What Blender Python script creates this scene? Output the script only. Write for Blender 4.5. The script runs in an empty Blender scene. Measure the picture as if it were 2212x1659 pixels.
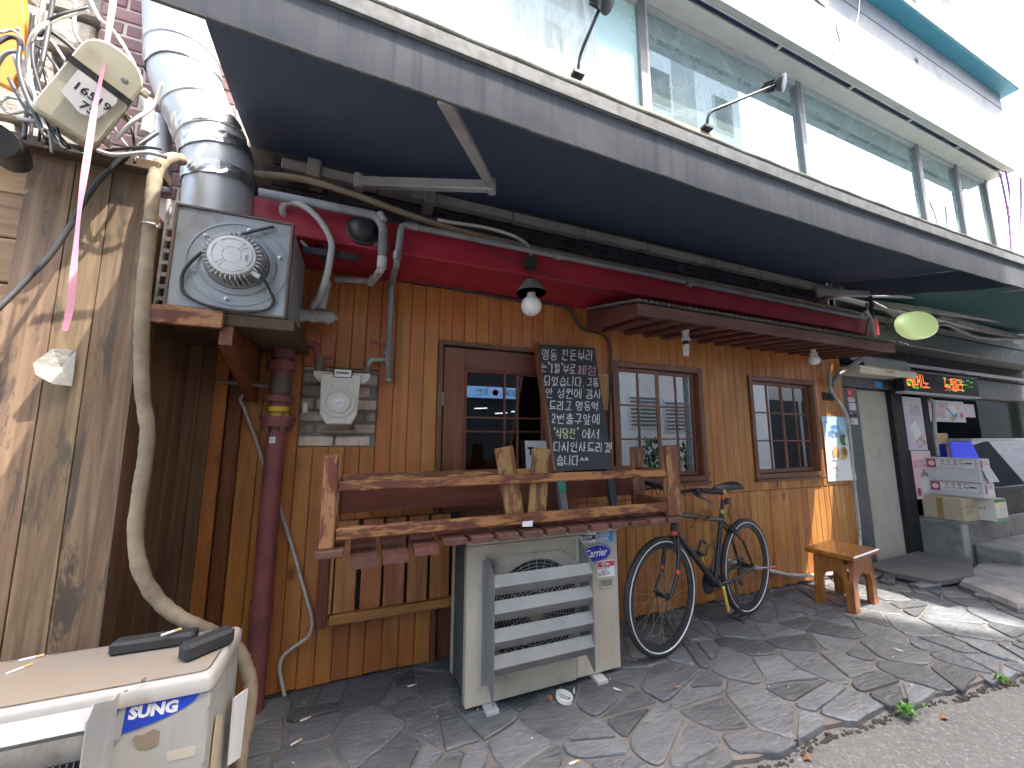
import bpy, math, random
from mathutils import Vector, Matrix
random.seed(7)
R_ = math.radians
SC = bpy.context.scene
COL = SC.collection
V = Vector

# ---------------------------------------------------------------- camera
CAM_H = 1.32
FPX = 820.0                      # focal length in units of a 2212 px wide picture
def _basis(yaw, pitch, roll):
    cy, sy, cp, sp = math.cos(yaw), math.sin(yaw), math.cos(pitch), math.sin(pitch)
    F = V((sy*cp, cy*cp, sp)); Rr = V((cy, -sy, 0)); U = Rr.cross(F)
    return (Rr*math.cos(roll)+U*math.sin(roll), U*math.cos(roll)-Rr*math.sin(roll), F)
CR, CU, CF = _basis(R_(21.62), R_(7.87), R_(.15))
cam = bpy.data.cameras.new('camera'); camo = bpy.data.objects.new('camera', cam); COL.objects.link(camo)
cam.sensor_width = 36; cam.lens = 36*FPX/2212; cam.clip_start = .02; cam.clip_end = 500
m = Matrix.Identity(4)
for i in range(3):
    m[i][0], m[i][1], m[i][2] = CR[i], CU[i], -CF[i]
m[2][3] = CAM_H
camo.matrix_world = m
SC.camera = camo

# ---------------------------------------------------------------- light
SUN_EL, SUN_AZ = 64.0, 46.0      # height above the horizon; degrees towards +X from the street side
w = bpy.data.worlds.new('World'); SC.world = w; w.use_nodes = True
nt = w.node_tree; bg = nt.nodes['Background']
sky = nt.nodes.new('ShaderNodeTexSky'); sky.sky_type = 'NISHITA'; sky.sun_disc = False
sky.sun_elevation = R_(SUN_EL); sky.sun_rotation = R_(180-SUN_AZ); sky.air_density = 1.2; sky.dust_density = 6.0; sky.ozone_density = 1.0
nt.links.new(sky.outputs[0], bg.inputs[0]); bg.inputs[1].default_value = .15
sun = bpy.data.lights.new('sun', 'SUN'); sun.energy = 2.0; sun.angle = R_(.5); sun.color = (1, .95, .87)
suno = bpy.data.objects.new('sun', sun); COL.objects.link(suno)
sd = V((math.sin(R_(SUN_AZ))*math.cos(R_(SUN_EL)), -math.cos(R_(SUN_AZ))*math.cos(R_(SUN_EL)), math.sin(R_(SUN_EL))))
suno.rotation_euler = sd.to_track_quat('Z', 'Y').to_euler(); suno.location = sd*20
vs = SC.view_settings
vs.view_transform = 'Standard'; vs.look = 'None'; vs.exposure = 2.9; vs.gamma = 1.0; vs.use_curve_mapping = False
SC.cycles.use_adaptive_sampling = True; SC.cycles.adaptive_threshold = .02; SC.cycles.max_bounces = 6; SC.cycles.diffuse_bounces = 3; SC.cycles.glossy_bounces = 3; SC.cycles.transparent_max_bounces = 8

# ---------------------------------------------------------------- measuring: point of the photo (2212 px wide) -> point of the place
def ray(px, py): return CR*((px-1106)/FPX)-CU*((py-829.5)/FPX)+CF
def at(px, py, Y):
    d = ray(px, py); t = Y/d.y; return V((d.x*t, Y, CAM_H+d.z*t))
def atz(px, py, z=0.0):
    d = ray(px, py); t = (z-CAM_H)/d.z; return V((d.x*t, d.y*t, z))
def atx(px, py, X):
    d = ray(px, py); t = X/d.x; return V((X, d.y*t, CAM_H+d.z*t))
def atp(px, py, c, n):
    d = ray(px, py); t = (V(c)-V((0, 0, CAM_H))).dot(n)/d.dot(n); return V((0, 0, CAM_H))+d*t
def path(Y, *pts):
    return [at(p[0], p[1], p[2] if len(p) > 2 else Y) for p in pts]

# ---------------------------------------------------------------- materials
MATS = {}
def newmat(name):
    m = bpy.data.materials.new(name); m.use_nodes = True
    nt = m.node_tree; b = nt.nodes['Principled BSDF']; MATS[name] = m
    return m, nt, b
def N(nt, t, **kw):
    n = nt.nodes.new('ShaderNode'+t)
    for k, v in kw.items():
        if k in n.inputs and not hasattr(n, k): n.inputs[k].default_value = v
        else: setattr(n, k, v)
    return n
def L(nt, a, b): nt.links.new(a, b)
def c4(c): return (c[0], c[1], c[2], 1)
def coords(nt, stretch=(1, 1, 1), rnd=True):
    tc = N(nt, 'TexCoord'); mp = N(nt, 'Mapping'); mp.inputs['Scale'].default_value = stretch
    L(nt, tc.outputs['Object'], mp.inputs[0])
    if rnd:
        oi = N(nt, 'ObjectInfo'); ml = N(nt, 'Math', operation='MULTIPLY'); ml.inputs[1].default_value = 37.0
        L(nt, oi.outputs['Random'], ml.inputs[0])
        cx = N(nt, 'CombineXYZ'); L(nt, ml.outputs[0], cx.inputs[0]); L(nt, ml.outputs[0], cx.inputs[1])
        L(nt, cx.outputs[0], mp.inputs['Location'])
    return mp.outputs[0]
def noise(nt, co, scale, detail=3, rough=.6, dist=0.0):
    n = N(nt, 'TexNoise'); n.inputs['Scale'].default_value = scale; n.inputs['Detail'].default_value = detail
    n.inputs['Roughness'].default_value = rough; n.inputs['Distortion'].default_value = dist
    L(nt, co, n.inputs['Vector']); return n.outputs[0]
def ramp(nt, fac, stops, interp='LINEAR'):
    r = N(nt, 'ValToRGB'); r.color_ramp.interpolation = interp
    e = r.color_ramp.elements
    while len(e) < len(stops): e.new(.5)
    for i, (p, c) in enumerate(stops):
        e[i].position = p; e[i].color = c4(c) if hasattr(c, '__len__') else (c, c, c, 1)
    L(nt, fac, r.inputs[0]); return r.outputs[0]
def mix(nt, fac, a, b, mode='MIX'):
    n = N(nt, 'MixRGB', blend_type=mode)
    for i, x in enumerate((fac, a, b)):
        if hasattr(x, 'default_value') or hasattr(x, 'is_linked'): L(nt, x, n.inputs[i])
        elif i == 0: n.inputs[0].default_value = x
        else: n.inputs[i].default_value = c4(x)
    return n.outputs[0]
def bump(nt, b, h, strength=.3, dist=.004):
    n = N(nt, 'Bump'); n.inputs['Strength'].default_value = strength; n.inputs['Distance'].default_value = dist
    L(nt, h, n.inputs['Height']); L(nt, n.outputs[0], b.inputs['Normal'])
def jitter(nt, col, val=.25, hue=.02):
    oi = N(nt, 'ObjectInfo'); hs = N(nt, 'HueSaturation')
    mr = N(nt, 'MapRange'); mr.inputs[3].default_value = 1-val; mr.inputs[4].default_value = 1+val
    L(nt, oi.outputs['Random'], mr.inputs[0]); L(nt, mr.outputs[0], hs.inputs['Value'])
    m2 = N(nt, 'Math', operation='MULTIPLY'); m2.inputs[1].default_value = 7.31; L(nt, oi.outputs['Random'], m2.inputs[0])
    fr = N(nt, 'Math', operation='FRACT'); L(nt, m2.outputs[0], fr.inputs[0])
    mh = N(nt, 'MapRange'); mh.inputs[3].default_value = .5-hue; mh.inputs[4].default_value = .5+hue
    L(nt, fr.outputs[0], mh.inputs[0]); L(nt, mh.outputs[0], hs.inputs['Hue'])
    L(nt, col, hs.inputs['Color']); return hs.outputs[0]

def plain(name, c, rough=.5, metal=0.0, c2=None, scale=6, dirt=None, dirt_amt=.5, dirt_scale=4, streak=None, streak_amt=.5, bmp=0.0, bscale=80, jit=0.0, stretch=(1, 1, 1), spec=.5, bdist=.003, coat=0.0):
    """mottled colour + blotches of dirt + runs of dirt down the face + fine relief"""
    m, nt, b = newmat(name)
    co = coords(nt, stretch)
    col = ramp(nt, noise(nt, co, scale), [(.3, c), (.7, c2 or [x*.82 for x in c])])
    rg = rough
    if dirt:
        f = ramp(nt, noise(nt, co, dirt_scale, 5, .7), [(.62-.35*dirt_amt, 0), (.8-.2*dirt_amt, 1)])
        col = mix(nt, f, col, dirt)
    if streak:
        cs = coords(nt, (14, 14, .7))
        f = ramp(nt, noise(nt, cs, 1.6, 4, .6), [(.66-.3*streak_amt, 0), (.85-.2*streak_amt, .85)])
        col = mix(nt, f, col, streak)
    if jit: col = jitter(nt, col, jit, .01)
    L(nt, col, b.inputs['Base Color'])
    b.inputs['Metallic'].default_value = metal; b.inputs['Specular IOR Level'].default_value = spec
    r = ramp(nt, noise(nt, co, scale*2.3), [(.3, max(0, rg-.1)), (.7, min(1, rg+.1))]); L(nt, r, b.inputs['Roughness'])
    if coat: b.inputs['Coat Weight'].default_value = coat; b.inputs['Coat Roughness'].default_value = .12
    if bmp: bump(nt, b, noise(nt, co, bscale, 4), bmp, bdist)
    return m
def wood(name, light, mid, dark, axis=2, rough=.45, knot=.0, jit=.2, wear=None, wear_amt=.4, bmp=.25, grain=1.0, coat=0.0, wsc=1.0):
    """boards: long grain along one axis, each board its own shade, knots, worn patches"""
    m, nt, b = newmat(name)
    st = [22*grain, 22*grain, 22*grain]; st[axis] = 1.1*grain
    co = coords(nt, st); cw = coords(nt, (1, 1, 1))
    g = noise(nt, co, 1.4, 4, .65, .6)
    col = ramp(nt, g, [(.25, dark), (.5, mid), (.72, light)])
    big = noise(nt, cw, 2.3, 3)
    col = mix(nt, ramp(nt, big, [(.35, .0), (.7, .55)]), col, [x*.55 for x in mid], 'MIX')
    if knot:
        sk = [12, 12, 12]; sk[axis] = 7
        ck = coords(nt, sk)
        vo = N(nt, 'TexVoronoi'); vo.inputs['Scale'].default_value = .55; vo.inputs['Randomness'].default_value = 1
        L(nt, ck, vo.inputs['Vector'])
        wob = N(nt, 'Math', operation='ADD'); L(nt, vo.outputs['Distance'], wob.inputs[0])
        sc_ = N(nt, 'Math', operation='MULTIPLY'); sc_.inputs[1].default_value = .06
        L(nt, noise(nt, ck, 4), sc_.inputs[0]); L(nt, sc_.outputs[0], wob.inputs[1])
        k = ramp(nt, wob.outputs[0], [(.06, 1), (.14, .7), (.19, .2), (.3, 0)])
        some = ramp(nt, vo.outputs['Color'], [(.55, 0), (.6, knot)])
        kk = N(nt, 'Math', operation='MULTIPLY'); L(nt, some, kk.inputs[1]); L(nt, k, kk.inputs[0])
        col = mix(nt, kk.outputs[0], col, [x*.3 for x in dark])
    if wear:
        sw = [7*wsc]*3; sw[axis] = 1.6*wsc
        f = ramp(nt, noise(nt, coords(nt, sw), 1.3, 5, .72, .4), [(.66-.3*wear_amt, 0), (.72-.3*wear_amt, 1)])
        col = mix(nt, f, col, mix(nt, g, wear, [x*.5 for x in wear]))
    if jit: col = jitter(nt, col, jit, .012)
    L(nt, col, b.inputs['Base Color'])
    L(nt, ramp(nt, big, [(.3, max(.05, rough-.12)), (.7, min(1, rough+.15))]), b.inputs['Roughness'])
    if coat: b.inputs['Coat Weight'].default_value = coat; b.inputs['Coat Roughness'].default_value = .15
    bump(nt, b, g, bmp, .003)
    return m
def emis(name, c, s):
    m, nt, b = newmat(name)
    b.inputs['Base Color'].default_value = c4(c); b.inputs['Emission Color'].default_value = c4(c); b.inputs['Emission Strength'].default_value = s
    b.inputs['Roughness'].default_value = .3
    m.cycles.emission_sampling = 'NONE'
    return m
def glass(name, tint=(1, 1, 1), refl=.25, rough=.0, haze=None, haze_amt=.0, haze_scale=3, haze_stretch=(1, 1, 1), blend=.35, gcol=(1, 1, 1)):
    """window pane: looks through, mirrors the street; film or a reflection-softening haze as a diffuse share"""
    m, nt, b = newmat(name)
    out = nt.nodes['Material Output']
    tr = N(nt, 'BsdfTransparent'); tr.inputs[0].default_value = c4(tint)
    gl = N(nt, 'BsdfGlossy'); gl.inputs['Roughness'].default_value = rough; gl.inputs[0].default_value = c4(gcol)
    fr = N(nt, 'LayerWeight'); fr.inputs[0].default_value = blend
    mr = N(nt, 'MapRange'); mr.inputs[3].default_value = refl; mr.inputs[4].default_value = 1.0; L(nt, fr.outputs['Fresnel'], mr.inputs[0])
    ms = N(nt, 'MixShader'); L(nt, mr.outputs[0], ms.inputs[0]); L(nt, tr.outputs[0], ms.inputs[1]); L(nt, gl.outputs[0], ms.inputs[2])
    last = ms.outputs[0]
    if haze:
        df = N(nt, 'BsdfDiffuse'); df.inputs[0].default_value = c4(haze)
        m2 = N(nt, 'MixShader'); L(nt, last, m2.inputs[1]); L(nt, df.outputs[0], m2.inputs[2])
        f = ramp(nt, noise(nt, coords(nt, haze_stretch), haze_scale, 6, .75, 1.0), [(.35, haze_amt*.4), (.65, haze_amt)])
        L(nt, f, m2.inputs[0]); last = m2.outputs[0]
    L(nt, last, out.inputs['Surface'])
    return m

# ---------------------------------------------------------------- mesh building
class MB:
    def __init__(s): s.v = []; s.f = []
    def add(s, vs, fs):
        o = len(s.v); s.v += [V(p) for p in vs]; s.f += [tuple(i+o for i in f) for f in fs]; return s
    def box(s, a, b, bev=0.0):
        x0, x1 = sorted((a[0], b[0])); y0, y1 = sorted((a[1], b[1])); z0, z1 = sorted((a[2], b[2]))
        return s.obox(V(((x0+x1)/2, (y0+y1)/2, (z0+z1)/2)), (V((1, 0, 0)), V((0, 1, 0)), V((0, 0, 1))), ((x1-x0)/2, (y1-y0)/2, (z1-z0)/2), bev)
    def obox(s, c, ax, h, bev=0.0):
        c = V(c); a, b, d = [V(x).normalized() for x in ax]
        if bev <= 0:
            vs = [c+a*(h[0]*i)+b*(h[1]*j)+d*(h[2]*k) for k in (-1, 1) for j in (-1, 1) for i in (-1, 1)]
            return s.add(vs, [(0, 2, 3, 1), (4, 5, 7, 6), (0, 1, 5, 4), (2, 6, 7, 3), (0, 4, 6, 2), (1, 3, 7, 5)])
        bev = min(bev, min(h)*.95)
        vs = []; idx = {}
        for k in (-1, 1):
            for j in (-1, 1):
                for i in (-1, 1):
                    for ax_ in range(3):
                        hh = [h[0]-bev, h[1]-bev, h[2]-bev]; hh[ax_] = h[ax_]
                        idx[(i, j, k, ax_)] = len(vs)
                        vs.append(c+a*(hh[0]*i)+b*(hh[1]*j)+d*(hh[2]*k))
        fs = []
        for ax_ in range(3):
            o1, o2 = [q for q in range(3) if q != ax_]
            for sg in (-1, 1):
                q = []
                for (p1, p2) in ((-1, -1), (1, -1), (1, 1), (-1, 1)):
                    kx = [0, 0, 0]; kx[ax_] = sg; kx[o1] = p1; kx[o2] = p2; q.append(idx[(kx[0], kx[1], kx[2], ax_)])
                fs.append(q)
        for ax_ in range(3):     # edges run along ax_
            o1, o2 = [q for q in range(3) if q != ax_]
            for p1 in (-1, 1):
                for p2 in (-1, 1):
                    def g(e, face):
                        kx = [0, 0, 0]; kx[ax_] = e; kx[o1] = p1; kx[o2] = p2; return idx[(kx[0], kx[1], kx[2], face)]
                    fs.append([g(-1, o1), g(1, o1), g(1, o2), g(-1, o2)])
        for k in (-1, 1):
            for j in (-1, 1):
                for i in (-1, 1): fs.append([idx[(i, j, k, q)] for q in range(3)])
        return s.add(vs, fs)
    def bar(s, p, q, w, t, up=(0, 0, 1), bev=0.0):
        p, q = V(p), V(q); a = (q-p); l = a.length; a = a/l
        u = V(up); b = a.cross(u)
        if b.length < 1e-4: b = a.cross(V((1, 0, 0)))
        b.normalize(); d = b.cross(a)
        return s.obox((p+q)/2, (a, b, d), (l/2, w/2, t/2), bev)
    def tube(s, pts, r, n=10, cap=True, closed=False):
        pts = [V(p) for p in pts]; m = len(pts)
        rs = r if hasattr(r, '__len__') else [r]*m
        tg = []
        for i in range(m):
            if closed: t = pts[(i+1) % m]-pts[i-1]
            else: t = pts[min(i+1, m-1)]-pts[max(i-1, 0)]
            tg.append(t.normalized() if t.length > 1e-9 else V((0, 0, 1)))
        u = tg[0].orthogonal().normalized(); vs = []
        for i in range(m):
            u = u-tg[i]*u.dot(tg[i])
            u = u.normalized() if u.length > 1e-6 else tg[i].orthogonal().normalized()
            w_ = tg[i].cross(u)
            for k in range(n):
                a = 2*math.pi*k/n; vs.append(pts[i]+(u*math.cos(a)+w_*math.sin(a))*rs[i])
        fs = []
        for i in range(m if closed else m-1):
            j = (i+1) % m
            for k in range(n): fs.append((i*n+k, i*n+(k+1) % n, j*n+(k+1) % n, j*n+k))
        if cap and not closed: fs += [tuple(range(n-1, -1, -1)), tuple((m-1)*n+k for k in range(n))]
        return s.add(vs, fs)
    def cyl(s, p, q, r, n=16, r2=None): return s.tube([p, q], [r, r if r2 is None else r2], n)
    def lathe(s, c, axis, prof, n=24, u=None):
        """prof: list of (radius, height along axis)"""
        c = V(c); a = V(axis).normalized(); u = V(u) if u else a.orthogonal().normalized(); w_ = a.cross(u)
        vs = []
        for (r, h) in prof:
            for k in range(n):
                t = 2*math.pi*k/n; vs.append(c+a*h+(u*math.cos(t)+w_*math.sin(t))*max(r, 1e-5))
        fs = []
        for i in range(len(prof)-1):
            for k in range(n): fs.append((i*n+k, i*n+(k+1) % n, (i+1)*n+(k+1) % n, (i+1)*n+k))
        if prof[0][0] > 1e-4: fs.append(tuple(range(n-1, -1, -1)))
        if prof[-1][0] > 1e-4: fs.append(tuple((len(prof)-1)*n+k for k in range(n)))
        return s.add(vs, fs)
    def prism(s, poly, ext, bev=0.0):
        """poly: 3-D points of a flat outline, ext: vector to the far face"""
        poly = [V(p) for p in poly]; ext = V(ext); n = len(poly)
        if bev > 0:
            c = sum(poly, V())/n
            inn = [p+(c-p).normalized()*bev for p in poly]; e = ext.normalized()*bev
            vs = inn+[p+e for p in poly]+[p+ext-e for p in poly]+[p+ext for p in inn]; k = 4
        else: vs = poly+[p+ext for p in poly]; k = 2
        fs = [tuple(range(n-1, -1, -1)), tuple((k-1)*n+i for i in range(n))]
        for j in range(k-1):
            for i in range(n): fs.append((j*n+i, j*n+(i+1) % n, (j+1)*n+(i+1) % n, (j+1)*n+i))
        return s.add(vs, fs)
    def grid(s, fn, nu, nv, thick=None):
        vs = [fn(i/nu, j/nv) for j in range(nv+1) for i in range(nu+1)]
        fs = [(j*(nu+1)+i, j*(nu+1)+i+1, (j+1)*(nu+1)+i+1, (j+1)*(nu+1)+i) for j in range(nv) for i in range(nu)]
        if thick is None: return s.add(vs, fs)
        t = V(thick); n0 = len(vs); vs2 = [V(p)+t for p in vs]
        fs2 = [tuple(n0+i for i in reversed(f)) for f in fs]
        rim = [i for i in range(nu+1)]+[(j+1)*(nu+1)-1 for j in range(1, nv+1)]+[nv*(nu+1)+i for i in range(nu-1, -1, -1)]+[j*(nu+1) for j in range(nv-1, 0, -1)]
        fr = [(rim[i], n0+rim[i], n0+rim[(i+1) % len(rim)], rim[(i+1) % len(rim)]) for i in range(len(rim))]
        return s.add(vs+vs2, fs+fs2+fr)
    def quad(s, a, b, c, d): return s.add([a, b, c, d], [(0, 1, 2, 3)])
    def build(s, name, mat, parent=None, smooth=0, label=None):
        off = V((0, 0, 0)); p = parent
        while p is not None: off += p.location; p = p.parent
        me = bpy.data.meshes.new(name); me.from_pydata([v-off for v in s.v], [], s.f); me.validate()
        import bmesh
        bm = bmesh.new(); bm.from_mesh(me); bmesh.ops.recalc_face_normals(bm, faces=bm.faces[:]); bm.to_mesh(me); bm.free()
        o = bpy.data.objects.new(name, me); COL.objects.link(o)
        me.materials.append(MATS[mat] if isinstance(mat, str) else mat)
        if smooth:
            me.shade_smooth()
            if smooth < 180: me.set_sharp_from_angle(angle=R_(smooth))
        if parent is not None: o.parent = parent
        if label: o['label'] = label
        return o

def tag(o, label, cat, group=None):
    o['label'] = label; o['category'] = cat
    if group: o['group'] = group
    return o
def thing(name, label, cat, loc=(0, 0, 0), group=None):
    o = bpy.data.objects.new(name, None); COL.objects.link(o); o.location = V(loc); o.empty_display_size = .05
    return tag(o, label, cat, group)
def struct(o): o['kind'] = 'structure'; return o
def stuff(o): o['kind'] = 'stuff'; return o
def copy_of(o, parent, delta=(0, 0, 0)):
    c = o.copy(); COL.objects.link(c); c.parent = parent; c.location = o.location+V(delta); return c
def spline(pts, n=8):
    """smooth curve through the points"""
    pts = [V(p) for p in pts]; out = []
    for i in range(len(pts)-1):
        p0 = pts[max(i-1, 0)]; p1 = pts[i]; p2 = pts[i+1]; p3 = pts[min(i+2, len(pts)-1)]
        for k in range(n):
            t = k/n
            out.append(.5*((2*p1)+(p2-p0)*t+(2*p0-5*p1+4*p2-p3)*t*t+(3*p1-p0-3*p2+p3)*t**3))
    return out+[pts[-1]]
def fillet(pts, r, n=5):
    """pipe run: straight lengths with rounded corners"""
    pts = [V(p) for p in pts]; out = [pts[0]]
    for i in range(1, len(pts)-1):
        a, b, c = pts[i-1], pts[i], pts[i+1]
        d1 = (a-b); d2 = (c-b); rr = min(r, d1.length*.45, d2.length*.45)
        p = b+d1.normalized()*rr; q = b+d2.normalized()*rr
        for k in range(n+1):
            t = k/n; out.append(p*(1-t)**2+b*2*t*(1-t)+q*t*t)
    return out+[pts[-1]]
def cable(name, pts, r, mat, label, cat='cable', group=None, n=6, smooth=True, parent=None, sub=8):
    p = spline(pts, sub) if smooth else pts
    o = MB().tube(p, r, n).build(name, mat, parent, 180)
    if parent is None: tag(o, label, cat, group)
    return o
CON = {'ㄱ': [[(0, 1), (1, 1), (.75, 0)]], 'ㄴ': [[(0, 1), (0, .05), (1, 0)]], 'ㄷ': [[(1, 1), (0, 1), (0, 0), (1, 0)]], 'ㄹ': [[(0, 1), (1, 1), (1, .5), (0, .5), (0, 0), (1, 0)]],
       'ㅁ': [[(0, 1), (0, 0), (1, 0), (1, 1), (0, 1)]], 'ㅂ': [[(0, 1), (0, 0), (1, 0), (1, 1)], [(0, .5), (1, .5)]], 'ㅅ': [[(.55, 1), (0, 0)], [(.45, .62), (1, 0)]],
       'ㅇ': [[(.5+.5*math.cos(a), .5+.5*math.sin(a)) for a in [1.57+i*.63 for i in range(11)]]], 'ㅈ': [[(0, 1), (1, 1), (0, 0)], [(.5, .5), (1, 0)]],
       'ㅊ': [[(.35, 1.15), (.65, 1.15)], [(0, .8), (1, .8), (0, 0)], [(.5, .42), (1, 0)]], 'ㅍ': [[(0, 1), (1, 1)], [(0, 0), (1, 0)], [(.3, 1), (.3, 0)], [(.7, 1), (.7, 0)]],
       'ㅆ': [[(.3, 1), (0, 0)], [(.25, .6), (.5, 0)], [(.75, 1), (.5, 0)], [(.7, .6), (1, 0)]], 'ㅌ': [[(1, 1), (0, 1), (0, 0), (1, 0)], [(0, .5), (1, .5)]], 'ㅎ': [[(.3, 1.12), (.7, 1.12)], [(0, .85), (1, .85)], [(.5+.3*math.cos(a), .32+.32*math.sin(a)) for a in [1.57+i*.63 for i in range(11)]]], 'ㄸ': [[(.4, 1), (0, 1), (0, 0), (.4, 0)], [(1, 1), (.6, 1), (.6, 0), (1, 0)]], 'ㅋ': [[(0, 1), (1, 1), (.75, 0)], [(0, .5), (.9, .5)]], 'ㄲ': [[(0, 1), (.4, 1), (.3, 0)], [(.5, 1), (1, 1), (.85, 0)]]}
CHO = 'ㄱㄲㄴㄷㄸㄹㅁㅂㅃㅅㅆㅇㅈㅉㅊㅋㅌㅍㅎ'
JUNG = 'ㅏㅐㅑㅒㅓㅔㅕㅖㅗㅘㅙㅚㅛㅜㅝㅞㅟㅠㅡㅢㅣ'
JONG = ' ㄱㄲ㄰ㄴ㄰㄰ㄷㄹ㄰㄰㄰㄰㄰㄰㄰ㅁㅂ㄰ㅅㅆㅇㅈㅊㅋㅌㅍㅎ'
VV = {'ㅑ': [[(.4, 1), (.4, 0)], [(.4, .65), (.9, .65)], [(.4, .35), (.9, .35)]], 'ㅏ': [[(.4, 1), (.4, 0)], [(.4, .5), (.9, .5)]], 'ㅓ': [[(.7, 1), (.7, 0)], [(.1, .55), (.7, .55)]], 'ㅣ': [[(.55, 1), (.55, 0)]], 'ㅕ': [[(.75, 1), (.75, 0)], [(.1, .68), (.75, .68)], [(.1, .38), (.75, .38)]],
      'ㅔ': [[(.45, 1), (.45, 0)], [(0, .5), (.45, .5)], [(.95, 1), (.95, 0)]], 'ㅖ': [[(.45, 1), (.45, 0)], [(0, .65), (.45, .65)], [(0, .38), (.45, .38)], [(.95, 1), (.95, 0)]], 'ㅐ': [[(.3, 1), (.3, 0)], [(.3, .5), (.8, .5)], [(.85, 1), (.85, 0)]]}
HV = {'ㅛ': [[(0, .1), (1, .1)], [(.35, 1), (.35, .1)], [(.65, 1), (.65, .1)]], 'ㅠ': [[(0, .9), (1, .9)], [(.35, .9), (.35, 0)], [(.65, .9), (.65, 0)]], 'ㅗ': [[(0, .1), (1, .1)], [(.5, 1), (.5, .1)]], 'ㅜ': [[(0, .9), (1, .9)], [(.5, .9), (.5, 0)]], 'ㅡ': [[(0, .5), (1, .5)]]}
CMP = {'ㅢ': ('ㅡ', 'ㅣ'), 'ㅙ': ('ㅗ', 'ㅐ'), 'ㅝ': ('ㅜ', 'ㅓ'), 'ㅚ': ('ㅗ', 'ㅣ'), 'ㅘ': ('ㅗ', 'ㅏ'), 'ㅟ': ('ㅜ', 'ㅣ')}
def fitb(strokes, x0, y0, x1, y1): return [[(x0+(x1-x0)*p[0], y0+(y1-y0)*p[1]) for p in s] for s in strokes]
def syllable(ch):
    c = ord(ch)-0xAC00
    if not 0 <= c < 11172:
        return {'1': [[(.2, .75), (.5, 1), (.5, 0)], [(.2, 0), (.8, 0)]], '2': [[(.1, .8), (.3, 1), (.7, .95), (.75, .7), (.1, .1), (.9, .05)]], '"': [[(.5, 1.15), (.42, .9)], [(.75, 1.15), (.67, .9)]], '.': [[(.2, 0), (.25, .05)]], '^': [[(.1, .5), (.5, .8), (.9, .5)]]}.get(ch, [])
    i, j, k = CHO[c//588], JUNG[(c//28) % 21], c % 28
    out = []; b0 = .40 if k else 0.0
    if j in VV: out += fitb(CON[i], .0, b0+.1, .48, .95)+fitb(VV[j], .55, b0-.02, 1.0, 1.05)
    elif j in HV: out += fitb(CON[i], .15, b0+(.34 if not k else .26), .85, 1.0)+fitb(HV[j], 0, b0, 1, b0+(.3 if not k else .2))
    else:
        a, d_ = CMP[j]; out += fitb(CON[i], .05, b0+.36, .55, 1.0)+fitb(HV[a], 0, b0+.02, .62, b0+.3)+fitb(VV[d_], .6, b0-.02, 1, 1.05)
    if k: out += fitb(CON[JONG[k]], .18, -.02, .92, .32)
    return out
_TX = []
def text(body, size, mat, parent, org, xa=(1, 0, 0), ya=(0, 0, 1), align='LEFT', name='lettering', sx=1.0, bold=0.0, shear=0.0):
    """flat lettering; org = left end of the base line, xa/ya = writing and upward direction"""
    me = bpy.data.meshes.new(name); me.materials.append(MATS[mat])
    t = bpy.data.objects.new(name, me); COL.objects.link(t); t.parent = parent
    off = V((0, 0, 0)); p = parent
    while p is not None: off += p.location; p = p.parent
    if any(ord(c) > 0x3000 for c in body):                       # Korean print: strokes of even width
        xa, ya = V(xa).normalized(), V(ya).normalized(); nrm = xa.cross(ya); vs, fs = [], []; x = 0.0; o = V(org)-off
        hw_ = size*(.036 if size > .05 else .045)+bold*.6
        for c in body:
            adv = size*sx*(.40 if c in ' .:*!/' else .92)
            for st in syllable(c):
                P = [o+xa*(x+adv*(.06+.86*p_[0]))+ya*(size*.84*p_[1]) for p_ in st]
                for a, b_ in zip(P[:-1], P[1:]):
                    d = b_-a
                    if d.length < 1e-7: continue
                    d.normalize(); n_ = d.cross(nrm)*hw_; a2, b2 = a-d*hw_*.7, b_+d*hw_*.7; i = len(vs)
                    vs += [a2-n_, a2+n_, b2+n_, b2-n_]; fs.append((i, i+1, i+2, i+3))
            x += adv
        me.from_pydata(vs, [], fs); return t
    _TX.append((t, body, size, V(org)-off, V(xa).normalized(), V(ya).normalized(), align, sx, bold, shear))
    return t
def finish_text():
    """turns all lettering into meshes at once"""
    tmp = []
    for (t, body, size, org, xa, ya, align, sx, bold, shear) in _TX:
        c = bpy.data.curves.new('lettering', 'FONT'); c.body = body; c.size = size; c.align_x = align; c.offset = bold; c.shear = shear; c.resolution_u = 2
        o = bpy.data.objects.new('lettering_tmp', c); COL.objects.link(o); tmp.append(o)
    bpy.context.view_layer.update(); dg = bpy.context.evaluated_depsgraph_get()
    for (t, body, size, org, xa, ya, align, sx, bold, shear), o in zip(_TX, tmp):
        me = bpy.data.meshes.new_from_object(o.evaluated_get(dg))
        vs = [org+xa*(v.co.x*sx)+ya*v.co.y for v in me.vertices]
        t.data.from_pydata(vs, [], [tuple(q.vertices) for q in me.polygons]); bpy.data.meshes.remove(me)
    for o in tmp: c = o.data; bpy.data.objects.remove(o); bpy.data.curves.remove(c)
    _TX.clear()

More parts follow.
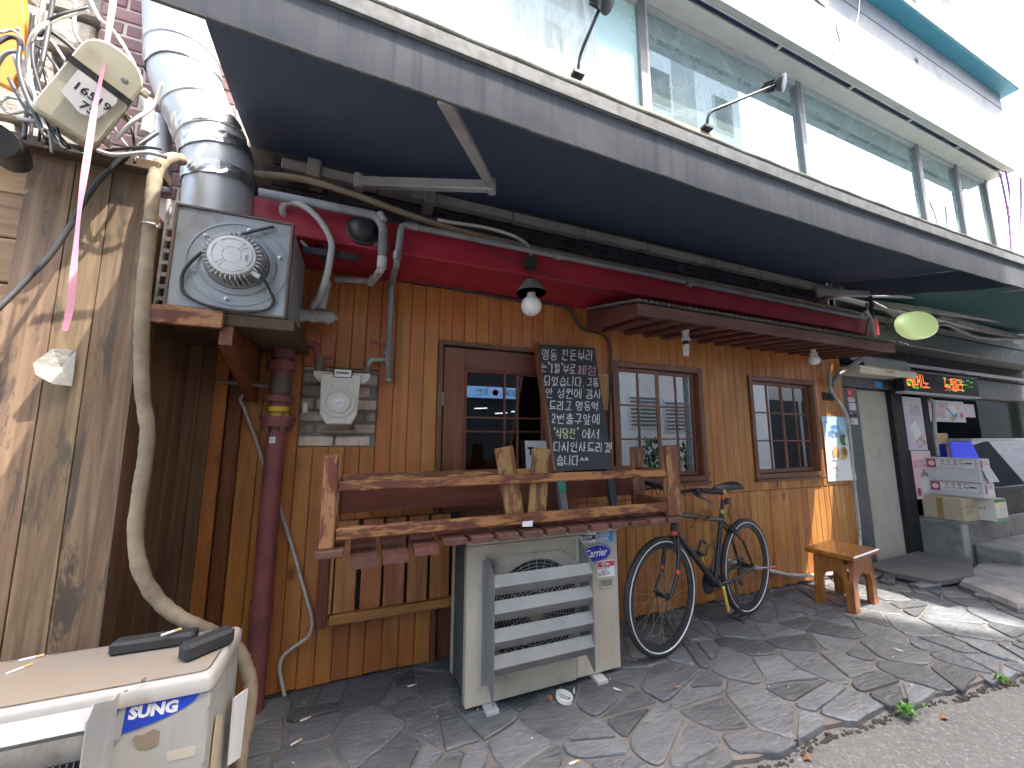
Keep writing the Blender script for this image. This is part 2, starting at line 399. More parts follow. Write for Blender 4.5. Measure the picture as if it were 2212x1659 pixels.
# ================================================================ materials of the place
wood('wall_wood', (.58, .232, .062), (.495, .182, .044), (.345, .114, .027), knot=.9, jit=.075, rough=.42, bmp=.2, coat=.15)
wood('wall_wood_low', (.62, .275, .076), (.53, .212, .052), (.37, .135, .031), knot=.9, jit=.075, rough=.45, bmp=.2, coat=.1, wear=(.12, .05, .02), wear_amt=.12)
wood('frame_wood', (.23, .085, .038), (.175, .06, .026), (.09, .03, .014), jit=.12, rough=.4, bmp=.15, coat=.2)
wood('frame_wood_x', (.23, .085, .038), (.175, .06, .026), (.09, .03, .014), axis=0, jit=.12, rough=.4, bmp=.15, coat=.2)
wood('bench_wood', (.22, .08, .036), (.165, .055, .026), (.09, .03, .016), axis=0, wear=(.50, .235, .075), wsc=2.4, wear_amt=.6, jit=.15, rough=.5, bmp=.35)
wood('bench_wood_z', (.25, .09, .04), (.185, .062, .028), (.10, .034, .018), axis=2, wear=(.46, .24, .09), wsc=2.4, wear_amt=.6, jit=.2, rough=.5, bmp=.35)
wood('bench_slat', (.20, .085, .055), (.15, .06, .04), (.09, .036, .026), axis=1, wear=(.22, .17, .13), wear_amt=.2, jit=.15, rough=.6)
wood('panel_wood', (.19, .055, .022), (.13, .036, .015), (.08, .022, .01), axis=0, jit=.08, rough=.45, bmp=.1)
wood('gate_wood', (.48, .22, .06), (.36, .14, .035), (.2, .07, .02), knot=.3, jit=.15, rough=.45, coat=.1)
wood('gate_wood_x', (.5, .22, .06), (.38, .15, .035), (.2, .07, .02), axis=0, jit=.1, rough=.45, coat=.1)
wood('fence_wood', (.32, .212, .122), (.195, .124, .07), (.07, .045, .027), knot=.9, jit=.22, rough=.8, bmp=.5, wear=(.11, .078, .053), wear_amt=.34)
wood('fence_wood_x', (.48, .33, .19), (.35, .22, .11), (.16, .09, .045), axis=0, knot=.4, jit=.2, rough=.8, bmp=.5)
wood('recess_wood', (.30, .155, .075), (.21, .105, .05), (.10, .05, .026), knot=.5, jit=.25, rough=.7, bmp=.4)
wood('dark_wood', (.13, .075, .042), (.09, .05, .028), (.045, .026, .016), knot=.4, jit=.25, rough=.7, bmp=.4)
wood('post_wood', (.26, .075, .028), (.17, .045, .018), (.08, .02, .01), jit=.15, rough=.5)
wood('canopy_wood', (.22, .10, .075), (.16, .07, .055), (.09, .04, .03), axis=0, jit=.1, rough=.6)
wood('canopy_wood_y', (.19, .07, .055), (.14, .05, .04), (.08, .03, .025), axis=1, jit=.12, rough=.6)
wood('stool_wood', (.50, .22, .045), (.38, .14, .025), (.16, .05, .012), knot=.6, jit=.05, rough=.3, coat=.5, wear=(.05, .02, .008), wear_amt=.12)
wood('stool_top_wood', (.46, .19, .04), (.34, .12, .022), (.16, .05, .012), axis=0, jit=.0, rough=.25, coat=.6)
wood('sill_wood', (.55, .36, .26), (.48, .3, .2), (.32, .2, .14), axis=0, jit=.05, rough=.8)
plain('red_paint', (.40, .022, .045), .55, c2=(.30, .014, .032), scale=3, streak=(.16, .03, .035), streak_amt=.25, bmp=.06, bscale=30)
plain('dark_brick', (.075, .065, .08), .85, c2=(.045, .042, .055), scale=9, jit=.35, bmp=.4, bscale=90, dirt=(.13, .125, .12), dirt_amt=.12)
plain('dark_mortar', (.13, .125, .125), .95, bmp=.4, bscale=70)
plain('purple_brick', (.25, .14, .14), .8, c2=(.18, .10, .11), scale=8, jit=.25, bmp=.4, bscale=70)
plain('pale_mortar', (.58, .5, .43), .95, c2=(.42, .36, .31), bmp=.5, bscale=60)
plain('old_brick', (.54, .44, .345), .9, c2=(.40, .29, .205), scale=7, jit=.45, bmp=.7, bscale=45, bdist=.008, dirt=(.72, .67, .61), dirt_amt=.3, dirt_scale=7)
plain('old_mortar', (.30, .275, .25), .95, c2=(.13, .12, .11), bmp=.9, bscale=40, bdist=.008)
plain('slate', (.135, .142, .149), .5, c2=(.08, .085, .092), scale=5, jit=.4, bmp=1.0, bscale=20, bdist=.012, dirt=(.15, .14, .13), dirt_amt=.2, dirt_scale=3, stretch=(1, 2.2, 1))
plain('paving_mortar', (.19, .168, .148), .95, c2=(.11, .10, .09), scale=5, bmp=.8, bscale=60, dirt=(.1, .09, .08), dirt_amt=.4)
plain('soil', (.035, .028, .022), 1.0, c2=(.07, .055, .04), scale=20, bmp=1.0, bscale=70, bdist=.012)
plain('concrete', (.27, .255, .235), .9, c2=(.18, .17, .16), scale=3, bmp=.4, bscale=60, dirt=(.1, .095, .09), dirt_amt=.4)
plain('concrete_dark', (.13, .125, .12), .9, c2=(.08, .078, .075), scale=3, bmp=.4, bscale=50)
plain('awning_cloth', (.085, .102, .14), .85, c2=(.07, .086, .122), scale=2, bmp=.25, bscale=500, bdist=.001, dirt=(.085, .09, .11), dirt_amt=.15, dirt_scale=1.3)
plain('valance_cloth', (.10, .103, .112), .9, c2=(.07, .075, .088), scale=3, bmp=.3, bscale=400, bdist=.001, streak=(.035, .042, .07), streak_amt=.5)
plain('awning_bar', (.225, .227, .222), .75, c2=(.16, .162, .156), scale=14, dirt=(.12, .115, .1), dirt_amt=.42, dirt_scale=16, bmp=.2, bscale=60)
plain('awning_edge', (.13, .135, .12), .95, c2=(.06, .065, .055), scale=60, bmp=.8, bscale=150)
plain('arm_grey', (.50, .50, .49), .5, c2=(.40, .40, .4), dirt=(.3, .29, .27), dirt_amt=.25)
plain('cassette', (.47, .46, .42), .6, c2=(.36, .355, .33), dirt=(.2, .19, .17), dirt_amt=.35, dirt_scale=7)
plain('black_plastic', (.022, .023, .025), .45, c2=(.03, .03, .032))
plain('black_metal', (.018, .019, .021), .4, c2=(.028, .028, .03))
plain('white_paint', (.44, .425, .39), .6, c2=(.385, .37, .335), dirt=(.34, .28, .2), dirt_amt=.22, dirt_scale=1.2, streak=(.55, .52, .47), streak_amt=.12)
plain('white_paint_old', (.34, .355, .37), .7, c2=(.30, .315, .335), dirt=(.19, .225, .28), dirt_amt=.3, dirt_scale=1.6)
plain('soffit_paint', (.58, .555, .505), .7, c2=(.51, .485, .435), dirt=(.42, .25, .12), dirt_amt=.04, dirt_scale=1.5)
plain('teal_paint', (.06, .32, .43), .5, c2=(.05, .28, .39))
plain('pale_teal', (.36, .53, .53), .5, c2=(.32, .48, .48))
plain('alu_frame', (.48, .48, .465), .5, c2=(.4, .4, .39), dirt=(.3, .29, .27), dirt_amt=.2)
plain('alu_dark', (.17, .175, .175), .5, c2=(.18, .18, .18))
plain('mint_film', (.50, .70, .66), .28, c2=(.47, .68, .64), scale=1.2, spec=.6)
plain('grey_wall', (.36, .35, .335), .85, c2=(.3, .29, .28), bmp=.2, bscale=50)
plain('stucco_white', (.72, .72, .70), .85, c2=(.64, .64, .62), streak=(.45, .45, .43), streak_amt=.15, bmp=.2, bscale=40)
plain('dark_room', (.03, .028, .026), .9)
plain('galvanised', (.58, .595, .60), .42, metal=.38, c2=(.48, .495, .50), scale=3, dirt=(.36, .31, .25), dirt_amt=.10, dirt_scale=2, bmp=.05, bscale=9, bdist=.006)
plain('foil_tape', (.6, .61, .62), .36, metal=1.0, c2=(.6, .6, .6), scale=20, bmp=.4, bscale=30, bdist=.006)
plain('grey_metal', (.34, .365, .375), .5, c2=(.29, .312, .32), scale=5, dirt=(.2, .15, .1), dirt_amt=.12, dirt_scale=5)
plain('rusty_edge', (.16, .12, .09), .8, c2=(.1, .08, .065), dirt=(.24, .12, .06), dirt_amt=.3)
plain('cast_alu', (.60, .595, .56), .5, metal=.1, c2=(.52, .515, .48), dirt=(.42, .33, .2), dirt_amt=.22, dirt_scale=9)
plain('steel', (.45, .45, .44), .4, metal=.8, c2=(.35, .35, .34))
plain('pipe_grey', (.27, .28, .275), .6, c2=(.2, .21, .21), dirt=(.12, .115, .11), dirt_amt=.35, dirt_scale=8)
plain('pipe_white', (.52, .515, .49), .6, c2=(.42, .415, .4), dirt=(.2, .19, .18), dirt_amt=.3, dirt_scale=9)
plain('pipe_red', (.235, .065, .06), .55, c2=(.18, .048, .045), scale=5, dirt=(.12, .05, .045), dirt_amt=.3, dirt_scale=5)
plain('pipe_steel', (.40, .395, .37), .45, metal=.5, c2=(.25, .245, .235), scale=12, dirt=(.13, .12, .11), dirt_amt=.4, dirt_scale=10)
plain('conduit', (.50, .49, .45), .6, c2=(.42, .41, .38), dirt=(.25, .24, .22), dirt_amt=.25)
plain('tape_beige', (.29, .23, .15), .8, c2=(.205, .155, .10), scale=9, dirt=(.13, .10, .07), dirt_amt=.36, dirt_scale=6, bmp=.5, bscale=24, bdist=.006)
plain('tape_pale', (.62, .56, .44), .7, c2=(.5, .44, .33), scale=9, dirt=(.3, .26, .2), dirt_amt=.25, bmp=.4, bscale=24, bdist=.006)
plain('meter_body', (.60, .57, .485), .4, c2=(.54, .51, .44), dirt=(.45, .42, .35), dirt_amt=.12)
plain('ac_body', (.49, .445, .36), .5, c2=(.435, .395, .315), scale=3, dirt=(.30, .26, .2), dirt_amt=.13, dirt_scale=11, streak=(.4, .35, .27), streak_amt=.2)
plain('ac_white', (.385, .375, .345), .5, c2=(.335, .325, .30), scale=3, dirt=(.22, .19, .145), dirt_amt=.24, dirt_scale=8, streak=(.29, .26, .21), streak_amt=.36)
plain('ac_top_dirty', (.27, .20, .12), .8, c2=(.22, .20, .175), scale=3.5, dirt=(.22, .205, .19), dirt_amt=.45, dirt_scale=4, stretch=(1, 2.5, 1))
plain('louver_alu', (.28, .28, .275), .45, metal=.4, c2=(.21, .21, .205), scale=5, dirt=(.28, .265, .24), dirt_amt=.3, dirt_scale=7)
plain('louver_white', (.33, .33, .318), .5, c2=(.29, .29, .28), dirt=(.5, .36, .2), dirt_amt=.08, dirt_scale=5)
plain('coil_dark', (.02, .02, .02), .8, c2=(.05, .05, .05), scale=60)
plain('grille', (.09, .09, .085), .5)
plain('rubber', (.018, .018, .019), .7, c2=(.03, .03, .03), scale=20, bmp=.3, bscale=160)
plain('bike_black', (.012, .012, .014), .35, c2=(.018, .018, .02), coat=.2)
plain('reflective', (.72, .72, .72), .5)
plain('orange_tape', (.75, .09, .025), .45)
plain('brass', (.55, .38, .12), .35, metal=.8)
plain('gold_crank', (.75, .50, .08), .4, metal=.3)
plain('cork', (.56, .33, .13), .85, c2=(.46, .26, .1), scale=60, bmp=.3, bscale=200)
plain('pale_wood', (.62, .40, .17), .5, c2=(.52, .32, .13))
plain('blackboard', (.035, .037, .042), .75, c2=(.055, .058, .064), scale=5, dirt=(.085, .088, .095), dirt_amt=.2, dirt_scale=3)
plain('chalk_white', (.80, .79, .76), .95, c2=(.55, .55, .53), scale=160)
plain('chalk_pink', (.78, .42, .58), .95, c2=(.55, .3, .42), scale=160)
plain('chalk_yellow', (.72, .74, .42), .95, c2=(.5, .52, .3), scale=160)
plain('green_tape', (.02, .24, .14), .5)
plain('paper_white', (.70, .69, .67), .7, c2=(.65, .64, .63), scale=2)
plain('torn_paper', (.40, .385, .35), .8, c2=(.30, .285, .25), scale=14, bmp=.6, bscale=30, bdist=.01)
plain('paper_lilac', (.70, .62, .68), .7, c2=(.62, .54, .62), scale=2)
plain('paper_pink', (.80, .50, .52), .7, c2=(.78, .62, .60), scale=2.5)
plain('print_black', (.03, .03, .035), .6)
plain('print_blue', (.03, .12, .55), .5)
plain('print_cyan', (.05, .32, .70), .5)
plain('print_red', (.65, .035, .06), .5)
plain('print_maroon', (.36, .05, .10), .5)
plain('print_pink', (.70, .12, .30), .5)
plain('print_grey', (.35, .35, .36), .6)
plain('print_white', (.85, .85, .84), .5)
plain('logo_blue', (.02, .03, .36), .3, c2=(.018, .026, .32))
plain('logo_blue_bright', (.01, .055, .50), .35, c2=(.012, .05, .44), dirt=(.04, .12, .6), dirt_amt=.08)
plain('navy', (.03, .035, .12), .5)
plain('yellow_tape', (.75, .47, .02), .5, dirt=(.4, .2, .03), dirt_amt=.15)
plain('bulb_glass', (.80, .79, .74), .15, c2=(.78, .77, .72), spec=.8)
plain('shade_grey', (.17, .17, .165), .5, c2=(.13, .13, .125), dirt=(.3, .29, .27), dirt_amt=.15)
plain('porcelain', (.78, .77, .72), .3)
plain('terminal_beige', (.62, .575, .43), .5, c2=(.55, .505, .37), dirt=(.40, .35, .26), dirt_amt=.14, streak=(.48, .43, .32), streak_amt=.2)
plain('cable_black', (.03, .03, .032), .5, c2=(.05, .05, .05))
plain('cable_grey', (.40, .385, .36), .5, c2=(.3, .29, .27))
plain('cable_white', (.66, .64, .59), .5, c2=(.55, .53, .49))
plain('pink_ribbon', (.66, .25, .34), .5, c2=(.6, .32, .38), scale=12)
plain('purple_wire', (.30, .12, .32), .5)
plain('orange_plastic', (.75, .27, .03), .5, c2=(.68, .23, .025))
plain('rubble', (.42, .37, .31), .95, c2=(.25, .22, .19), scale=5, jit=.3, bmp=.9, bscale=22, bdist=.015)
plain('cardboard', (.50, .41, .28), .85, c2=(.44, .35, .235))
plain('brown_tape', (.36, .24, .1), .4)
plain('box_white', (.60, .585, .595), .7, c2=(.55, .535, .55))
plain('box_cream', (.66, .63, .54), .7, c2=(.6, .57, .49))
plain('leaf_green', (.09, .24, .03), .6, c2=(.15, .33, .05), scale=10, jit=.25)
plain('plant_green', (.04, .12, .03), .6, c2=(.06, .17, .04), scale=8, jit=.25)
plain('dry_leaf', (.30, .13, .055), .8, c2=(.22, .085, .04))
plain('butt_paper', (.82, .80, .75), .8)
plain('butt_filter', (.66, .42, .2), .8)
plain('grey_panel', (.47, .435, .36), .7, c2=(.41, .38, .315), dirt=(.24, .225, .2), dirt_amt=.15, bmp=.15, bscale=120)
plain('shop_black', (.016, .017, .02), .65, c2=(.024, .025, .028), spec=.25)
plain('dark_panel', (.10, .105, .11), .5, c2=(.075, .08, .085))
plain('teal_cloth', (.015, .10, .12), .8, c2=(.012, .085, .105))
plain('shop_grey', (.30, .335, .315), .6, c2=(.24, .27, .255), scale=2)
plain('ivory', (.68, .63, .5), .45, c2=(.62, .57, .45), dirt=(.45, .4, .3), dirt_amt=.1)
plain('glossy_red', (.5, .02, .02), .4)
plain('film_scratched', (.62, .70, .66), .4)
emis('lamp_lime', (.55, .68, .30), .075)
emis('led_green', (.08, .75, .05), .13)
emis('led_orange', (1.0, .22, .02), .15)
emis('led_red', (1.0, .04, .02), .15)
emis('fridge_blue', (.08, .10, .95), .07)
emis('tube_white', (.9, .95, 1.0), .5)
emis('sign_lit', (.22, .42, .72), .14)
glass('door_glass', (.55, .6, .6), .18)
glass('window_glass', (.45, .5, .5), .22)
glass('upper_glass', (.60, .74, .70), .50, gcol=(.74, .86, .90), haze=(.52, .66, .62), haze_amt=.42, haze_scale=1.3)  # pale green haze and cyan mirror tint put in for soft sky reflections
glass('film_glass', (.55, .62, .58), .35, haze=(.68, .76, .71), haze_amt=.95, haze_scale=1.7, haze_stretch=(3.0, 1, .8))
glass('shop_glass', (.6, .66, .63), .10, blend=.15)
glass('fridge_glass', (.85, .9, .9), .03, blend=.08)

# asphalt: pale aggregate in a dark binder
m, nt, b = newmat('asphalt')
co = coords(nt, (1, 1, 1), False)
vo = N(nt, 'TexVoronoi'); vo.inputs['Scale'].default_value = 95; L(nt, co, vo.inputs['Vector'])
agg = ramp(nt, vo.outputs['Color'], [(.2, (.10, .098, .096)), (.75, (.155, .152, .148)), (.97, (.28, .275, .265))])
col = mix(nt, ramp(nt, noise(nt, co, 1.1, 6), [(.35, 0), (.7, .55)]), agg, (.165, .16, .156))
L(nt, col, b.inputs['Base Color']); b.inputs['Roughness'].default_value = .9
bump(nt, b, vo.outputs['Distance'], .8, .006)
# awning cloth lets a little sun through
m = MATS['awning_cloth']; nt = m.node_tree; b = nt.nodes['Principled BSDF']; out = nt.nodes['Material Output']
trl = N(nt, 'BsdfTranslucent'); trl.inputs[0].default_value = (.09, .11, .16, 1)
ms = N(nt, 'MixShader'); ms.inputs[0].default_value = .22
L(nt, b.outputs[0], ms.inputs[1]); L(nt, trl.outputs[0], ms.inputs[2]); L(nt, ms.outputs[0], out.inputs['Surface'])
# ribbed filter of the outdoor unit's side, done in relief
# ================================================================ ground
road = struct(MB().quad((-60, -60, -.03), (60, -60, -.03), (60, 60, -.03), (-60, 60, -.03)).build('asphalt_road', 'asphalt'))
def kerb_y(x): return 1.435-.08*x+.02*math.sin(x*3.1)+.012*math.sin(x*9.7+1)
KX0, KX1 = -1.7, 6.6
nk = 60
bx = [KX0+(KX1-KX0)*i/nk for i in range(nk+1)]
pv = MB().prism([(x, kerb_y(x)+.012+.012*math.sin(x*23), -.029) for x in bx]+[(KX1, 2.6, -.029), (KX0, 2.6, -.029)], (0, 0, .019)).build('stone_pavement', 'paving_mortar')
struct(pv)
yl = road
LN = MB().prism([(7.5, -1.9, -.03), (40, -5.2, -.03), (40, -5.05, -.03), (7.5, -1.75, -.03)], (0, 0, .004)).build('yellow_road_line', 'yellow_tape', road)
# --- irregular slabs: cells of a jittered field, long ones split again, each its own stone
def clip(poly, p, n):
    out = []
    for i in range(len(poly)):
        a, b = poly[i], poly[(i+1) % len(poly)]
        da = (a[0]-p[0])*n[0]+(a[1]-p[1])*n[1]; db = (b[0]-p[0])*n[0]+(b[1]-p[1])*n[1]
        if da <= 0: out.append(a)
        if da*db < 0:
            t = da/(da-db); out.append((a[0]+(b[0]-a[0])*t, a[1]+(b[1]-a[1])*t))
    return out
def area(p): return .5*sum(p[i][0]*p[(i+1) % len(p)][1]-p[(i+1) % len(p)][0]*p[i][1] for i in range(len(p)))
rs = random.Random(21)
seeds = []
gy = 0; y = 1.0
while y < 2.7:
    x = KX0-.3+(gy % 2)*.17
    while x < KX1+.3:
        seeds.append((x+rs.uniform(-.16, .16), y+rs.uniform(-.09, .09))); x += .34 if x < 1.2 else .40
    y += .165; gy += 1
cells = []
sk = .35                                     # the slabs lie askew
for i, s in enumerate(seeds):
    poly = [(KX0, 1.0), (KX1, 1.0), (KX1, 2.47), (KX0, 2.47)]
    for j, q in enumerate(seeds):
        if i == j or abs(q[0]-s[0]) > 1.2 or abs(q[1]-s[1]) > .9: continue
        poly = clip(poly, ((s[0]+q[0])/2, (s[1]+q[1])/2), (q[0]-s[0], q[1]-s[1]))
        if len(poly) < 3: break
    if len(poly) >= 3 and abs(area(poly)) > .004: cells.append(poly)
def split(poly, r):
    c = (sum(p[0] for p in poly)/len(poly), sum(p[1] for p in poly)/len(poly))
    a = r.uniform(-.5, .35)+(0 if r.random() < .7 else 1.3); n = (-math.sin(a), math.cos(a))
    o = r.uniform(-.03, .03); p = (c[0]+n[0]*o, c[1]+n[1]*o)
    return clip(poly, p, n), clip(poly, p, (-n[0], -n[1]))
fin = []
for c in cells:
    if abs(area(c)) > .028 and rs.random() < .5: fin += [q for q in split(c, rs) if len(q) > 2]
    else: fin.append(c)
STN = []
for c in fin:
    ys = kerb_y(sum(p[0] for p in c)/len(c))
    c = clip(c, (c[0][0], ys-.022+rs.uniform(-.02, .012)), (.08, -1))
    if len(c) < 3 or abs(area(c)) < .0035: continue
    if area(c) < 0: c = c[::-1]
    cx = sum(p[0] for p in c)/len(c); cy = sum(p[1] for p in c)/len(c)
    if cx > 5.3 and cy > 2.2: continue
    g = rs.uniform(.004, .011)               # joint
    q = c
    for i in range(len(c)):
        a, b_ = c[i], c[(i+1) % len(c)]; dx, dy = b_[0]-a[0], b_[1]-a[1]; l = math.hypot(dx, dy)
        if l < 1e-6: continue
        n = (dy/l, -dx/l); q = clip(q, (a[0]-n[0]*g, a[1]-n[1]*g), n)
        if len(q) < 3: break
    if len(q) < 3 or abs(area(q)) < .0025: continue
    rp = []
    for i in range(len(q)):                  # knock the corners off
        a, b_, d = q[i-1], q[i], q[(i+1) % len(q)]
        la = math.hypot(b_[0]-a[0], b_[1]-a[1]); lb = math.hypot(d[0]-b_[0], d[1]-b_[1]); k = rs.uniform(.012, .03)
        ta, tb = min(.35, k/max(la, 1e-6)), min(.35, k/max(lb, 1e-6))
        rp += [(b_[0]+(a[0]-b_[0])*ta, b_[1]+(a[1]-b_[1])*ta), (b_[0]+(d[0]-b_[0])*tb, b_[1]+(d[1]-b_[1])*tb)]
        if lb > .14: t = rs.uniform(.35, .65); e = rs.uniform(-.006, .006); rp.append((b_[0]+(d[0]-b_[0])*t+e, b_[1]+(d[1]-b_[1])*t+e))
    tx, ty, tz = rs.uniform(-.018, .018), rs.uniform(-.018, .018), rs.uniform(-.004, .004)
    hz = lambda p: tz+(p[0]-cx)*tx+(p[1]-cy)*ty
    mb = MB(); n_ = len(rp)
    inn = [((p[0]-cx)*.95+cx, (p[1]-cy)*.95+cy) for p in rp]
    mb.add([(p[0], p[1], -.028) for p in rp]+[(p[0], p[1], hz(p)-.005) for p in rp]+[(p[0], p[1], hz(p)) for p in inn],
           [tuple(2*n_+i for i in range(n_))]+[(j*n_+i, j*n_+(i+1) % n_, (j+1)*n_+(i+1) % n_, (j+1)*n_+i) for j in (0, 1) for i in range(n_)])
    px_ = V((cx, cy, -CAM_H)); dep = px_.dot(CF)
    vis = dep > .2 and -40 < 1106+FPX*px_.dot(CR)/dep < 2252 and 829.5-FPX*px_.dot(CU)/dep < 1720 and not (cx < -.35 and cy < 1.75)
    STN.append((abs(area(q))/max(.3, dep)**2*(1 if vis else 1e-4), mb))
STN.sort(key=lambda t: -t[0])
for _, mb in STN[:300]: mb.build('paving_stone', 'slate', pv)
rest_ = MB()
for _, mb in STN[300:]: rest_.add(mb.v, mb.f)
if rest_.v: stuff(rest_.build('small_paving_stones', 'slate', pv))
print('stones', len(STN))
# soil and moss along the edge of the paving
sb = MB()
for i in range(420):
    x = rs.uniform(.8, 4.6); r = rs.uniform(.004, .016); y = kerb_y(x)-.022+rs.uniform(-.018, .014)
    p = [(x+r*math.cos(a)*rs.uniform(.6, 1.3), y+r*.7*math.sin(a), -.031) for a in [k*math.pi/3 for k in range(6)]]
    sb.prism(p, (0, 0, rs.uniform(.004, .010)), .002)
stuff(sb.build('soil_strip', 'soil'))

# ================================================================ restaurant front
WY = 2.45                                     # face of the boarded wall
rest = thing('restaurant_front', 'orange brown boarded restaurant front under a dark awning', 'building', (2, WY, 0))
bk = MB().box((-.9, WY+.028, -.03), (.45, WY+.06, 3.1)).box((1.40, WY+.028, -.03), (1.81, WY+.06, 3.1)).box((2.75, WY+.028, -.03), (3.33, WY+.06, 3.1)).box((4.29, WY+.028, -.03), (4.79, WY+.06, 3.1))
bk.box((.45, WY+.028, 1.95), (1.40, WY+.06, 3.1)).box((1.81, WY+.028, -.03), (2.75, WY+.06, .955)).box((1.81, WY+.028, 1.915), (2.75, WY+.06, 3.1)).box((3.33, WY+.028, -.03), (4.29, WY+.06, .945)).box((3.33, WY+.028, 1.89), (4.29, WY+.06, 3.1))
bk.build('wall_core', 'dark_wood', rest)
# openings x0, x1, z0, z1
OPEN = [(.45, 1.40, -.05, 1.95), (1.81, 2.75, .955, 1.915), (3.33, 4.29, .945, 1.89), (-.328, .086, 1.258, 1.722)]
brk = sorted({-.60, 4.78, .45, 1.40, 1.81, 2.75, 3.33, 4.29, -.328, .086})
wall = MB().box((-.6, WY+.022, 0), (4.78, WY+.0279, .02)).build('plank_wall', 'dark_wood', rest)
for a, b_ in zip(brk[:-1], brk[1:]):
    n = max(1, round((b_-a)/.088))
    for i in range(n):
        x0 = a+(b_-a)*i/n; x1 = a+(b_-a)*(i+1)/n; xm = (x0+x1)/2
        spans = [(0.0, 2.31)]
        for (o0, o1, z0, z1) in OPEN:
            if o0 < xm < o1:
                ns_ = []
                for (s0, s1) in spans:
                    if z1 <= s0 or z0 >= s1: ns_.append((s0, s1)); continue
                    if z0 > s0: ns_.append((s0, z0))
                    if z1 < s1: ns_.append((z1, s1))
                spans = ns_
        sp2 = []
        for (s0, s1) in spans:
            if xm > 1.5 and s0 < .84 < s1-.02: sp2 += [(s0, .84), (.843, s1)]
            else: sp2.append((s0, s1))
        for (s0, s1) in sp2:
            low = s1 <= .95 and xm > 1.5
            dy = random.uniform(-.002, .002)+(.0 if low else -.003*(xm > 1.5))
            MB().box((x0+.0012, WY+dy, s0+random.uniform(0, .012)*(s0 < .01)), (x1-.0012, WY+.022, s1), .0035).build('plank', 'wall_wood_low' if low else 'wall_wood', wall)
# --- brick patch laid bare behind the gas meter
bp = MB().box((-.328, WY+.018, 1.258), (.086, WY+.0279, 1.722)).build('brick_patch', 'old_mortar', rest)
rb = random.Random(5); z = 1.262; row = 0
while z < 1.71:
    h = rb.uniform(.052, .06); x = -.326-(row % 2)*.09
    while x < .08:
        l = rb.uniform(.15, .19); xa, xb = max(x, -.325), min(x+l, .083)
        if xb-xa > .03: MB().box((xa, WY+.002+rb.uniform(-.004, .006), z), (xb, WY+.026, min(z+h, 1.718)), .006).build('brick', 'old_brick', bp)
        x += l+.016
    z += h+.017; row += 1
# --- red beam box and brick band above it
MB().box((-.72, 2.05, 2.312), (4.72, WY+.027, 2.485), .006).build('red_beam', 'red_paint', rest)
bb = MB().box((-.9, WY+.005, 2.486), (4.72, WY+.0279, 3.3)).build('brick_band', 'dark_mortar', rest)
bme = None; row = 0; z = 2.60; nb = 0
while z < 2.98:
    x = -.62+(row % 2)*.052
    while x < 4.6 and nb < 298:
        o = MB().box((x, WY-.004, z), (x+.094, WY+.012, z+.055), .003)
        if bme is None:
            first = o.build('brick', 'dark_brick', bb); bme = first; fx, fz = x, z
        else: copy_of(first, bb, (x-fx, random.uniform(-.002, .002), z-fz))
        nb += 1; x += .104
    z += .066; row += 1
# --- door
DX0, DX1 = .45, 1.40
door = MB().box((DX0, WY-.018, -.02), (DX0+.03, WY+.03, 1.92)).box((DX1-.03, WY-.018, -.02), (DX1, WY+.03, 1.92)).box((DX0, WY-.018, 1.92), (DX1, WY+.03, 1.95)).build('door', 'frame_wood', rest, label='dark brown half glazed door with crossed glazing bars')
lx0, lx1 = .49, 1.362
gx0, gx1, gz0, gz1 = .632, 1.22, 1.085, 1.765
for (a, b_) in (((lx0, 0), (gx0, 1.91)), ((gx1, 0), (lx1, 1.91))):
    MB().box((a[0], WY+.004, a[1]), (b_[0], WY+.036, b_[1]), .003).build('stile', 'frame_wood', door)
MB().box((gx0, WY+.006, gz1), (gx1, WY+.034, 1.91), .003).build('rail', 'frame_wood_x', door)
MB().box((gx0, WY+.006, 0), (gx1, WY+.034, gz0), .003).build('rail', 'frame_wood_x', door)
bead = MB()
for (a, b_) in (((gx0, gz0), (gx0+.016, gz1)), ((gx1-.016, gz0), (gx1, gz1)), ((gx0+.016, gz1-.016), (gx1-.016, gz1)), ((gx0+.016, gz0), (gx1-.016, gz0+.016))):
    bead.box((a[0], WY-.002, a[1]), (b_[0], WY+.02, b_[1]), .003)
bead.build('glazing_bead', 'post_wood', door)
for x in (at(1091, 900, WY).x, at(1119, 900, WY).x): MB().box((x-.006, WY+.0045, gz0+.016), (x+.006, WY+.016, gz1-.016)).build('muntin', 'frame_wood', door)
for z in (at(1050, 902, WY).z, at(1050, 932, WY).z): MB().box((gx0+.016, WY+.005, z-.005), (gx1-.016, WY+.015, z+.005)).build('muntin', 'frame_wood', door)
MB().box((gx0+.002, WY+.018, gz0), (gx1-.002, WY+.022, gz1)).build('pane', 'door_glass', door)
for z in (1.56, .45): MB().cyl((DX0+.036, WY-.006, z-.045), (DX0+.036, WY-.006, z+.045), .006, 8).build('hinge', 'steel', door)
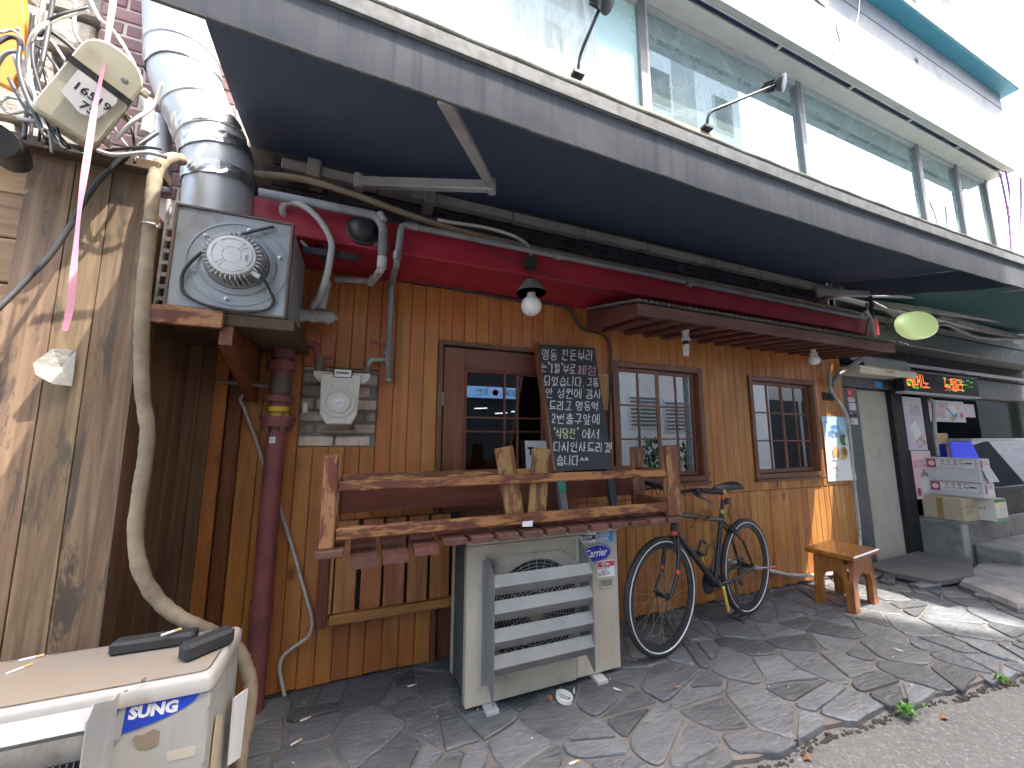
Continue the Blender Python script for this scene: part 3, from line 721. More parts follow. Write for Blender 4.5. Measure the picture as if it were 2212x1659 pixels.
# --- the two casement windows
def casement(x0, x1, z0, z1, lab):
    fr = MB(); t = .045
    for (a, b_) in (((x0, z0), (x0+t, z1)), ((x1-t, z0), (x1, z1)), ((x0+t, z1-t), (x1-t, z1)), ((x0+t, z0), (x1-t, z0+t))):
        fr.box((a[0], WY-.022, a[1]), (b_[0], WY+.05, b_[1]), .004)
    w_ = fr.build('window', 'frame_wood', rest, label=lab)
    MB().box((x0-.012, WY-.035, z0-.022), (x1+.012, WY-.001, z0-.001), .003).build('sill', 'frame_wood_x', w_)
    xm = (x0+x1)/2
    for (s0, s1, dy) in ((x0+t+.002, xm+.008, .006), (xm-.008, x1-t-.002, .026)):
        sf = MB(); q = .034; yy = WY+dy
        sz0, sz1 = z0+t+.002, z1-t-.002
        for (a, b_) in (((s0, sz0), (s0+q, sz1)), ((s1-q, sz0), (s1, sz1)), ((s0+q, sz1-q), (s1-q, sz1)), ((s0+q, sz0), (s1-q, sz0+q))):
            sf.box((a[0], yy, a[1]), (b_[0], yy+.018, b_[1]), .003)
        so = sf.build('sash', 'frame_wood', w_)
        cx = (s0+s1)/2
        MB().box((cx-.008, yy+.002, sz0+q), (cx+.008, yy+.014, sz1-q)).build('muntin', 'frame_wood', so)
        hh = (sz1-sz0-2*q)/3
        for k in (1, 2): MB().box((s0+q, yy+.003, sz0+q+hh*k-.007), (s1-q, yy+.013, sz0+q+hh*k+.007)).build('muntin', 'frame_wood_x', so)
        for ci in range(2):
            for k in range(3):
                pa = s0+q if ci == 0 else cx; pb = cx if ci == 0 else s1-q
                MB().box((pa+.001, yy+.008, sz0+q+hh*k+.001), (pb-.001, yy+.010, sz0+q+hh*(k+1)-.001)).build('pane', 'window_glass', so)
    return w_
casement(1.81, 2.75, .955, 1.915, 'brown casement window behind the right end of the bench')
casement(3.33, 4.29, .945, 1.89, 'brown casement window beside the poster')
# --- dark room behind the glass
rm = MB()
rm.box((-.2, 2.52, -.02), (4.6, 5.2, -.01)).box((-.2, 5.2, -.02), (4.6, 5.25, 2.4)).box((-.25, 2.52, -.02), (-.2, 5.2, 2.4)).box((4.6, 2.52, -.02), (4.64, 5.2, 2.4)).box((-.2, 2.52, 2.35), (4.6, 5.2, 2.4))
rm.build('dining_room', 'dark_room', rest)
for i, (x, y_) in enumerate(((.9, 3.6), (1.6, 4.2), (2.6, 3.9))):
    t_ = MB().cyl((x-.25, y_, 2.28), (x+.25, y_, 2.28), .014, 8).build('tube_light', 'tube_white')
    tag(t_, 'lit fluorescent tube in the dark dining room, '+('nearest behind the door glass', 'further back behind the door', 'behind the window by the bench')[i], 'light', 'tube lights in the dining room')
# corner post and skirting on the left end of the boards
MB().box((-.66, WY-.03, 0), (-.60, WY+.02, 2.3), .004).build('corner_post', 'post_wood', rest)

# ================================================================ upper storey
UY, FY = 2.50, 2.19
up = thing('upper_storey', 'white panelled upper storey with a long row of glazing above the awning', 'building', (4, UY, 3.3))
UX0, UX1 = -2.2, 9.54
for (z0, z1, dy, mt) in ((5.55, 5.782, 0, 'white_paint'), (5.786, 6.318, .004, 'white_paint'), (6.322, 6.658, .018, 'white_paint_old'), (6.662, 6.92, .012, 'white_paint_old')):
    MB().box((UX0, FY+dy, z0), (UX1, FY+.06, z1), .004).build('fascia_panel', mt, up)
MB().box((UX0, FY+.06, 5.62), (UX1-.01, 2.9, 6.92)).build('parapet_core', 'white_paint_old', up)
ev = MB().box((UX0, 2.045, 6.921), (UX1+.12, 2.9, 6.935)).build('eave', 'teal_paint', up)
MB().box((UX0, 2.03, 6.936), (UX1+.13, 2.9, 7.03), .006).build('eave_edge', 'pale_teal', ev)
sf = MB().box((UX0, FY+.0605, 5.552), (UX1-.01, FY+.075, 5.619)).build('soffit_lip', 'soffit_paint', up)
MB().box((UX0, FY+.125, 5.552), (UX1-.01, UY+.05, 5.58)).build('soffit_board', 'soffit_paint', up)
MB().box((UX0, FY+.0755, 5.60), (UX1-.01, FY+.1245, 5.619)).build('slot_lining', 'navy', sf)
x = -1.2
while x < 9.3:
    MB().box((x, FY+.0755, 5.549), (x+.03, FY+.1245, 5.58)).build('bracket', 'soffit_paint', up); x += 1.31
MULL = [-1.3, 2.33, 4.675, 7.30, 8.44, 9.44]
for x in MULL:
    mo = MB().box((x-.05, UY-.03, 3.4), (x+.035, UY+.06, 5.551), .004).build('mullion', 'alu_dark', up)
    MB().box((x+.0352, UY-.028, 3.4), (x+.06, UY+.04, 5.551)).build('reveal', 'alu_frame', mo)
MB().box((UX0, UY-.02, 5.50), (UX1-.12, UY+.05, 5.5515)).build('window_head', 'alu_frame', up)
def pane(x0, x1, mt, z0=3.4, lab=None, dy=0.0):
    MB().box((x0, UY+.012+dy, z0), (x1, UY+.018+dy, 5.498)).build('pane', mt, up, label=lab)
pane(-1.2, .70, 'mint_film', lab='milky mint glass pane above the awning')
pane(.703, 1.80, 'film_glass', lab='pane with torn and scraped white film')
pane(1.803, 2.279, 'mint_film', lab='narrow milky mint pane beside the post')
pane(2.391, 4.624, 'upper_glass'); pane(4.736, 7.249, 'upper_glass'); pane(7.361, 8.389, 'upper_glass'); pane(8.501, 9.389, 'upper_glass')
MB().box((5.40, 2.30, 3.6), (UX1-.05, UY+.005, 4.0), .006).build('ledge', 'white_paint', up)
MB().box((-2.2, 2.43, 3.31), (4.78, UY+.005, 3.6), .006).build('parapet', 'grey_wall', up)
MB().box((4.785, 2.44, 3.41), (5.395, UY+.005, 3.6), .004).build('parapet', 'grey_wall', up)
ur = MB().box((-1.2, 4.6, 3.0), (9.4, 4.65, 5.6)).box((-1.2, 2.6, 3.0), (9.4, 4.6, 3.05)).box((-1.2, 2.6, 5.56), (9.4, 4.6, 5.6)).box((-1.3, 2.6, 3), (-1.25, 4.6, 5.6))
ur.build('upstairs_room', 'grey_wall', up)
# flakes of loose paint hanging from the panels
rp = random.Random(3)
for (x, z, w_, h_) in ((4.35, 5.72, .22, .16), (5.05, 6.12, .12, .3), (5.35, 5.66, .13, .17), (4.75, 6.40, .26, .12), (6.9, 6.52, .1, .12), (4.1, 6.50, .3, .16)):
    p = [(x+w_*math.cos(a)*rp.uniform(.3, .6), FY-.003, z+h_*math.sin(a)*rp.uniform(.3, .6)) for a in [k*math.pi/5 for k in range(10)]]
    MB().prism(p, (0, .0028, 0)).build('bare_patch', 'white_paint_old', up)
# stair tower on the roof
tw = at(1990, 66, 3.2); tw2 = at(2064, 66, 3.2)
tower = thing('stair_tower', 'grey rendered tower rising behind the teal eave', 'building', (tw.x, 3.2, 7.0))
MB().box((tw.x, 3.2, 7.0), (tw2.x, 5.5, 11.5)).build('wall', 'grey_wall', tower)
MB().box((tw.x-.2, 2.9, 11.501), (tw2.x+.25, 5.5, 11.65)).build('slab', 'soffit_paint', tower)
# --- spot lamps on bent arms
def spot(foot, elbow, tip, Y, lab, head, out):
    s = thing('spot_lamp', lab, 'lamp', at(*foot, Y), group='spot lamps on the parapet')
    a, b_, c = at(*foot, Y), at(*elbow, Y-.02), at(*tip, Y-out)
    MB().tube(fillet([a, b_, c], .1, 6), .013, 8).build('arm', 'black_metal', s, 180)
    MB().box(a+V((-.05, -.03, -.02)), a+V((.05, .03, .01)), .004).build('foot_plate', 'black_metal', s)
    d = (c-b_).normalized(); hd = V(head).normalized()
    hb = MB().lathe(c, hd, [(.0, -.13), (.02, -.13), (.025, -.12), (.028, -.02), (.05, .0), (.068, .03), (.072, .05), (.066, .052)], 18).build('lamp_head', 'black_metal', s, 40)
    MB().lathe(c, hd, [(.0, .05), (.06, .05), (.064, .044)], 18).build('lens', 'bulb_glass', hb)
    fins = MB()
    for k in range(10):
        t = k*math.pi/5; u = hd.orthogonal().normalized(); w_ = hd.cross(u); q = u*math.cos(t)+w_*math.sin(t)
        fins.bar(c+hd*-.11+q*.03, c+hd*-.02+q*.045, .004, .02, up=q)
    fins.build('cooling_fins', 'black_metal', hb)
    return s
spot((1248, 160), (1252, 120), (1302, 2), 2.2, 'black spot lamp on a nearly upright arm, cut off by the top of the picture', (.4, -.5, -.6), .25)
spot((1527, 276), (1530, 243), (1680, 182), 2.2, 'black spot lamp on a long slanting arm before the upper glass', (.35, -.75, -.3), .25)
# --- long wooden box frame on the parapet
w0, w1 = at(1218, 158, 2.22), at(1556, 300, 2.22)
wf = thing('sign_frame', 'empty pale wooden sign frame lying along the parapet above the awning', 'frame', (w0.x, 2.22, 3.9))
zt = w0.z*.5+w1.z*.5
MB().box((w0.x, 2.22, zt-.10), (w1.x+.06, 2.25, zt), .003).build('front_rail', 'sill_wood', wf)
MB().box((w1.x, 2.221, zt-.52), (w1.x+.06, 2.249, zt-.1005), .003).build('end_rail', 'sill_wood', wf)
MB().box((w0.x, 2.251, zt-.10), (w0.x+.03, 2.395, zt), .003).build('end_block', 'sill_wood', wf)
MB().box((w0.x+.03, 2.26, zt-.52), (w1.x, 2.27, zt-.1005)).build('backing', 'panel_wood', wf)

# ================================================================ awning
AY0, AY1, AX0, AX1 = 1.15, 2.464, -.62, 4.80
awn = thing('awning', 'navy fabric awning with grey weathered valance over the restaurant front', 'awning', (2, AY1, 2.5))
def sag(u): return -.045*math.sin(math.pi*max(0, min(1, u)))
ZF, ZW = 2.705, 3.02
def top(u, v):
    x = AX0+(AX1-AX0)*u; y = AY0+(AY1-AY0)*v; x += (1-u)*(.07-.14*v)
    return V((x, y, ZF+(ZW-ZF)*v+sag(u)*(1-v)-.02*math.sin(math.pi*v)+.003*math.sin(u*40)*math.sin(math.pi*v)))
MB().grid(top, 60, 10, thick=(0, 0, .004)).build('canopy_cloth', 'awning_cloth', awn, 60)
def val(u, v):
    x = AX0+(AX1-AX0)*u
    return V((x, AY0-.012-.0015*math.sin(x*7)*(1-v)-.001*math.sin(x*17+1)*(1-v), 2.455+.19*v+sag(u)))
vl = MB().grid(val, 110, 5, thick=(0, -.003, 0)).build('valance', 'valance_cloth', awn, 60)
MB().tube([val(i/110, 0)+V((0, -.0015, 0)) for i in range(111)], .006, 6).build('hem', 'awning_edge', vl, 180)
sv_ = MB().grid(lambda u, v: V((AX1-.004, AY0+(2.44-AY0)*u, top(1, u).z-.005-.2*v*(1-.25*u)+.004*math.sin(u*19)*v)), 30, 4, thick=(.003, 0, 0)).build('side_valance', 'awning_cloth', awn, 60)
def fbar(z0, z1, y0, y1, name, mt):
    mb = MB(); n = 40
    for i in range(n):
        u0, u1 = i/n, (i+1)/n
        xa, xb = AX0+(AX1-AX0)*u0, AX0+(AX1-AX0)*u1; sa, sb_ = sag(u0), sag(u1)
        mb.add([(xa, y0, z0+sa), (xa, y1, z0+sa), (xa, y1, z1+sa), (xa, y0, z1+sa), (xb, y0, z0+sb_), (xb, y1, z0+sb_), (xb, y1, z1+sb_), (xb, y0, z1+sb_)],
               [(0, 4, 5, 1), (1, 5, 6, 2), (2, 6, 7, 3), (3, 7, 4, 0)]+([(0, 1, 2, 3)] if i == 0 else [])+([(4, 7, 6, 5)] if i == n-1 else []))
    return mb.build(name, mt, awn)
fbar(2.645, 2.70, AY0-.03, AY0-.001, 'front_bar', 'awning_bar')
MB().tube([V((AX0+(AX1-AX0)*i/60, AY0-.008, 2.722+sag(i/60)+.003*math.sin(i*1.7))) for i in range(61)], .018, 8).build('front_roll', 'awning_edge', awn, 180)
# square mounting tube along the wall in sections
cz0 = .5*(at(1106, 470, 2.33).z+at(1268, 508, 2.33).z)
xs = [-.50, -.33, .02, .34, .92, 1.5, 2.1, 2.75, 3.45, 4.2, 4.66]
for i, (a, b_) in enumerate(zip(xs[:-1], xs[1:])):
    MB().box((a+.004, 2.30, cz0-.035+.006*(i % 2)), (b_-.004, 2.36, cz0+.03), .004).build('mounting_tube', 'cassette', awn)
    if i in (0, 2, 9): MB().box((b_-.035, 2.285, cz0-.05), (b_+.035, WY-.006, cz0+.06), .004).build('wall_bracket', 'cassette', awn)
def fold_arm(sh, el, tip, name='folding_arm'):
    a = MB().bar(sh, el, .045, .06, bev=.006).build(name, 'arm_grey', awn)
    MB().cyl(sh+V((0, 0, -.045)), sh+V((0, 0, .045)), .03, 12).build('shoulder_joint', 'arm_grey', a, 40)
    MB().cyl(el+V((0, 0, -.04)), el+V((0, 0, .04)), .026, 12).build('elbow_joint', 'arm_grey', a, 40)
    MB().bar(el, tip, .05, .035, bev=.005).build('forearm', 'arm_grey', a)
    return a
sh = at(775, 394, 2.25); el = at(1062, 403, 1.93); fp = at(958, 212, 1.19)
fold_arm(sh, el, fp)
MB().box(sh+V((.035, -.028, -.02)), sh+V((.06, -.024, .02))).build('arm_label', 'yellow_tape', awn)
fold_arm(at(1770, 632, 2.25), at(2040, 640, 1.95), at(2230, 622, 1.25))

# ================================================================ teal awning of the neighbouring shop
tea = thing('teal_awning', 'dark teal awning over the shop on the right', 'awning', (7, 2.4, 2.5))
def tt(u, v): x0 = 5.25-.38*v*v; return V((x0+(9.3-x0)*u, .85+1.58*v, 2.50+.40*v-.03*math.sin(math.pi*u)))  # front edge drawn out beyond view to shade the shop step
MB().grid(tt, 16, 4, thick=(0, 0, .005)).build('canopy_cloth', 'teal_cloth', tea, 60)
MB().box((4.78, 2.28, 2.58), (9.2, 2.36, 2.66), .005).build('mounting_tube', 'cassette', tea)
MB().bar(at(1885, 655, 2.25), at(2230, 700, 2.0), .05, .06, bev=.005).build('arm', 'cassette', tea)
MB().bar(at(2025, 682, 2.3), at(2230, 737, 2.2), .05, .05, bev=.005).build('arm', 'cassette', tea)

# ================================================================ houses across the street (they shade it and show in the glass)
OY = -3.5
opp = thing('opposite_building', 'tall pale block across the street, seen mirrored in the windows', 'building', (6, OY, 0))
def oblock(x0, x1, z1, mt='stucco_white'): MB().box((x0, OY-6, -.03), (x1, OY, z1)).build('wall', mt, opp)
oblock(3.8, 9.15, 16.3); oblock(9.15, 10.2, 14.3, 'grey_wall'); oblock(10.2, 12.4, 16.3)  # unseen block heights shaped to shade the street, with a gap for sun
ro = random.Random(9)
for fl in range(1, 5):
    for x in (4.2, 5.5, 6.9, 8.1, 11.0):
        z = 3.6+(fl-1)*2.8
        fo = MB().box((x, OY+.001, z), (x+.95, OY+.05, z+1.4), .01).build('window', 'alu_frame', opp)
        MB().box((x+.06, OY+.051, z+.06), (x+.89, OY+.056, z+1.34)).build('pane', 'shop_black', fo)
for (x, z) in ((6.75, 1.55), (8.0, 1.45)):
    lv = MB().box((x, OY+.001, z), (x+1.05, OY+.03, z+.95), .006).build('louver_vent', 'stucco_white', opp)
    for k in range(8): MB().bar((x+.05, OY+.04, z+.1+k*.105), (x+1.0, OY+.04, z+.1+k*.105), .02, .05, up=(0, -1, .7)).build('slat', 'dark_panel', lv)
fs = thing('flower_shop', 'dark low shop across the street with a pale blue name board', 'building', (1.5, OY, 0))
MB().box((1.59, OY-3.7, 2.9), (3.79, OY, 3.2)).box((-3.0, OY-3.8, -.03), (1.58, OY-3.7, 3.2)).box((-3.0, OY-3.7, 2.9), (1.58, OY, 3.2)).box((-3.1, OY-3.7, -.03), (-3, OY, 3.2)).build('shop_room', 'dark_room', fs)
MB().box((1.62, OY+.02, -.02), (3.78, OY+.04, 2.9)).build('shop_glazing', 'shop_black', fs)
MB().box((-3.1, OY-3.9, 3.21), (3.79, OY, 9.0)).build('upper_wall', 'stucco_white', fs)  # unseen storeys added to cut sky light on the left, pale for bounce
sg = MB().box((2.15, OY+.05, 2.2), (3.55, OY+.12, 2.46), .01).build('name_board', 'sign_lit', fs)
text('명동', .17, 'navy', sg, (3.42, OY+.1215, 2.265), xa=(-1, 0, 0))
text('화원', .17, 'navy', sg, (2.72, OY+.1215, 2.265), xa=(-1, 0, 0))
MB().lathe((2.88, OY+.1215, 2.33), (0, 1, 0), [(.06, 0), (.075, 0), (.075, .003), (.06, .003), (.06, 0)], 20).build('emblem', 'print_red', sg)
for (x, z) in ((2.4, 1.95), (2.9, 1.85), (3.3, 1.9)):
    MB().cyl((x, OY+.06, z), (x+.3, OY+.06, z+.02), .012, 6).build('tube_light', 'tube_white', fs)
rq = random.Random(14)
def bush(name, c, r, h, n, lab, mt='plant_green', pot=True):
    t = thing(name, lab, 'plant', (c[0], c[1], -.03), group='potted plants across the street')
    if pot: MB().lathe((c[0], c[1], -.03), (0, 0, 1), [(.0, 0), (.12, 0), (.16, .28), (.14, .28), (.13, .24), (0, .24)], 14).build('pot', 'shade_grey', t, 40)
    mb = MB()
    for i in range(n):
        a = rq.uniform(0, 6.28); e = rq.uniform(-.2, 1.3); l = rq.uniform(.12, .28)
        p = V((c[0]+rq.gauss(0, r*.4), c[1]+rq.gauss(0, r*.35), .3+rq.random()*h))
        d = V((math.cos(a)*math.cos(e), math.sin(a)*math.cos(e), math.sin(e))); s_ = d.cross(V((0, 0, 1))).normalized()*l*.22
        mb.add([p, p+d*l*.5+s_, p+d*l, p+d*l*.5-s_], [(0, 1, 2, 3)])
    mb.build('leaves', mt, t)
    return t
bush('potted_plant', (7.2, OY+.3), .3, .9, 160, 'leafy green potted plant by the louvred white wall across the street')
bush('potted_plant', (8.5, OY+.35), .25, .7, 120, 'small green potted plant further along the white wall across the street')
bush('potted_plant', (1.9, OY+.35), .25, .9, 120, 'green potted plant before the flower shop across the street')
pole = thing('street_pole', 'grey steel pole across the street mirrored in the windows', 'pole', (8.0, OY+.8, 0))
MB().cyl((7.95, OY+.9, -.03), (7.95, OY+.9, 6.5), .08, 14, .06).build('shaft', 'pipe_grey', pole, 40)
MB().cyl((7.95, OY+.9, -.03), (7.95, OY+.9, .25), .11, 14).build('base', 'concrete', pole, 40)
# the yellow shop sign that the upper panes mirror
ys = thing('yellow_sign', 'yellow sign board across the street mirrored in the upper glass', 'sign', (17, OY, 8))
MB().box((13.0, OY-.4, 8.2), (21.5, OY, 9.9), .03).build('board', 'yellow_tape', ys)
text('KCM', 1.1, 'print_blue', ys, (17.2, OY+.002, 8.6), xa=(-1, 0, 0), bold=.02)
MB().box((12.45, OY-6, -.03), (24, OY-.45, 8.1)).build('wall', 'grey_wall', ys)  # unseen block added to darken what the window beside the poster mirrors

for k in range(5): MB().box((12.6+k*2.25, OY-.449, .1), (14.6+k*2.25, OY-.40, 2.6)).build('dark_reflection_panel', 'shop_black', ys)  # dark panels added so the window beside the poster mirrors less light
# ================================================================ left side: fence, recess, brick pier, rubble
FYL = 1.85
fen = thing('plank_fence', 'sun bleached plank fence behind the white outdoor unit', 'fence', (-1.3, FYL, 0))
x = -.79; rf = random.Random(2); i = 0; LEAN = .03
while x > -2.2:
    w_ = rf.uniform(.105, .14); sl = .012
    MB().add([V((x-w_+.002, FYL+rf.uniform(-.006, .004), 0)), V((x-.002, FYL+rf.uniform(-.006, .004), 0)), V((x-.002-LEAN, FYL, 2.38)), V((x-w_-LEAN+.002, FYL, 2.38)),
              V((x-w_+.002, FYL+.022, 0)), V((x-.002, FYL+.022, 0)), V((x-.002-LEAN, FYL+.022, 2.38)), V((x-w_-LEAN+.002, FYL+.022, 2.38))],
             [(0, 1, 2, 3), (5, 4, 7, 6), (1, 5, 6, 2), (4, 0, 3, 7), (3, 2, 6, 7), (0, 4, 5, 1)]).build('plank', 'fence_wood', fen)
    x -= w_; i += 1
    if i >= 3: break
fx = x
zc = .5*(at(15, 295, FYL).z+at(325, 370, FYL).z)
MB().box((-2.3, FYL-.05, zc-.035), (-.80, FYL+.06, zc+.01), .004).build('cap_board', 'dark_wood', fen)
zz = 0.0; i = 0
while zz < 2.32:
    h_ = rf.uniform(.15, .22)
    if zz > .1: MB().box((-2.3, FYL+.008+rf.uniform(0, .012), zz), (fx+.02-.03*(zz/2.3), FYL+.04, zz+h_-.006), .004).build('cross_board', 'fence_wood_x', fen)
    zz += h_; i += 1
MB().box((-2.3, FYL+.041, -.02), (-.83, FYL+.06, 2.36)).build('backing', 'dark_wood', fen)
for k in range(4):
    y0 = FYL+.0605+k*.135
    MB().box((-.865, y0, 0), (-.845, y0+.132, 2.25), .003).build('side_plank', 'recess_wood', fen)
rec = thing('recess_boards', 'dark stained boards in the recess between fence and restaurant', 'fence', (-.75, 2.42, 0))
for k, mt in enumerate(('recess_wood', 'recess_wood', 'recess_wood', 'wall_wood')):
    MB().box((-.905+k*.06, 2.415-.004*(k % 2), 0), (-.905+k*.06+.058, 2.44, 2.3), .003).build('plank', mt, rec)
# brick pier
pier = thing('brick_pier', 'purple red brick pier behind the silver duct', 'wall', (-1.2, 2.35, 2.2))
PX0, PX1, PY = -1.26, -.70, 2.18
MB().box((PX0+.004, PY+.005, 2.3), (PX1-.004, 2.9, 4.6)).build('mortar', 'pale_mortar', pier)
z = 2.45; row = 0; bf = None
while z < 4.5:
    x = PX0-(row % 2)*.095
    while x < PX1-.01:
        xa, xb = max(x, PX0), min(x+.178, PX1)
        if xb-xa > .03: MB().box((xa, PY+random.uniform(-.003, .002), z), (xb, PY+.04, z+.06), .004).build('brick', 'purple_brick', pier)
        x += .19
    z += .073; row += 1
rub = thing('rubble_wall', 'pale rubble stone wall behind the tangle of cables', 'wall', (-1.9, 2.4, 2.0))
MB().box((-3.2, 2.42, 0), (-1.0, 2.8, 4.8)).build('core', 'old_mortar', rub)
rr = random.Random(8); z = 2.0
while z < 4.6:
    h_ = rr.uniform(.12, .22); x = -3.1
    while x < -1.05:
        l = rr.uniform(.15, .34)
        p = [(x+.01+rr.uniform(0, .02), 2.36+rr.uniform(-.03, .02), z+.01+rr.uniform(0, .02)), (x+l-.01, 2.36+rr.uniform(-.03, .02), z+.01+rr.uniform(0, .02)), (x+l-.02, 2.36+rr.uniform(-.03, .02), z+h_-.01), (x+.02, 2.36+rr.uniform(-.03, .02), z+h_-.012)]
        MB().prism(p, (0, .1, 0), .015).build('stone', 'rubble', rub); x += l
    z += h_
# orange board
og = thing('orange_board', 'orange rounded board at the top left corner behind the cables', 'sign', at(20, 190, 1.75))
pts = [at(*p, 1.75) for p in ((-60, -80), (30, -80), (46, -20), (52, 40), (46, 110), (36, 160), (18, 188), (-60, 150))]
MB().prism(pts, (0, .03, 0), .004).build('panel', 'orange_plastic', og)

# ================================================================ galvanised duct
dct = thing('ventilation_duct', 'shiny galvanised ventilation duct rising from the fan box', 'duct', at(476, 450, 2.08))
cl = spline([at(476, 452, 2.08)+V((0, 0, -.14)), at(476, 430, 2.08), at(475, 380, 2.08), at(462, 315, 2.08), at(425, 235, 2.08), at(400, 160, 2.08), at(394, 70, 2.08), at(390, -60, 2.08), at(388, -260, 2.08)], 10)
DR = .142
n = len(cl)
cuts = [0, 17, 31, 39, 54, 68, n-1]
dd = MB()
for a, b_ in zip(cuts[:-1], cuts[1:]):
    seg = cl[a:b_+1]
    MB().tube(seg, [DR+.003*(k == 0) for k in range(len(seg))], 36, cap=False).build('duct_section', 'galvanised', dct, 50)
for a in cuts[1:-1]:
    t = (cl[min(a+1, n-1)]-cl[a-1]).normalized()
    MB().tube([cl[a]-t*.006, cl[a], cl[a]+t*.006], [DR+.001, DR+.0045, DR+.001], 36, cap=False).build('seam_ring', 'galvanised', dct, 50)
for a in (16, 27, 33, 50):
    t = (cl[a+1]-cl[a-1]).normalized(); u = t.orthogonal().normalized(); w_ = t.cross(u)
    mb = MB(); vs = []; rg = random.Random(a)
    for s_ in (-.03, -.01, .01, .03):
        for k in range(36):
            g = 2*math.pi*k/36; q = DR+.004+rg.uniform(0, .004); vs.append(cl[a]+t*(s_+rg.uniform(-.004, .004))+(u*math.cos(g)+w_*math.sin(g))*q)
    mb.add(vs, [(j*36+k, j*36+(k+1) % 36, (j+1)*36+(k+1) % 36, (j+1)*36+k) for j in range(3) for k in range(36)])
    mb.build('foil_tape', 'foil_tape', dct)
# second, foil wrapped pipe behind
fw = cable('foil_wrapped_pipe', path(2.2, (345, 260), (346, 340), (348, 420)), .055, 'foil_tape', 'short foil wrapped pipe behind the duct', 'pipe', n=20)

# ================================================================ exhaust fan box
FX0, FX1, FZ0, FZ1, FBY = -.765, -.342, 1.845, 2.285, 1.90
fan = thing('exhaust_fan', 'grey sheet metal fan box with a finned white motor below the duct', 'fan', (-.55, FBY, FZ0))
MB().box((FX0, FBY, FZ0), (FX1, 2.34, FZ1), .004).build('box', 'grey_metal', fan)
rim = MB()
for (a, b_) in (((FX0-.006, FZ0-.006), (FX0+.004, FZ1+.006)), ((FX1-.004, FZ0-.006), (FX1+.006, FZ1+.006)), ((FX0+.004, FZ1-.003), (FX1-.004, FZ1+.007)), ((FX0+.004, FZ0-.007), (FX1-.004, FZ0+.003))):
    rim.box((a[0], FBY-.008, a[1]), (b_[0], FBY+.03, b_[1]), .001)
rim.build('flange', 'rusty_edge', fan)
mc = at(508, 560, FBY-.05); mc.y = FBY
ax = V((0, -1, 0))
rg_ = MB().lathe(mc, ax, [(.19, .0), (.19, .004), (.182, .005), (.18, .001)], 48)
rg_.lathe(mc, ax, [(.145, .0), (.142, .012), (.128, .02), (.12, .018), (.118, .0)], 48)
rg_.build('pressed_rings', 'grey_metal', fan, 40)
mo = MB().lathe(mc, ax, [(.118, .0), (.116, .022), (.09, .024), (.086, .06)], 48).build('motor', 'pipe_grey', fan, 40)  # darker grey put in for the shade in the gaps between fins
MB().lathe(mc, ax, [(.0, .098), (.05, .098), (.084, .094), (.088, .085), (.085, .05)], 40).build('motor_cap', 'cast_alu', mo, 35)
fin = MB()
for k in range(36):
    a = 2*math.pi*k/36
    if 5.3 < a < 5.75: continue
    q = V((math.cos(a), 0, math.sin(a)))
    fin.bar(mc+q*.097+ax*.026, mc+q*.09+ax*.09, .0025, .03, up=q)
fin.build('cooling_fins', 'cast_alu', mo)
rib = MB()
for k in range(4):
    a = math.pi/4+k*math.pi/2
    for da in (-.12, .12):
        q = V((math.cos(a+da), 0, math.sin(a+da))); rib.bar(mc+q*.032+ax*.098, mc+q*.07+ax*.097, .002, .004, up=ax)
    pts = [mc+V((math.cos(t), 0, math.sin(t)))*.034+ax*.098 for t in [a+.25+(math.pi/2-.5)*j/8 for j in range(9)]]
    rib.tube(pts, .0018, 5)
    pts = [mc+V((math.cos(t), 0, math.sin(t)))*.07+ax*.097 for t in [a+.15+(math.pi/2-.3)*j/10 for j in range(11)]]
    rib.tube(pts, .0018, 5)
rib.build('cast_ribs', 'cast_alu', mo, 60)
text('P295', .014, 'print_black', mo, mc+ax*.0992+V((.058, 0, -.02)), xa=(0, 0, 1), ya=(-1, 0, 0))
for k in range(6):
    a = .35+k*math.pi/3; p = mc+V((math.cos(a), 0, math.sin(a)))*.165
    MB().lathe(p, ax, [(.011, 0), (.011, .004), (.006, .005), (.006, .01), (0, .011)], 10).build('bolt', 'steel', fan, 40)
for k in range(4):
    a = .7+k*math.pi/2; p = mc+V((math.cos(a), 0, math.sin(a)))*.108+ax*.023
    MB().lathe(p, ax, [(.006, 0), (.005, .004), (0, .005)], 8).build('screw', 'brass', mo)
cord = spline([mc+V((.075, -.07, -.06)), mc+V((.11, -.06, -.075)), mc+V((.13, -.03, -.11)), mc+V((.145, -.012, -.15)), mc+V((.12, -.012, -.195)), mc+V((.02, -.012, -.215)), mc+V((-.1, -.012, -.2)), mc+V((-.17, -.012, -.16)), mc+V((-.185, -.012, -.1)), mc+V((-.17, -.02, -.05)), mc+V((-.12, -.03, .02)), mc+V((-.03, -.03, .1)), mc+V((.06, -.02, .16)), mc+V((.12, -.012, .195))], 6)
MB().tube(cord, .0065, 8).build('power_cord', 'cable_black', fan, 180)
MB().cyl(mc+V((.068, -.072, -.055)), mc+V((.098, -.066, -.07)), .011, 10).build('cable_gland', 'porcelain', fan, 40)
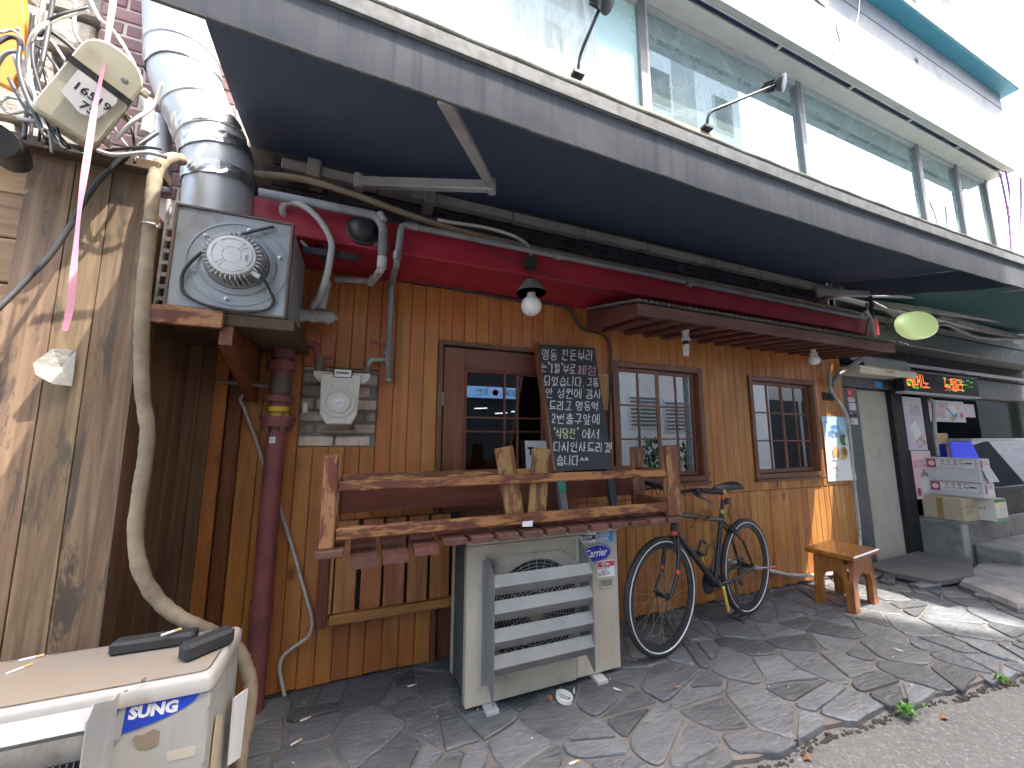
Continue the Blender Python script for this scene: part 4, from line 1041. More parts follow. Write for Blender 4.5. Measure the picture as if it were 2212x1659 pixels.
# slotted angle and shelf carrying the box
sa = thing('slotted_angle', 'upright slotted steel angle left of the fan box', 'bracket', (-.80, 1.95, 1.8))
z0_, z1_ = 1.82, 2.32
mb = MB(); xa, xb = -.815, -.775
mb.box((xa, 1.93, z0_), (xa+.010, 1.933, z1_)).box((xb-.010, 1.93, z0_), (xb, 1.933, z1_))
k = z0_
while k < z1_: mb.box((xa+.0105, 1.93, k), (xb-.0105, 1.933, min(k+.018, z1_))); k += .052
mb.box((xa-.002, 1.9335, z0_), (xa+.001, 1.97, z1_))
mb.build('angle', 'pipe_white', sa)
shf = thing('fan_shelf', 'weathered wooden shelf and bracket under the fan box', 'shelf', (-.6, 2.1, 1.8))
MB().box((-.86, 1.90, 1.785), (-.30, 2.44, 1.838), .003).build('board', 'dark_wood', shf)
MB().box((-.90, 1.875, 1.765), (-.56, 1.899, 1.84), .003).build('front_rail', 'bench_wood', shf)
MB().prism([(-.575, 1.9, 1.78), (-.575, 1.9, 1.70), (-.575, 2.41, 1.50), (-.575, 2.41, 1.78)], (.05, 0, 0), .003).build('bracket', 'post_wood', shf)

# ================================================================ small canopy over the windows
CY = 1.86
can = thing('wooden_canopy', 'small slatted wooden canopy with a corrugated top over the windows', 'canopy', (3, WY, 2.1))
ca, cb = at(1380, 660, CY), at(1940, 768, CY)
X0c, X1c = 1.60, 4.50
zf0, zf1 = 2.085, 2.165; zb = 2.235
MB().box((X0c, CY, zf0), (X1c, CY+.03, zf1), .003).build('front_board', 'canopy_wood', can)
for x in (X0c, X1c-.028): MB().prism([(x, CY+.0305, zf0), (x, WY-.003, zf0+.045), (x, WY-.003, zb+.06), (x, CY+.0305, zf1)], (.028, 0, 0)).build('end_board', 'canopy_wood_y', can)
MB().add([(X0c+.03, CY+.032, zf0+.03), (X1c-.03, CY+.032, zf0+.03), (X1c-.03, WY-.004, zf0+.085), (X0c+.03, WY-.004, zf0+.085), (X0c+.03, CY+.032, zf0+.04), (X1c-.03, CY+.032, zf0+.04), (X1c-.03, WY-.004, zf0+.095), (X0c+.03, WY-.004, zf0+.095)],
         [(0, 1, 2, 3), (4, 5, 6, 7), (0, 1, 5, 4), (1, 2, 6, 5), (2, 3, 7, 6), (3, 0, 4, 7)]).build('ceiling', 'canopy_wood', can)
k = X0c+.16
while k < X1c-.1:
    MB().bar((k, CY+.035, zf0+.012), (k, WY-.006, zf0+.066), .05, .026, bev=.003).build('slat', 'canopy_wood_y', can); k += .20
mb = MB(); nn = 260
vs = []
for j, (y_, z_) in enumerate(((CY-.035, zf1+.008), (WY-.004, zb+.078))):
    for i in range(nn+1):
        vs.append((X0c-.03+(X1c+.18-X0c)*i/nn, y_, z_+.009*math.sin(i*math.pi/2)))
mb.add(vs, [(i, i+1, nn+2+i, nn+1+i) for i in range(nn)])
mb.build('corrugated_sheet', 'pipe_grey', can, 180)

# --- lamps
pl = thing('pendant_lamp', 'enamel shade lamp with white globe bulb hanging from the red beam', 'lamp', at(1148, 670, 1.98))
PLY = 2.0
tp, sh_, gb = at(1147, 563, PLY), at(1150, 622, PLY), at(1148, 661, PLY)
gb.x = sh_.x = tp.x = .5*(gb.x+tp.x)
MB().lathe(tp+V((0, .03, -.01)), (0, -1, 0), [(.0, .05), (.035, .045), (.045, .02), (.045, 0), (0, 0)], 18).build('wall_rose', 'black_plastic', pl, 40)
MB().tube([tp+V((0, -.01, -.04)), sh_+V((0, 0, .06))], .005, 8).build('rod', 'black_metal', pl, 180)
s_ = MB().lathe(sh_, (0, 0, 1), [(.093, -.035), (.09, -.03), (.045, .035), (.04, .045), (.03, .05), (0, .05), (.026, .046), (.036, .04), (.042, .032), (.088, -.033), (.093, -.035)], 30).build('lamp_shade', 'shade_grey', pl, 50)
MB().lathe(sh_, (0, 0, 1), [(.026, -.04), (.03, -.03), (.03, .02), (0, .03)], 16).build('lamp_holder', 'conduit', pl, 40)
gr = sh_.z-.036-gb.z
MB().lathe(gb, (0, 0, 1), [(0, -.062)]+[(.062*math.cos(a), .062*math.sin(a)) for a in [-1.4+2.5*i/14 for i in range(15)]]+[(.026, .075)], 28).build('globe_bulb', 'bulb_glass', pl, 180)
cf = thing('spiral_lamp', 'white porcelain fitting with tilted compact fluorescent tube under the canopy', 'lamp', at(1478, 718, 2.12))
cp = at(1480, 712, 2.12); cp.z = 2.12
MB().lathe(cp, (0, 0, -1), [(.028, -.015), (.03, .0), (.024, .02), (.024, .05), (.032, .06), (.036, .075), (.02, .08), (0, .08)], 16).build('holder', 'porcelain', cf, 40)
d = V((-.18, -.12, -1)).normalized(); b0 = cp+V((.0, 0, -.08))
MB().lathe(b0, d, [(.015, 0), (.02, .012), (.02, .03), (.014, .034)], 14).build('black_collar', 'black_plastic', cf, 40)
MB().lathe(b0+d*.034, d, [(.022, 0), (.026, .01), (.026, .02), (0, .022)], 14).build('ballast', 'porcelain', cf, 40)
u = d.orthogonal().normalized(); w_ = d.cross(u); tb = MB()
for a in (0, 2.1, 4.2):
    q = (u*math.cos(a)+w_*math.sin(a))*.013; r_ = d.cross(q).normalized()*.007; s0 = b0+d*.054
    tb.tube(spline([s0+q+r_, s0+q+r_+d*.05, s0+q+d*.066, s0+q-r_+d*.05, s0+q-r_], 4), .0055, 7)
tb.build('tubes', 'bulb_glass', cf, 180)
gl = thing('globe_lamp', 'small white globe bulb in porcelain holder at the right end of the canopy', 'lamp', at(1756, 752, 2.12))
cp = at(1756, 752, 2.12); cp.z = 2.125
MB().lathe(cp, (0, 0, -1), [(.03, -.01), (.03, .0), (.02, .012), (.02, .045), (.03, .055), (.03, .075), (0, .075)], 16).build('holder', 'porcelain', gl, 40)
MB().lathe(cp+V((0, 0, -.115)), (0, 0, 1), [(0, -.046)]+[(.046*math.cos(a), .046*math.sin(a)) for a in [-1.4+2.4*i/12 for i in range(13)]]+[(.022, .05)], 24).build('globe_bulb', 'bulb_glass', gl, 180)
dm = thing('dome_speaker', 'black round dome fixed on the red beam', 'speaker', at(783, 495, 2.05))
c_ = at(783, 495, 2.03); c_.y = 2.049
MB().lathe(c_, (0, -1, 0), [(.076, 0), (.076, .014)]+[(.07*math.cos(a), .014+.055*math.sin(a)) for a in [1.5*i/10 for i in range(11)]]+[(0, .07)], 30).build('dome', 'black_plastic', dm, 180)
MB().lathe(c_, (0, -1, 0), [(.08, 0), (.08, .01), (.076, .012)], 30).build('ring', 'black_metal', dm, 40)

# ================================================================ pipes on the wall and beam
PG = 1.99
gp = thing('gas_pipe', 'grey gas pipe along the red beam dropping to the meter', 'pipe', at(838, 800, 2.40))
run = [at(1880, 690, PG), at(880, 487, PG), at(863, 490, PG), at(857, 570, PG), at(846, 612, 2.36), at(843, 640, 2.40), at(838, 818, 2.40)]
MB().tube(fillet([run[0], run[1]+V((-.03, 0, 0)), run[3], run[4], run[6]], .035, 5), .017, 12).build('pipe', 'pipe_grey', gp, 180)
for (p, q, r_) in ((run[1]+V((-.005, 0, 0)), run[1]+V((.05, 0, 0)), .022), (at(858, 545, PG), at(857, 562, PG), .022), (at(844, 625, 2.39), at(842, 640, 2.40), .022), (at(839, 745, 2.40), at(838, 765, 2.40), .023), (at(838, 768, 2.40), at(838, 782, 2.40), .021), (at(1200, 553, PG), at(1212, 556, PG), .021), (at(1480, 613, PG), at(1492, 616, PG), .021)):
    MB().tube([p, q], r_, 14).build('coupling', 'pipe_steel', gp, 40)
MB().box(at(799, 740, 2.37)+V((0, -.004, -.008)), at(834, 742, 2.37)+V((0, .004, .008)), .003).build('valve_lever', 'pipe_red', gp)
MB().tube(fillet(path(2.40, (838, 800), (838, 822), (845, 822)), .02), .016, 10).build('drip_leg', 'pipe_steel', gp, 180)
MB().tube(fillet(path(2.40, (836, 778), (800, 776), (792, 800)), .03, 5), .016, 10).build('branch', 'pipe_steel', gp, 180)
dp = thing('drain_pipe', 'grey and white plastic drain pipe bending under the red beam', 'pipe', at(720, 605, 2.38))
MB().tube(fillet(path(PG, (560, 416), (812, 466), (828, 490), (825, 556)), .05, 6), .022, 14).build('upper_pipe', 'pipe_grey', dp, 180)
MB().tube(fillet([at(825, 555, PG), at(823, 582, PG), at(806, 607, 2.38), at(722, 603, 2.38)], .045, 6), .019, 12).build('lower_pipe', 'pipe_white', dp, 180)
for (p, q) in ((at(826, 556, PG), at(824, 580, PG)), (at(808, 600, 2.33), at(798, 612, 2.37)), (at(818, 462, PG), at(828, 478, PG))):
    MB().tube([p, q], .024, 14).build('elbow', 'pipe_white', dp, 40)
MB().box(at(808, 527, 2.03)+V((0, 0, -.012)), at(842, 531, 2.03)+V((0, .02, .012)), .003).build('pipe_clamp', 'rusty_edge', dp)
dv = thing('drain_valve', 'dirty white plastic tee and valve beside the fan box', 'pipe', at(690, 683, 2.3))
MB().tube(path(2.3, (640, 680), (722, 686)), .032, 16).build('tee', 'pipe_white', dv, 40)
for p in ((652, 681), (676, 683), (710, 686)): MB().tube(path(2.3, (p[0]-4, p[1]), (p[0]+4, p[1]+.5)), .037, 16).build('collar', 'pipe_white', dv, 40)
MB().tube(path(2.3, (694, 668), (706, 608)), .024, 12).build('riser', 'pipe_white', dv, 40)
MB().tube(path(2.3, (722, 686), (730, 686.5)), .018, 8).build('plug', 'pipe_white', dv, 40)
cable('flexible_conduit', [at(640, 478, 2.1), at(628, 468, 2.08), at(612, 462, 2.05), at(612, 445, 2.02), at(626, 437, 2.0), at(655, 445, 1.98), at(690, 475, 1.98), at(715, 520, 2.0), at(713, 560, 2.02), at(703, 605, 2.05), at(690, 640, 2.1), at(675, 662, 2.2)], .0155, 'conduit', 'ribbed grey flexible conduit looping beside the fan box', 'conduit', n=10)
cable('thin_conduit', path(2.1, (638, 505), (655, 525), (672, 545)), .008, 'conduit', 'short thin conduit tied behind the fan box', 'conduit')
br = thing('strut_bracket', 'black slotted steel bracket on the red beam beside the fan', 'bracket', at(700, 545, 2.04))
MB().bar(at(655, 540, 2.04), at(775, 556, 2.04), .02, .035, bev=.003).build('strut', 'black_metal', br)
MB().bar(at(640, 470, 2.3), at(705, 560, 2.06), .02, .04, bev=.003).build('brace', 'black_metal', br)
cable('wrapped_pipe', [at(548, 376, 2.06), at(650, 387, 2.05), at(740, 412, 2.04), at(850, 452, 2.04), at(960, 490, 2.04), at(1080, 520, 2.04), at(1250, 557, 2.04), at(1500, 606, 2.04), at(1750, 655, 2.03), at(1858, 677, 2.02)], .018, 'tape_beige', 'beige tape wrapped pipe running along the top of the red beam', 'pipe', n=10)
cable('lamp_conduit', path(2.02, (945, 475), (985, 482), (1050, 492), (1110, 510), (1140, 530), (1147, 552)), .0105, 'conduit', 'pale ribbed conduit leading to the pendant lamp', 'conduit', n=8)
cable('door_cable', [at(873, 605, 2.43), at(1000, 626, 2.43), at(1106, 647, 2.43), at(1180, 655, 2.43), at(1225, 665, 2.43), at(1243, 690, 2.43), at(1262, 712, 2.43), at(1300, 722, 2.43), at(1317, 745, 2.43), at(1320, 800, 2.43), at(1316, 900, 2.43), at(1318, 1000, 2.43)], .011, 'cable_black', 'black cable following the top of the boards down beside the door')
cable('thin_wire', path(2.03, (870, 470), (1000, 510), (1106, 562), (1230, 607), (1330, 640)), .003, 'cable_black', 'thin black wire strung across the red beam')
# bundle at the right end of the beam
for i, (pts, r_, mt, lab) in enumerate(((((1868, 672), (1880, 690), (1886, 720), (1886, 745)), .02, 'pipe_white', 'white plastic hose turning down at the right end of the beam'),
                                      (((1872, 655), (1876, 690), (1872, 715), (1868, 735)), .012, 'tape_beige', 'beige taped cable hanging at the right end of the beam'),
                                      (((1880, 640), (1882, 660), (1884, 690)), .016, 'cable_black', 'black cable bundle at the right end of the beam'))):
    cable('hanging_hose', path(1.98, *pts), r_, mt, lab, 'hose', 'hoses at the right end of the beam', n=8)

# red riser with flanges
RY = 2.36
rr_ = thing('red_riser', 'dark red riser pipe with flanges and yellow tape at the left of the wall', 'pipe', at(552, 1500, RY))
c0 = at(613, 705, RY); c1 = at(598, 890, RY); c2 = at(553, 1505, RY)
xr = (c0.x+c2.x)/2
def rz(y_): return at(600, y_, RY).z
MB().cyl((xr, RY, -.02), (xr, RY, 1.98), .047, 24).build('pipe', 'pipe_red', rr_, 40)
for (za, zb_, r_) in ((rz(922), rz(905), .078), (rz(908), rz(900), .085), (rz(868), rz(856), .07), (rz(800), rz(782), .07), (rz(775), rz(725), .058), (rz(1320), rz(1290), .052)):
    MB().cyl((xr, RY, za), (xr, RY, zb_), r_, 28).build('flange', 'pipe_red', rr_, 40)
MB().cyl((xr, RY, rz(852)), (xr, RY, rz(815)), .05, 20).build('valve_body', 'rusty_edge', rr_, 40)
MB().bar((xr-.05, RY-.07, rz(838)), (xr-.26, RY-.09, rz(834)), .025, .02, bev=.004).build('valve_handle', 'rusty_edge', rr_)
for (za, zb_) in ((rz(902), rz(893)), (rz(889), rz(879))): MB().cyl((xr, RY, za), (xr, RY, zb_), .0485, 24).build('yellow_band', 'yellow_tape', rr_, 40)
for k in range(6):
    a = k*math.pi/3; MB().cyl((xr+.068*math.cos(a), RY+.068*math.sin(a), rz(932)), (xr+.068*math.cos(a), RY+.068*math.sin(a), rz(895)), .009, 6).build('bolt', 'rusty_edge', rr_)
lb = MB().grid(lambda u, v: V((xr+.0478*math.sin(-.5+.62*u), RY-.0478*math.cos(-.5+.62*u), rz(957)+.033*v)), 6, 1).build('label', 'paper_white', rr_)
for i in range(3): MB().grid(lambda u, v: V((xr+.0481*math.sin(-.44+(.3+.1*(i % 2))*u), RY-.0481*math.cos(-.44+(.3+.1*(i % 2))*u), rz(957)+.008+.008*i+.003*v)), 5, 1).build('print_line', 'print_grey', lb)
MB().tube(fillet([V((xr, RY, rz(735))), V((xr+.16, RY, rz(737))), V((xr+.185, RY, rz(800)))], .04, 6), .022, 14).build('branch', 'pipe_red', rr_, 180)
MB().cyl(V((xr+.185, RY, rz(795))), V((xr+.185, RY, rz(765))), .026, 14).build('branch_valve', 'rusty_edge', rr_, 40)
MB().box(V((xr+.20, RY-.012, rz(769))), V((xr+.255, RY+.0, rz(760))), .004).build('branch_lever', 'pipe_red', rr_)

# gas meter
GY = 2.30
gm = thing('gas_meter', 'cream gas meter with counter window on the bare brick patch', 'meter', at(735, 915, GY))
o = at(735, 860, GY); sx_ = .00225
def gmp(px, py, y=GY): return V((o.x+(px-735)*.00233, y, o.z-(py-860)*.00262))
MB().prism([gmp(690, 808), gmp(778, 808), gmp(774, 895), gmp(762, 915), gmp(708, 915), gmp(693, 895)], (0, .075, 0), .006).build('body', 'meter_body', gm)
MB().prism([gmp(672, 803, GY+.02), gmp(800, 803, GY+.02), gmp(799, 815, GY+.02), gmp(786, 826, GY+.02), gmp(687, 826, GY+.02), gmp(674, 815, GY+.02)], (0, .06, 0), .005).build('shoulder', 'meter_body', gm)
cc = gmp(733, 870); cc.y = GY
MB().lathe(cc, (0, -1, 0), [(.085, 0), (.083, .008), (.07, .009), (.068, .004), (.058, .004), (.056, .014), (0, .016)], 36).build('cover_rings', 'meter_body', gm, 40)
MB().lathe(cc, (0, -1, 0), [(.028, .0148), (.028, .0165), (0, .017)], 24).build('sticker', 'paper_white', gm)
text('DNEX', .012, 'print_red', gm, cc+V((-.016, -.0175, -.006)))
for i in range(2): text('-------', .008, 'print_blue', gm, cc+V((-.018, -.0175, -.015-.007*i)))
MB().box(gmp(716, 797, GY-.004), gmp(759, 817, GY+.03), .006).build('counter_case', 'print_black', gm)
MB().box(gmp(719, 799, GY-.007), gmp(756, 815, GY-.004)).build('counter_plate', 'paper_white', gm)
MB().box(gmp(722, 808, GY-.0085), gmp(750, 804.5, GY-.007)).build('counter_window', 'print_black', gm)
text('0 4 6 1 9', .008, 'print_white', gm, gmp(724, 807.5, GY-.0088))
for k in range(8):
    a = .4+k*math.pi/4; MB().lathe(cc+V((math.cos(a)*.096, .002, math.sin(a)*.1)), (0, -1, 0), [(.005, 0), (.004, .005), (0, .006)], 8).build('screw', 'steel', gm)
for px in (683, 792): MB().cyl(gmp(px, 806, GY+.05), gmp(px, 786, GY+.05), .019, 12).build('union', 'rusty_edge', gm, 40)
MB().box(gmp(694, 925, 2.40), gmp(772, 934, 2.43), .004).build('hanger', 'tape_beige', gm)
MB().box(gmp(650, 868, 2.42), gmp(662, 890, 2.435), .004).build('tag_plate', 'porcelain', gm)

# ================================================================ chalkboard
chb = thing('chalkboard', 'black chalkboard with handwritten closing notice standing in the bench', 'sign', (1.3, 2.0, .87))
TL, TR, BL, BR = at(1160.8, 742.7, 2.385), at(1284.6, 751.5, 2.385), at(1211, 1104, 2.0), at(1337, 1093, 2.0)
def bd(u, v): return (TL*(1-u)+TR*u)*(1-v)+(BL*(1-u)+BR*u)*v
bn = (TR-TL).cross(BL-TL).normalized()
if bn.y > 0: bn = -bn
vb = .80
MB().prism([bd(0, 0), bd(1, 0), bd(1, vb), bd(0, vb)], -bn*.03, .002).build('board', 'blackboard', chb)
MB().bar(bd(-.012, -.005)-bn*.015, bd(-.012, vb+.0)-bn*.015, .018, .05, up=bn).build('side_strip', 'frame_wood', chb)
for (u0, u1, mt) in ((.02, .13, 'concrete'), (.87, .99, 'black_plastic')):
    MB().prism([bd(u0, vb+.001), bd(u1, vb+.001), bd(u1, 1), bd(u0, 1)], -bn*.028).build('leg', mt, chb)
MB().prism([bd(.018, vb+.02)+bn*.001, bd(.135, vb+.02)+bn*.001, bd(.135, vb+.11)+bn*.001, bd(.018, vb+.11)+bn*.001], bn*.002).build('green_tape', 'green_tape', chb)
# handwriting: strokes of the letters laid on the board
def zpix(zx, zy):                             # point of the enlarged view of the board -> point on the board
    d_ = ray(1141.1+zx*.2315, 724.2+zy*.2315); t = (TL-V((0, 0, CAM_H))).dot(bn)/d_.dot(bn)
    return V((0, 0, CAM_H))+d_*t
rc = random.Random(4)
def chalk(txt, x0, x1, yc, h, mt, slope=.03):
    mb = MB(); wts = [.42 if c in ' ".' else (.6 if c in '12^' else 1.0) for c in txt]; tot = sum(wts); x = x0
    for c, wt in zip(txt, wts):
        cw = (x1-x0)*wt/tot
        for st in syllable(c):
            jx, jy = rc.uniform(-.03, .03), rc.uniform(-.03, .03); pts = []
            for a, b_ in zip(st[:-1], st[1:]):
                n_ = 3
                for q in range(n_): pts.append((a[0]+(b_[0]-a[0])*q/n_, a[1]+(b_[1]-a[1])*q/n_))
            pts.append(st[-1])
            P = []
            for p in pts:
                X = x+cw*(.08+.8*(p[0]+jx+rc.uniform(-.015, .015))); Y = yc+h/2-h*(p[1]+jy+rc.uniform(-.012, .012))+slope*(x-x0)
                P.append(zpix(X+.06*(yc-Y), Y)+bn*.0006)
            w2 = rc.uniform(.0028, .0040)
            for a, b_ in zip(P[:-1], P[1:]):
                t = (b_-a)
                if t.length < 1e-5: continue
                t.normalize(); s2 = t.cross(bn)*w2*rc.uniform(.8, 1.15)
                mb.add([a-s2-t*.001, a+s2-t*.001, b_+s2+t*.001, b_-s2+t*.001], [(0, 1, 2, 3)])
        x += cw
    stuff(mb.build('handwriting', mt, chb))
chalk('명동 진돈부리', 125, 610, 178, 92, 'chalk_white')
chalk('는"1월"부로', 118, 445, 300, 80, 'chalk_white', .06)
chalk('폐점', 455, 640, 325, 82, 'chalk_pink')
chalk('되었습니다.', 142, 540, 425, 86, 'chalk_white')
chalk('그동', 545, 660, 440, 70, 'chalk_white')
chalk('안 성원에 감사', 160, 690, 540, 84, 'chalk_white', .02)
chalk('드리고 명동역', 195, 660, 655, 80, 'chalk_white', .02)
chalk('2번출구앞에', 215, 672, 780, 88, 'chalk_white', .01)
chalk('"식당진"', 228, 472, 915, 90, 'chalk_yellow', .01)
chalk('에서', 500, 672, 920, 82, 'chalk_white')
chalk('다시인사드리겠', 235, 782, 1040, 86, 'chalk_white', .02)
chalk('습니다^^', 262, 565, 1165, 88, 'chalk_white', .02)
# cork notice board beside it
nb_ = thing('notice_board', 'small cork notice board with pale frame on the wall behind the chalkboard', 'board', at(1300, 850, WY))
a, b_ = at(1262, 806, WY-.012), at(1318, 886, WY-.012)
MB().box((a.x, WY-.014, b_.z), (b_.x-.01, WY-.005, a.z)).build('cork', 'cork', nb_)
fr = MB(); t = .014
for (p, q) in (((a.x, b_.z), (a.x+t, a.z)), ((b_.x-.01-t, b_.z), (b_.x-.01, a.z)), ((a.x+t, a.z-t), (b_.x-.01-t, a.z)), ((a.x+t, b_.z), (b_.x-.01-t, b_.z+t))): fr.box((p[0], WY-.02, p[1]), (q[0], WY-.0045, q[1]), .002)
fr.build('frame', 'pale_wood', nb_)
ts = MB().prism([at(1134, 952, 2.43), at(1190, 952, 2.43), at(1194, 1012, 2.43), at(1137, 1012, 2.43)], (0, .003, 0)).build('paper_sign', 'paper_white')
tag(ts, 'white paper sign with a black T inside the door glass', 'sign')
text('T', .07, 'print_black', ts, at(1140, 982, 2.4295), bold=.004)

# ================================================================ bench box on top of the outdoor unit
BY, BYB = 1.82, 2.16
ben = thing('bench', 'worn dark red wooden bench frame resting on the cream outdoor unit', 'bench', (.8, BY, .83))
zb0 = .855
def zf(px, py): return at(px, py, BY).z
XL0, XL1 = at(695, 1080, BY).x, at(727, 1080, BY).x
XR0, XR1 = at(1441, 1040, BY).x, at(1467, 1040, BY).x
MB().box((XL0, BY-.012, zb0), (XL1, BY+.04, 1.24), .006).build('post', 'bench_wood_z', ben)
MB().box((XR0, BY-.012, zb0), (XR1, BY+.04, 1.268), .006).build('post', 'bench_wood_z', ben)
MB().box((XL0, BYB-.04, zb0), (XL1, BYB, 1.22), .006).build('post', 'bench_wood_z', ben)
MB().box((XR0-.0, BYB-.04, zb0), (XR1, BYB, 1.25), .006).build('post', 'bench_wood_z', ben)
zu0, zu1 = zf(727, 1063), zf(727, 1040)
MB().box((XL1+.001, BY, zu0), (XR0-.001, BY+.032, zu1), .006).build('rail', 'bench_wood', ben)
zl0, zl1 = zf(727, 1169), zf(727, 1142)
MB().box((XL1+.001, BY, zl0), (XR0-.001, BY+.035, zl1), .006).build('rail', 'bench_wood', ben)
MB().box((XL1+.001, BYB-.03, zu0-.01), (XR0-.001, BYB-.002, zu1), .005).build('rail', 'bench_wood', ben)
MB().box((XL1+.001, BYB-.015, zl1), (XR0-.001, BYB-.003, zu0-.011)).build('back_panel', 'panel_wood', ben)
for (xa, xb) in ((XL0+.01, XL1-.01), (XR0+.01, XR1-.01)):
    for (za, zb_) in ((zu0, zu1-.01), (zl0, zl1)): MB().box((xa, BY+.041, za), (xb, BYB-.041, zb_), .004).build('side_rail', 'panel_wood', ben)
for (p, q, w_) in (((1088, 966), (1113, 1118), .10), ((1170, 968), (1158, 1118), .10)):
    a, b_ = at(*p, BY+.046), at(*q, BY+.046)
    MB().bar(a, b_, .024, w_, up=(1, 0, 0), bev=.004).build('slanting_board', 'bench_wood_z', ben)
x = XL0+.02; i = 0
for i in range(15):
    w_ = .108; x0 = XL0-.01+i*(XR1-XL0+.02)/15
    if i in (1, 2, 3):
        dz = (.045, .04, .02)[i-1]
        MB().add([V((x0+a_, y_, z_)) for (y_, z_) in ((BY-.045, zb0-.005-dz-.03), (BYB, zb0-.032), (BYB, zb0-.004), (BY-.045, zb0-.005-dz)) for a_ in (0, w_)],
                 [(0, 1, 3, 2), (2, 3, 5, 4), (4, 5, 7, 6), (6, 7, 1, 0), (0, 2, 4, 6), (1, 7, 5, 3)]).build('slat', 'bench_slat', ben)
    else: MB().box((x0, BY-.03, zb0-.032), (x0+w_, BYB, zb0-.001), .004).build('slat', 'bench_slat', ben)
a = at(1140, 1131, BY-.032); lbl = MB().prism([a+V((-.03, 0, -.012)), a+V((.025, 0, -.016)), a+V((.028, 0, .012)), a+V((-.028, 0, .012))], (0, -.001, 0)).build('paper_tag', 'paper_white', ben)

# ================================================================ slatted panel under the bench
gt = thing('slatted_panel', 'varnished slatted wooden panel hung under the bench', 'panel', (.2, 2.34, .33))
GYP = 2.34
zr = at(840, 1318, GYP).z
MB().box((at(687, 1250, GYP).x, GYP-.01, .33), (at(711, 1250, GYP).x, GYP+.05, .86), .004).build('post', 'post_wood', gt)
MB().box((at(711, 1340, GYP).x, GYP-.015, zr-.03), (.60, GYP+.03, zr+.02), .004).build('bottom_rail', 'gate_wood_x', gt)
for (p, q) in ((723, 770), (780, 824), (829, 874), (880, 923), (929, 971)):
    MB().box((at(p, 1240, GYP).x, GYP, zr+.021), (at(q, 1240, GYP).x, GYP+.018, .86), .004).build('slat', 'gate_wood', gt)
MB().box((at(711, 1240, GYP).x+.001, GYP+.001, zr+.021), (at(720, 1240, GYP).x, GYP+.02, .86), .003).build('slat', 'gate_wood', gt)
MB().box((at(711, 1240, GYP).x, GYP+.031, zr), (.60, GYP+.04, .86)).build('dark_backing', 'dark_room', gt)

# ================================================================ cream outdoor unit
AYF = 1.955
AXL, AXR = .535, 1.448
ac = thing('outdoor_unit', 'cream air conditioner outdoor unit with four grey deflector blades under the bench', 'air conditioner', (1.0, 2.1, 0))
Z0, Z1 = .025, .79
MB().box((AXL+.012, AYF+.012, Z0), (AXR-.012, 2.28, Z1-.01)).build('core', 'coil_dark', ac)
XS = at(1243, 1300, AYF).x
gc = at(1157, 1318, AYF); GR = .262
# front panel with a round opening
def ring_panel(x0, x1, z0, z1, c, r, y, t, n=48):
    mb = MB(); o_, i_ = [], []
    angs = sorted([2*math.pi*k/n for k in range(n)]+[math.atan2(zz-c.z, xx-c.x) % (2*math.pi) for xx in (x0, x1) for zz in (z0, z1)]); n = len(angs)
    for a in angs:
        dx, dz = math.cos(a), math.sin(a)
        s = min(((x1-c.x)/dx) if dx > 1e-6 else ((x0-c.x)/dx if dx < -1e-6 else 9), ((z1-c.z)/dz) if dz > 1e-6 else ((z0-c.z)/dz if dz < -1e-6 else 9))
        o_.append((c.x+dx*s, c.z+dz*s)); i_.append((c.x+dx*r, c.z+dz*r))
    vs = [(p[0], y, p[1]) for p in o_]+[(p[0], y, p[1]) for p in i_]+[(p[0], y+t, p[1]) for p in i_]
    mb.add(vs, [(k, (k+1) % n, n+(k+1) % n, n+k) for k in range(n)]+[(n+k, n+(k+1) % n, 2*n+(k+1) % n, 2*n+k) for k in range(n)])
    return mb
fpn = ring_panel(AXL, XS-.001, Z0, Z1-.026, gc, GR, AYF, .05).build('front_panel', 'ac_body', ac)
MB().box((XS+.001, AYF+.001, Z0), (AXR, AYF+.03, Z1-.026), .006).build('service_panel', 'ac_body', ac)
MB().box((AXL, AYF+.02, Z0), (AXL+.012, AYF+.05, Z1-.026)).build('left_edge', 'ac_body', ac)
MB().box((AXL-.004, AYF-.004, Z1-.025), (AXR+.004, 2.29, Z1+.008), .008).build('lid', 'ac_body', ac)
MB().box((AXR-.011, AYF+.031, Z0), (AXR, 2.28, Z1-.026)).build('right_panel', 'ac_body', ac)
MB().box((AXL, 2.255, Z0), (AXL+.011, 2.285, Z1-.026)).build('rear_edge', 'ac_body', ac)
fl = MB()
for k in range(60): fl.box((AXL+.004, AYF+.055+k*.0033, Z0+.03), (AXL+.0115, AYF+.0562+k*.0033, Z1-.04))
fl.build('coil_fins', 'grille', ac)
bz = MB(); r0 = GR+.035
pts = []
for k in range(64):
    a = 2*math.pi*k/64; q = max(abs(math.cos(a)), abs(math.sin(a))); rr2 = r0*min(1.0/q, 1.12)
    pts.append((math.cos(a)*rr2, math.sin(a)*rr2))
vs = [(gc.x+p[0], AYF-.001, gc.z+p[1]) for p in pts]+[(gc.x+p[0]*.97, AYF-.016, gc.z+p[1]*.97) for p in pts]+[(gc.x+GR*math.cos(2*math.pi*k/64), AYF-.016, gc.z+GR*math.sin(2*math.pi*k/64)) for k in range(64)]+[(gc.x+GR*math.cos(2*math.pi*k/64), AYF+.02, gc.z+GR*math.sin(2*math.pi*k/64)) for k in range(64)]
bz.add(vs, [(j*64+k, j*64+(k+1) % 64, (j+1)*64+(k+1) % 64, (j+1)*64+k) for j in range(3) for k in range(64)])
bz.build('fan_bezel', 'ac_body', ac, 40)
gr_ = MB()
for r_ in [.045+.0175*i for i in range(13)]:
    gr_.tube([(gc.x+r_*math.cos(a), AYF-.004, gc.z+r_*math.sin(a)) for a in [2*math.pi*i/40 for i in range(40)]], .0016, 4, closed=True)
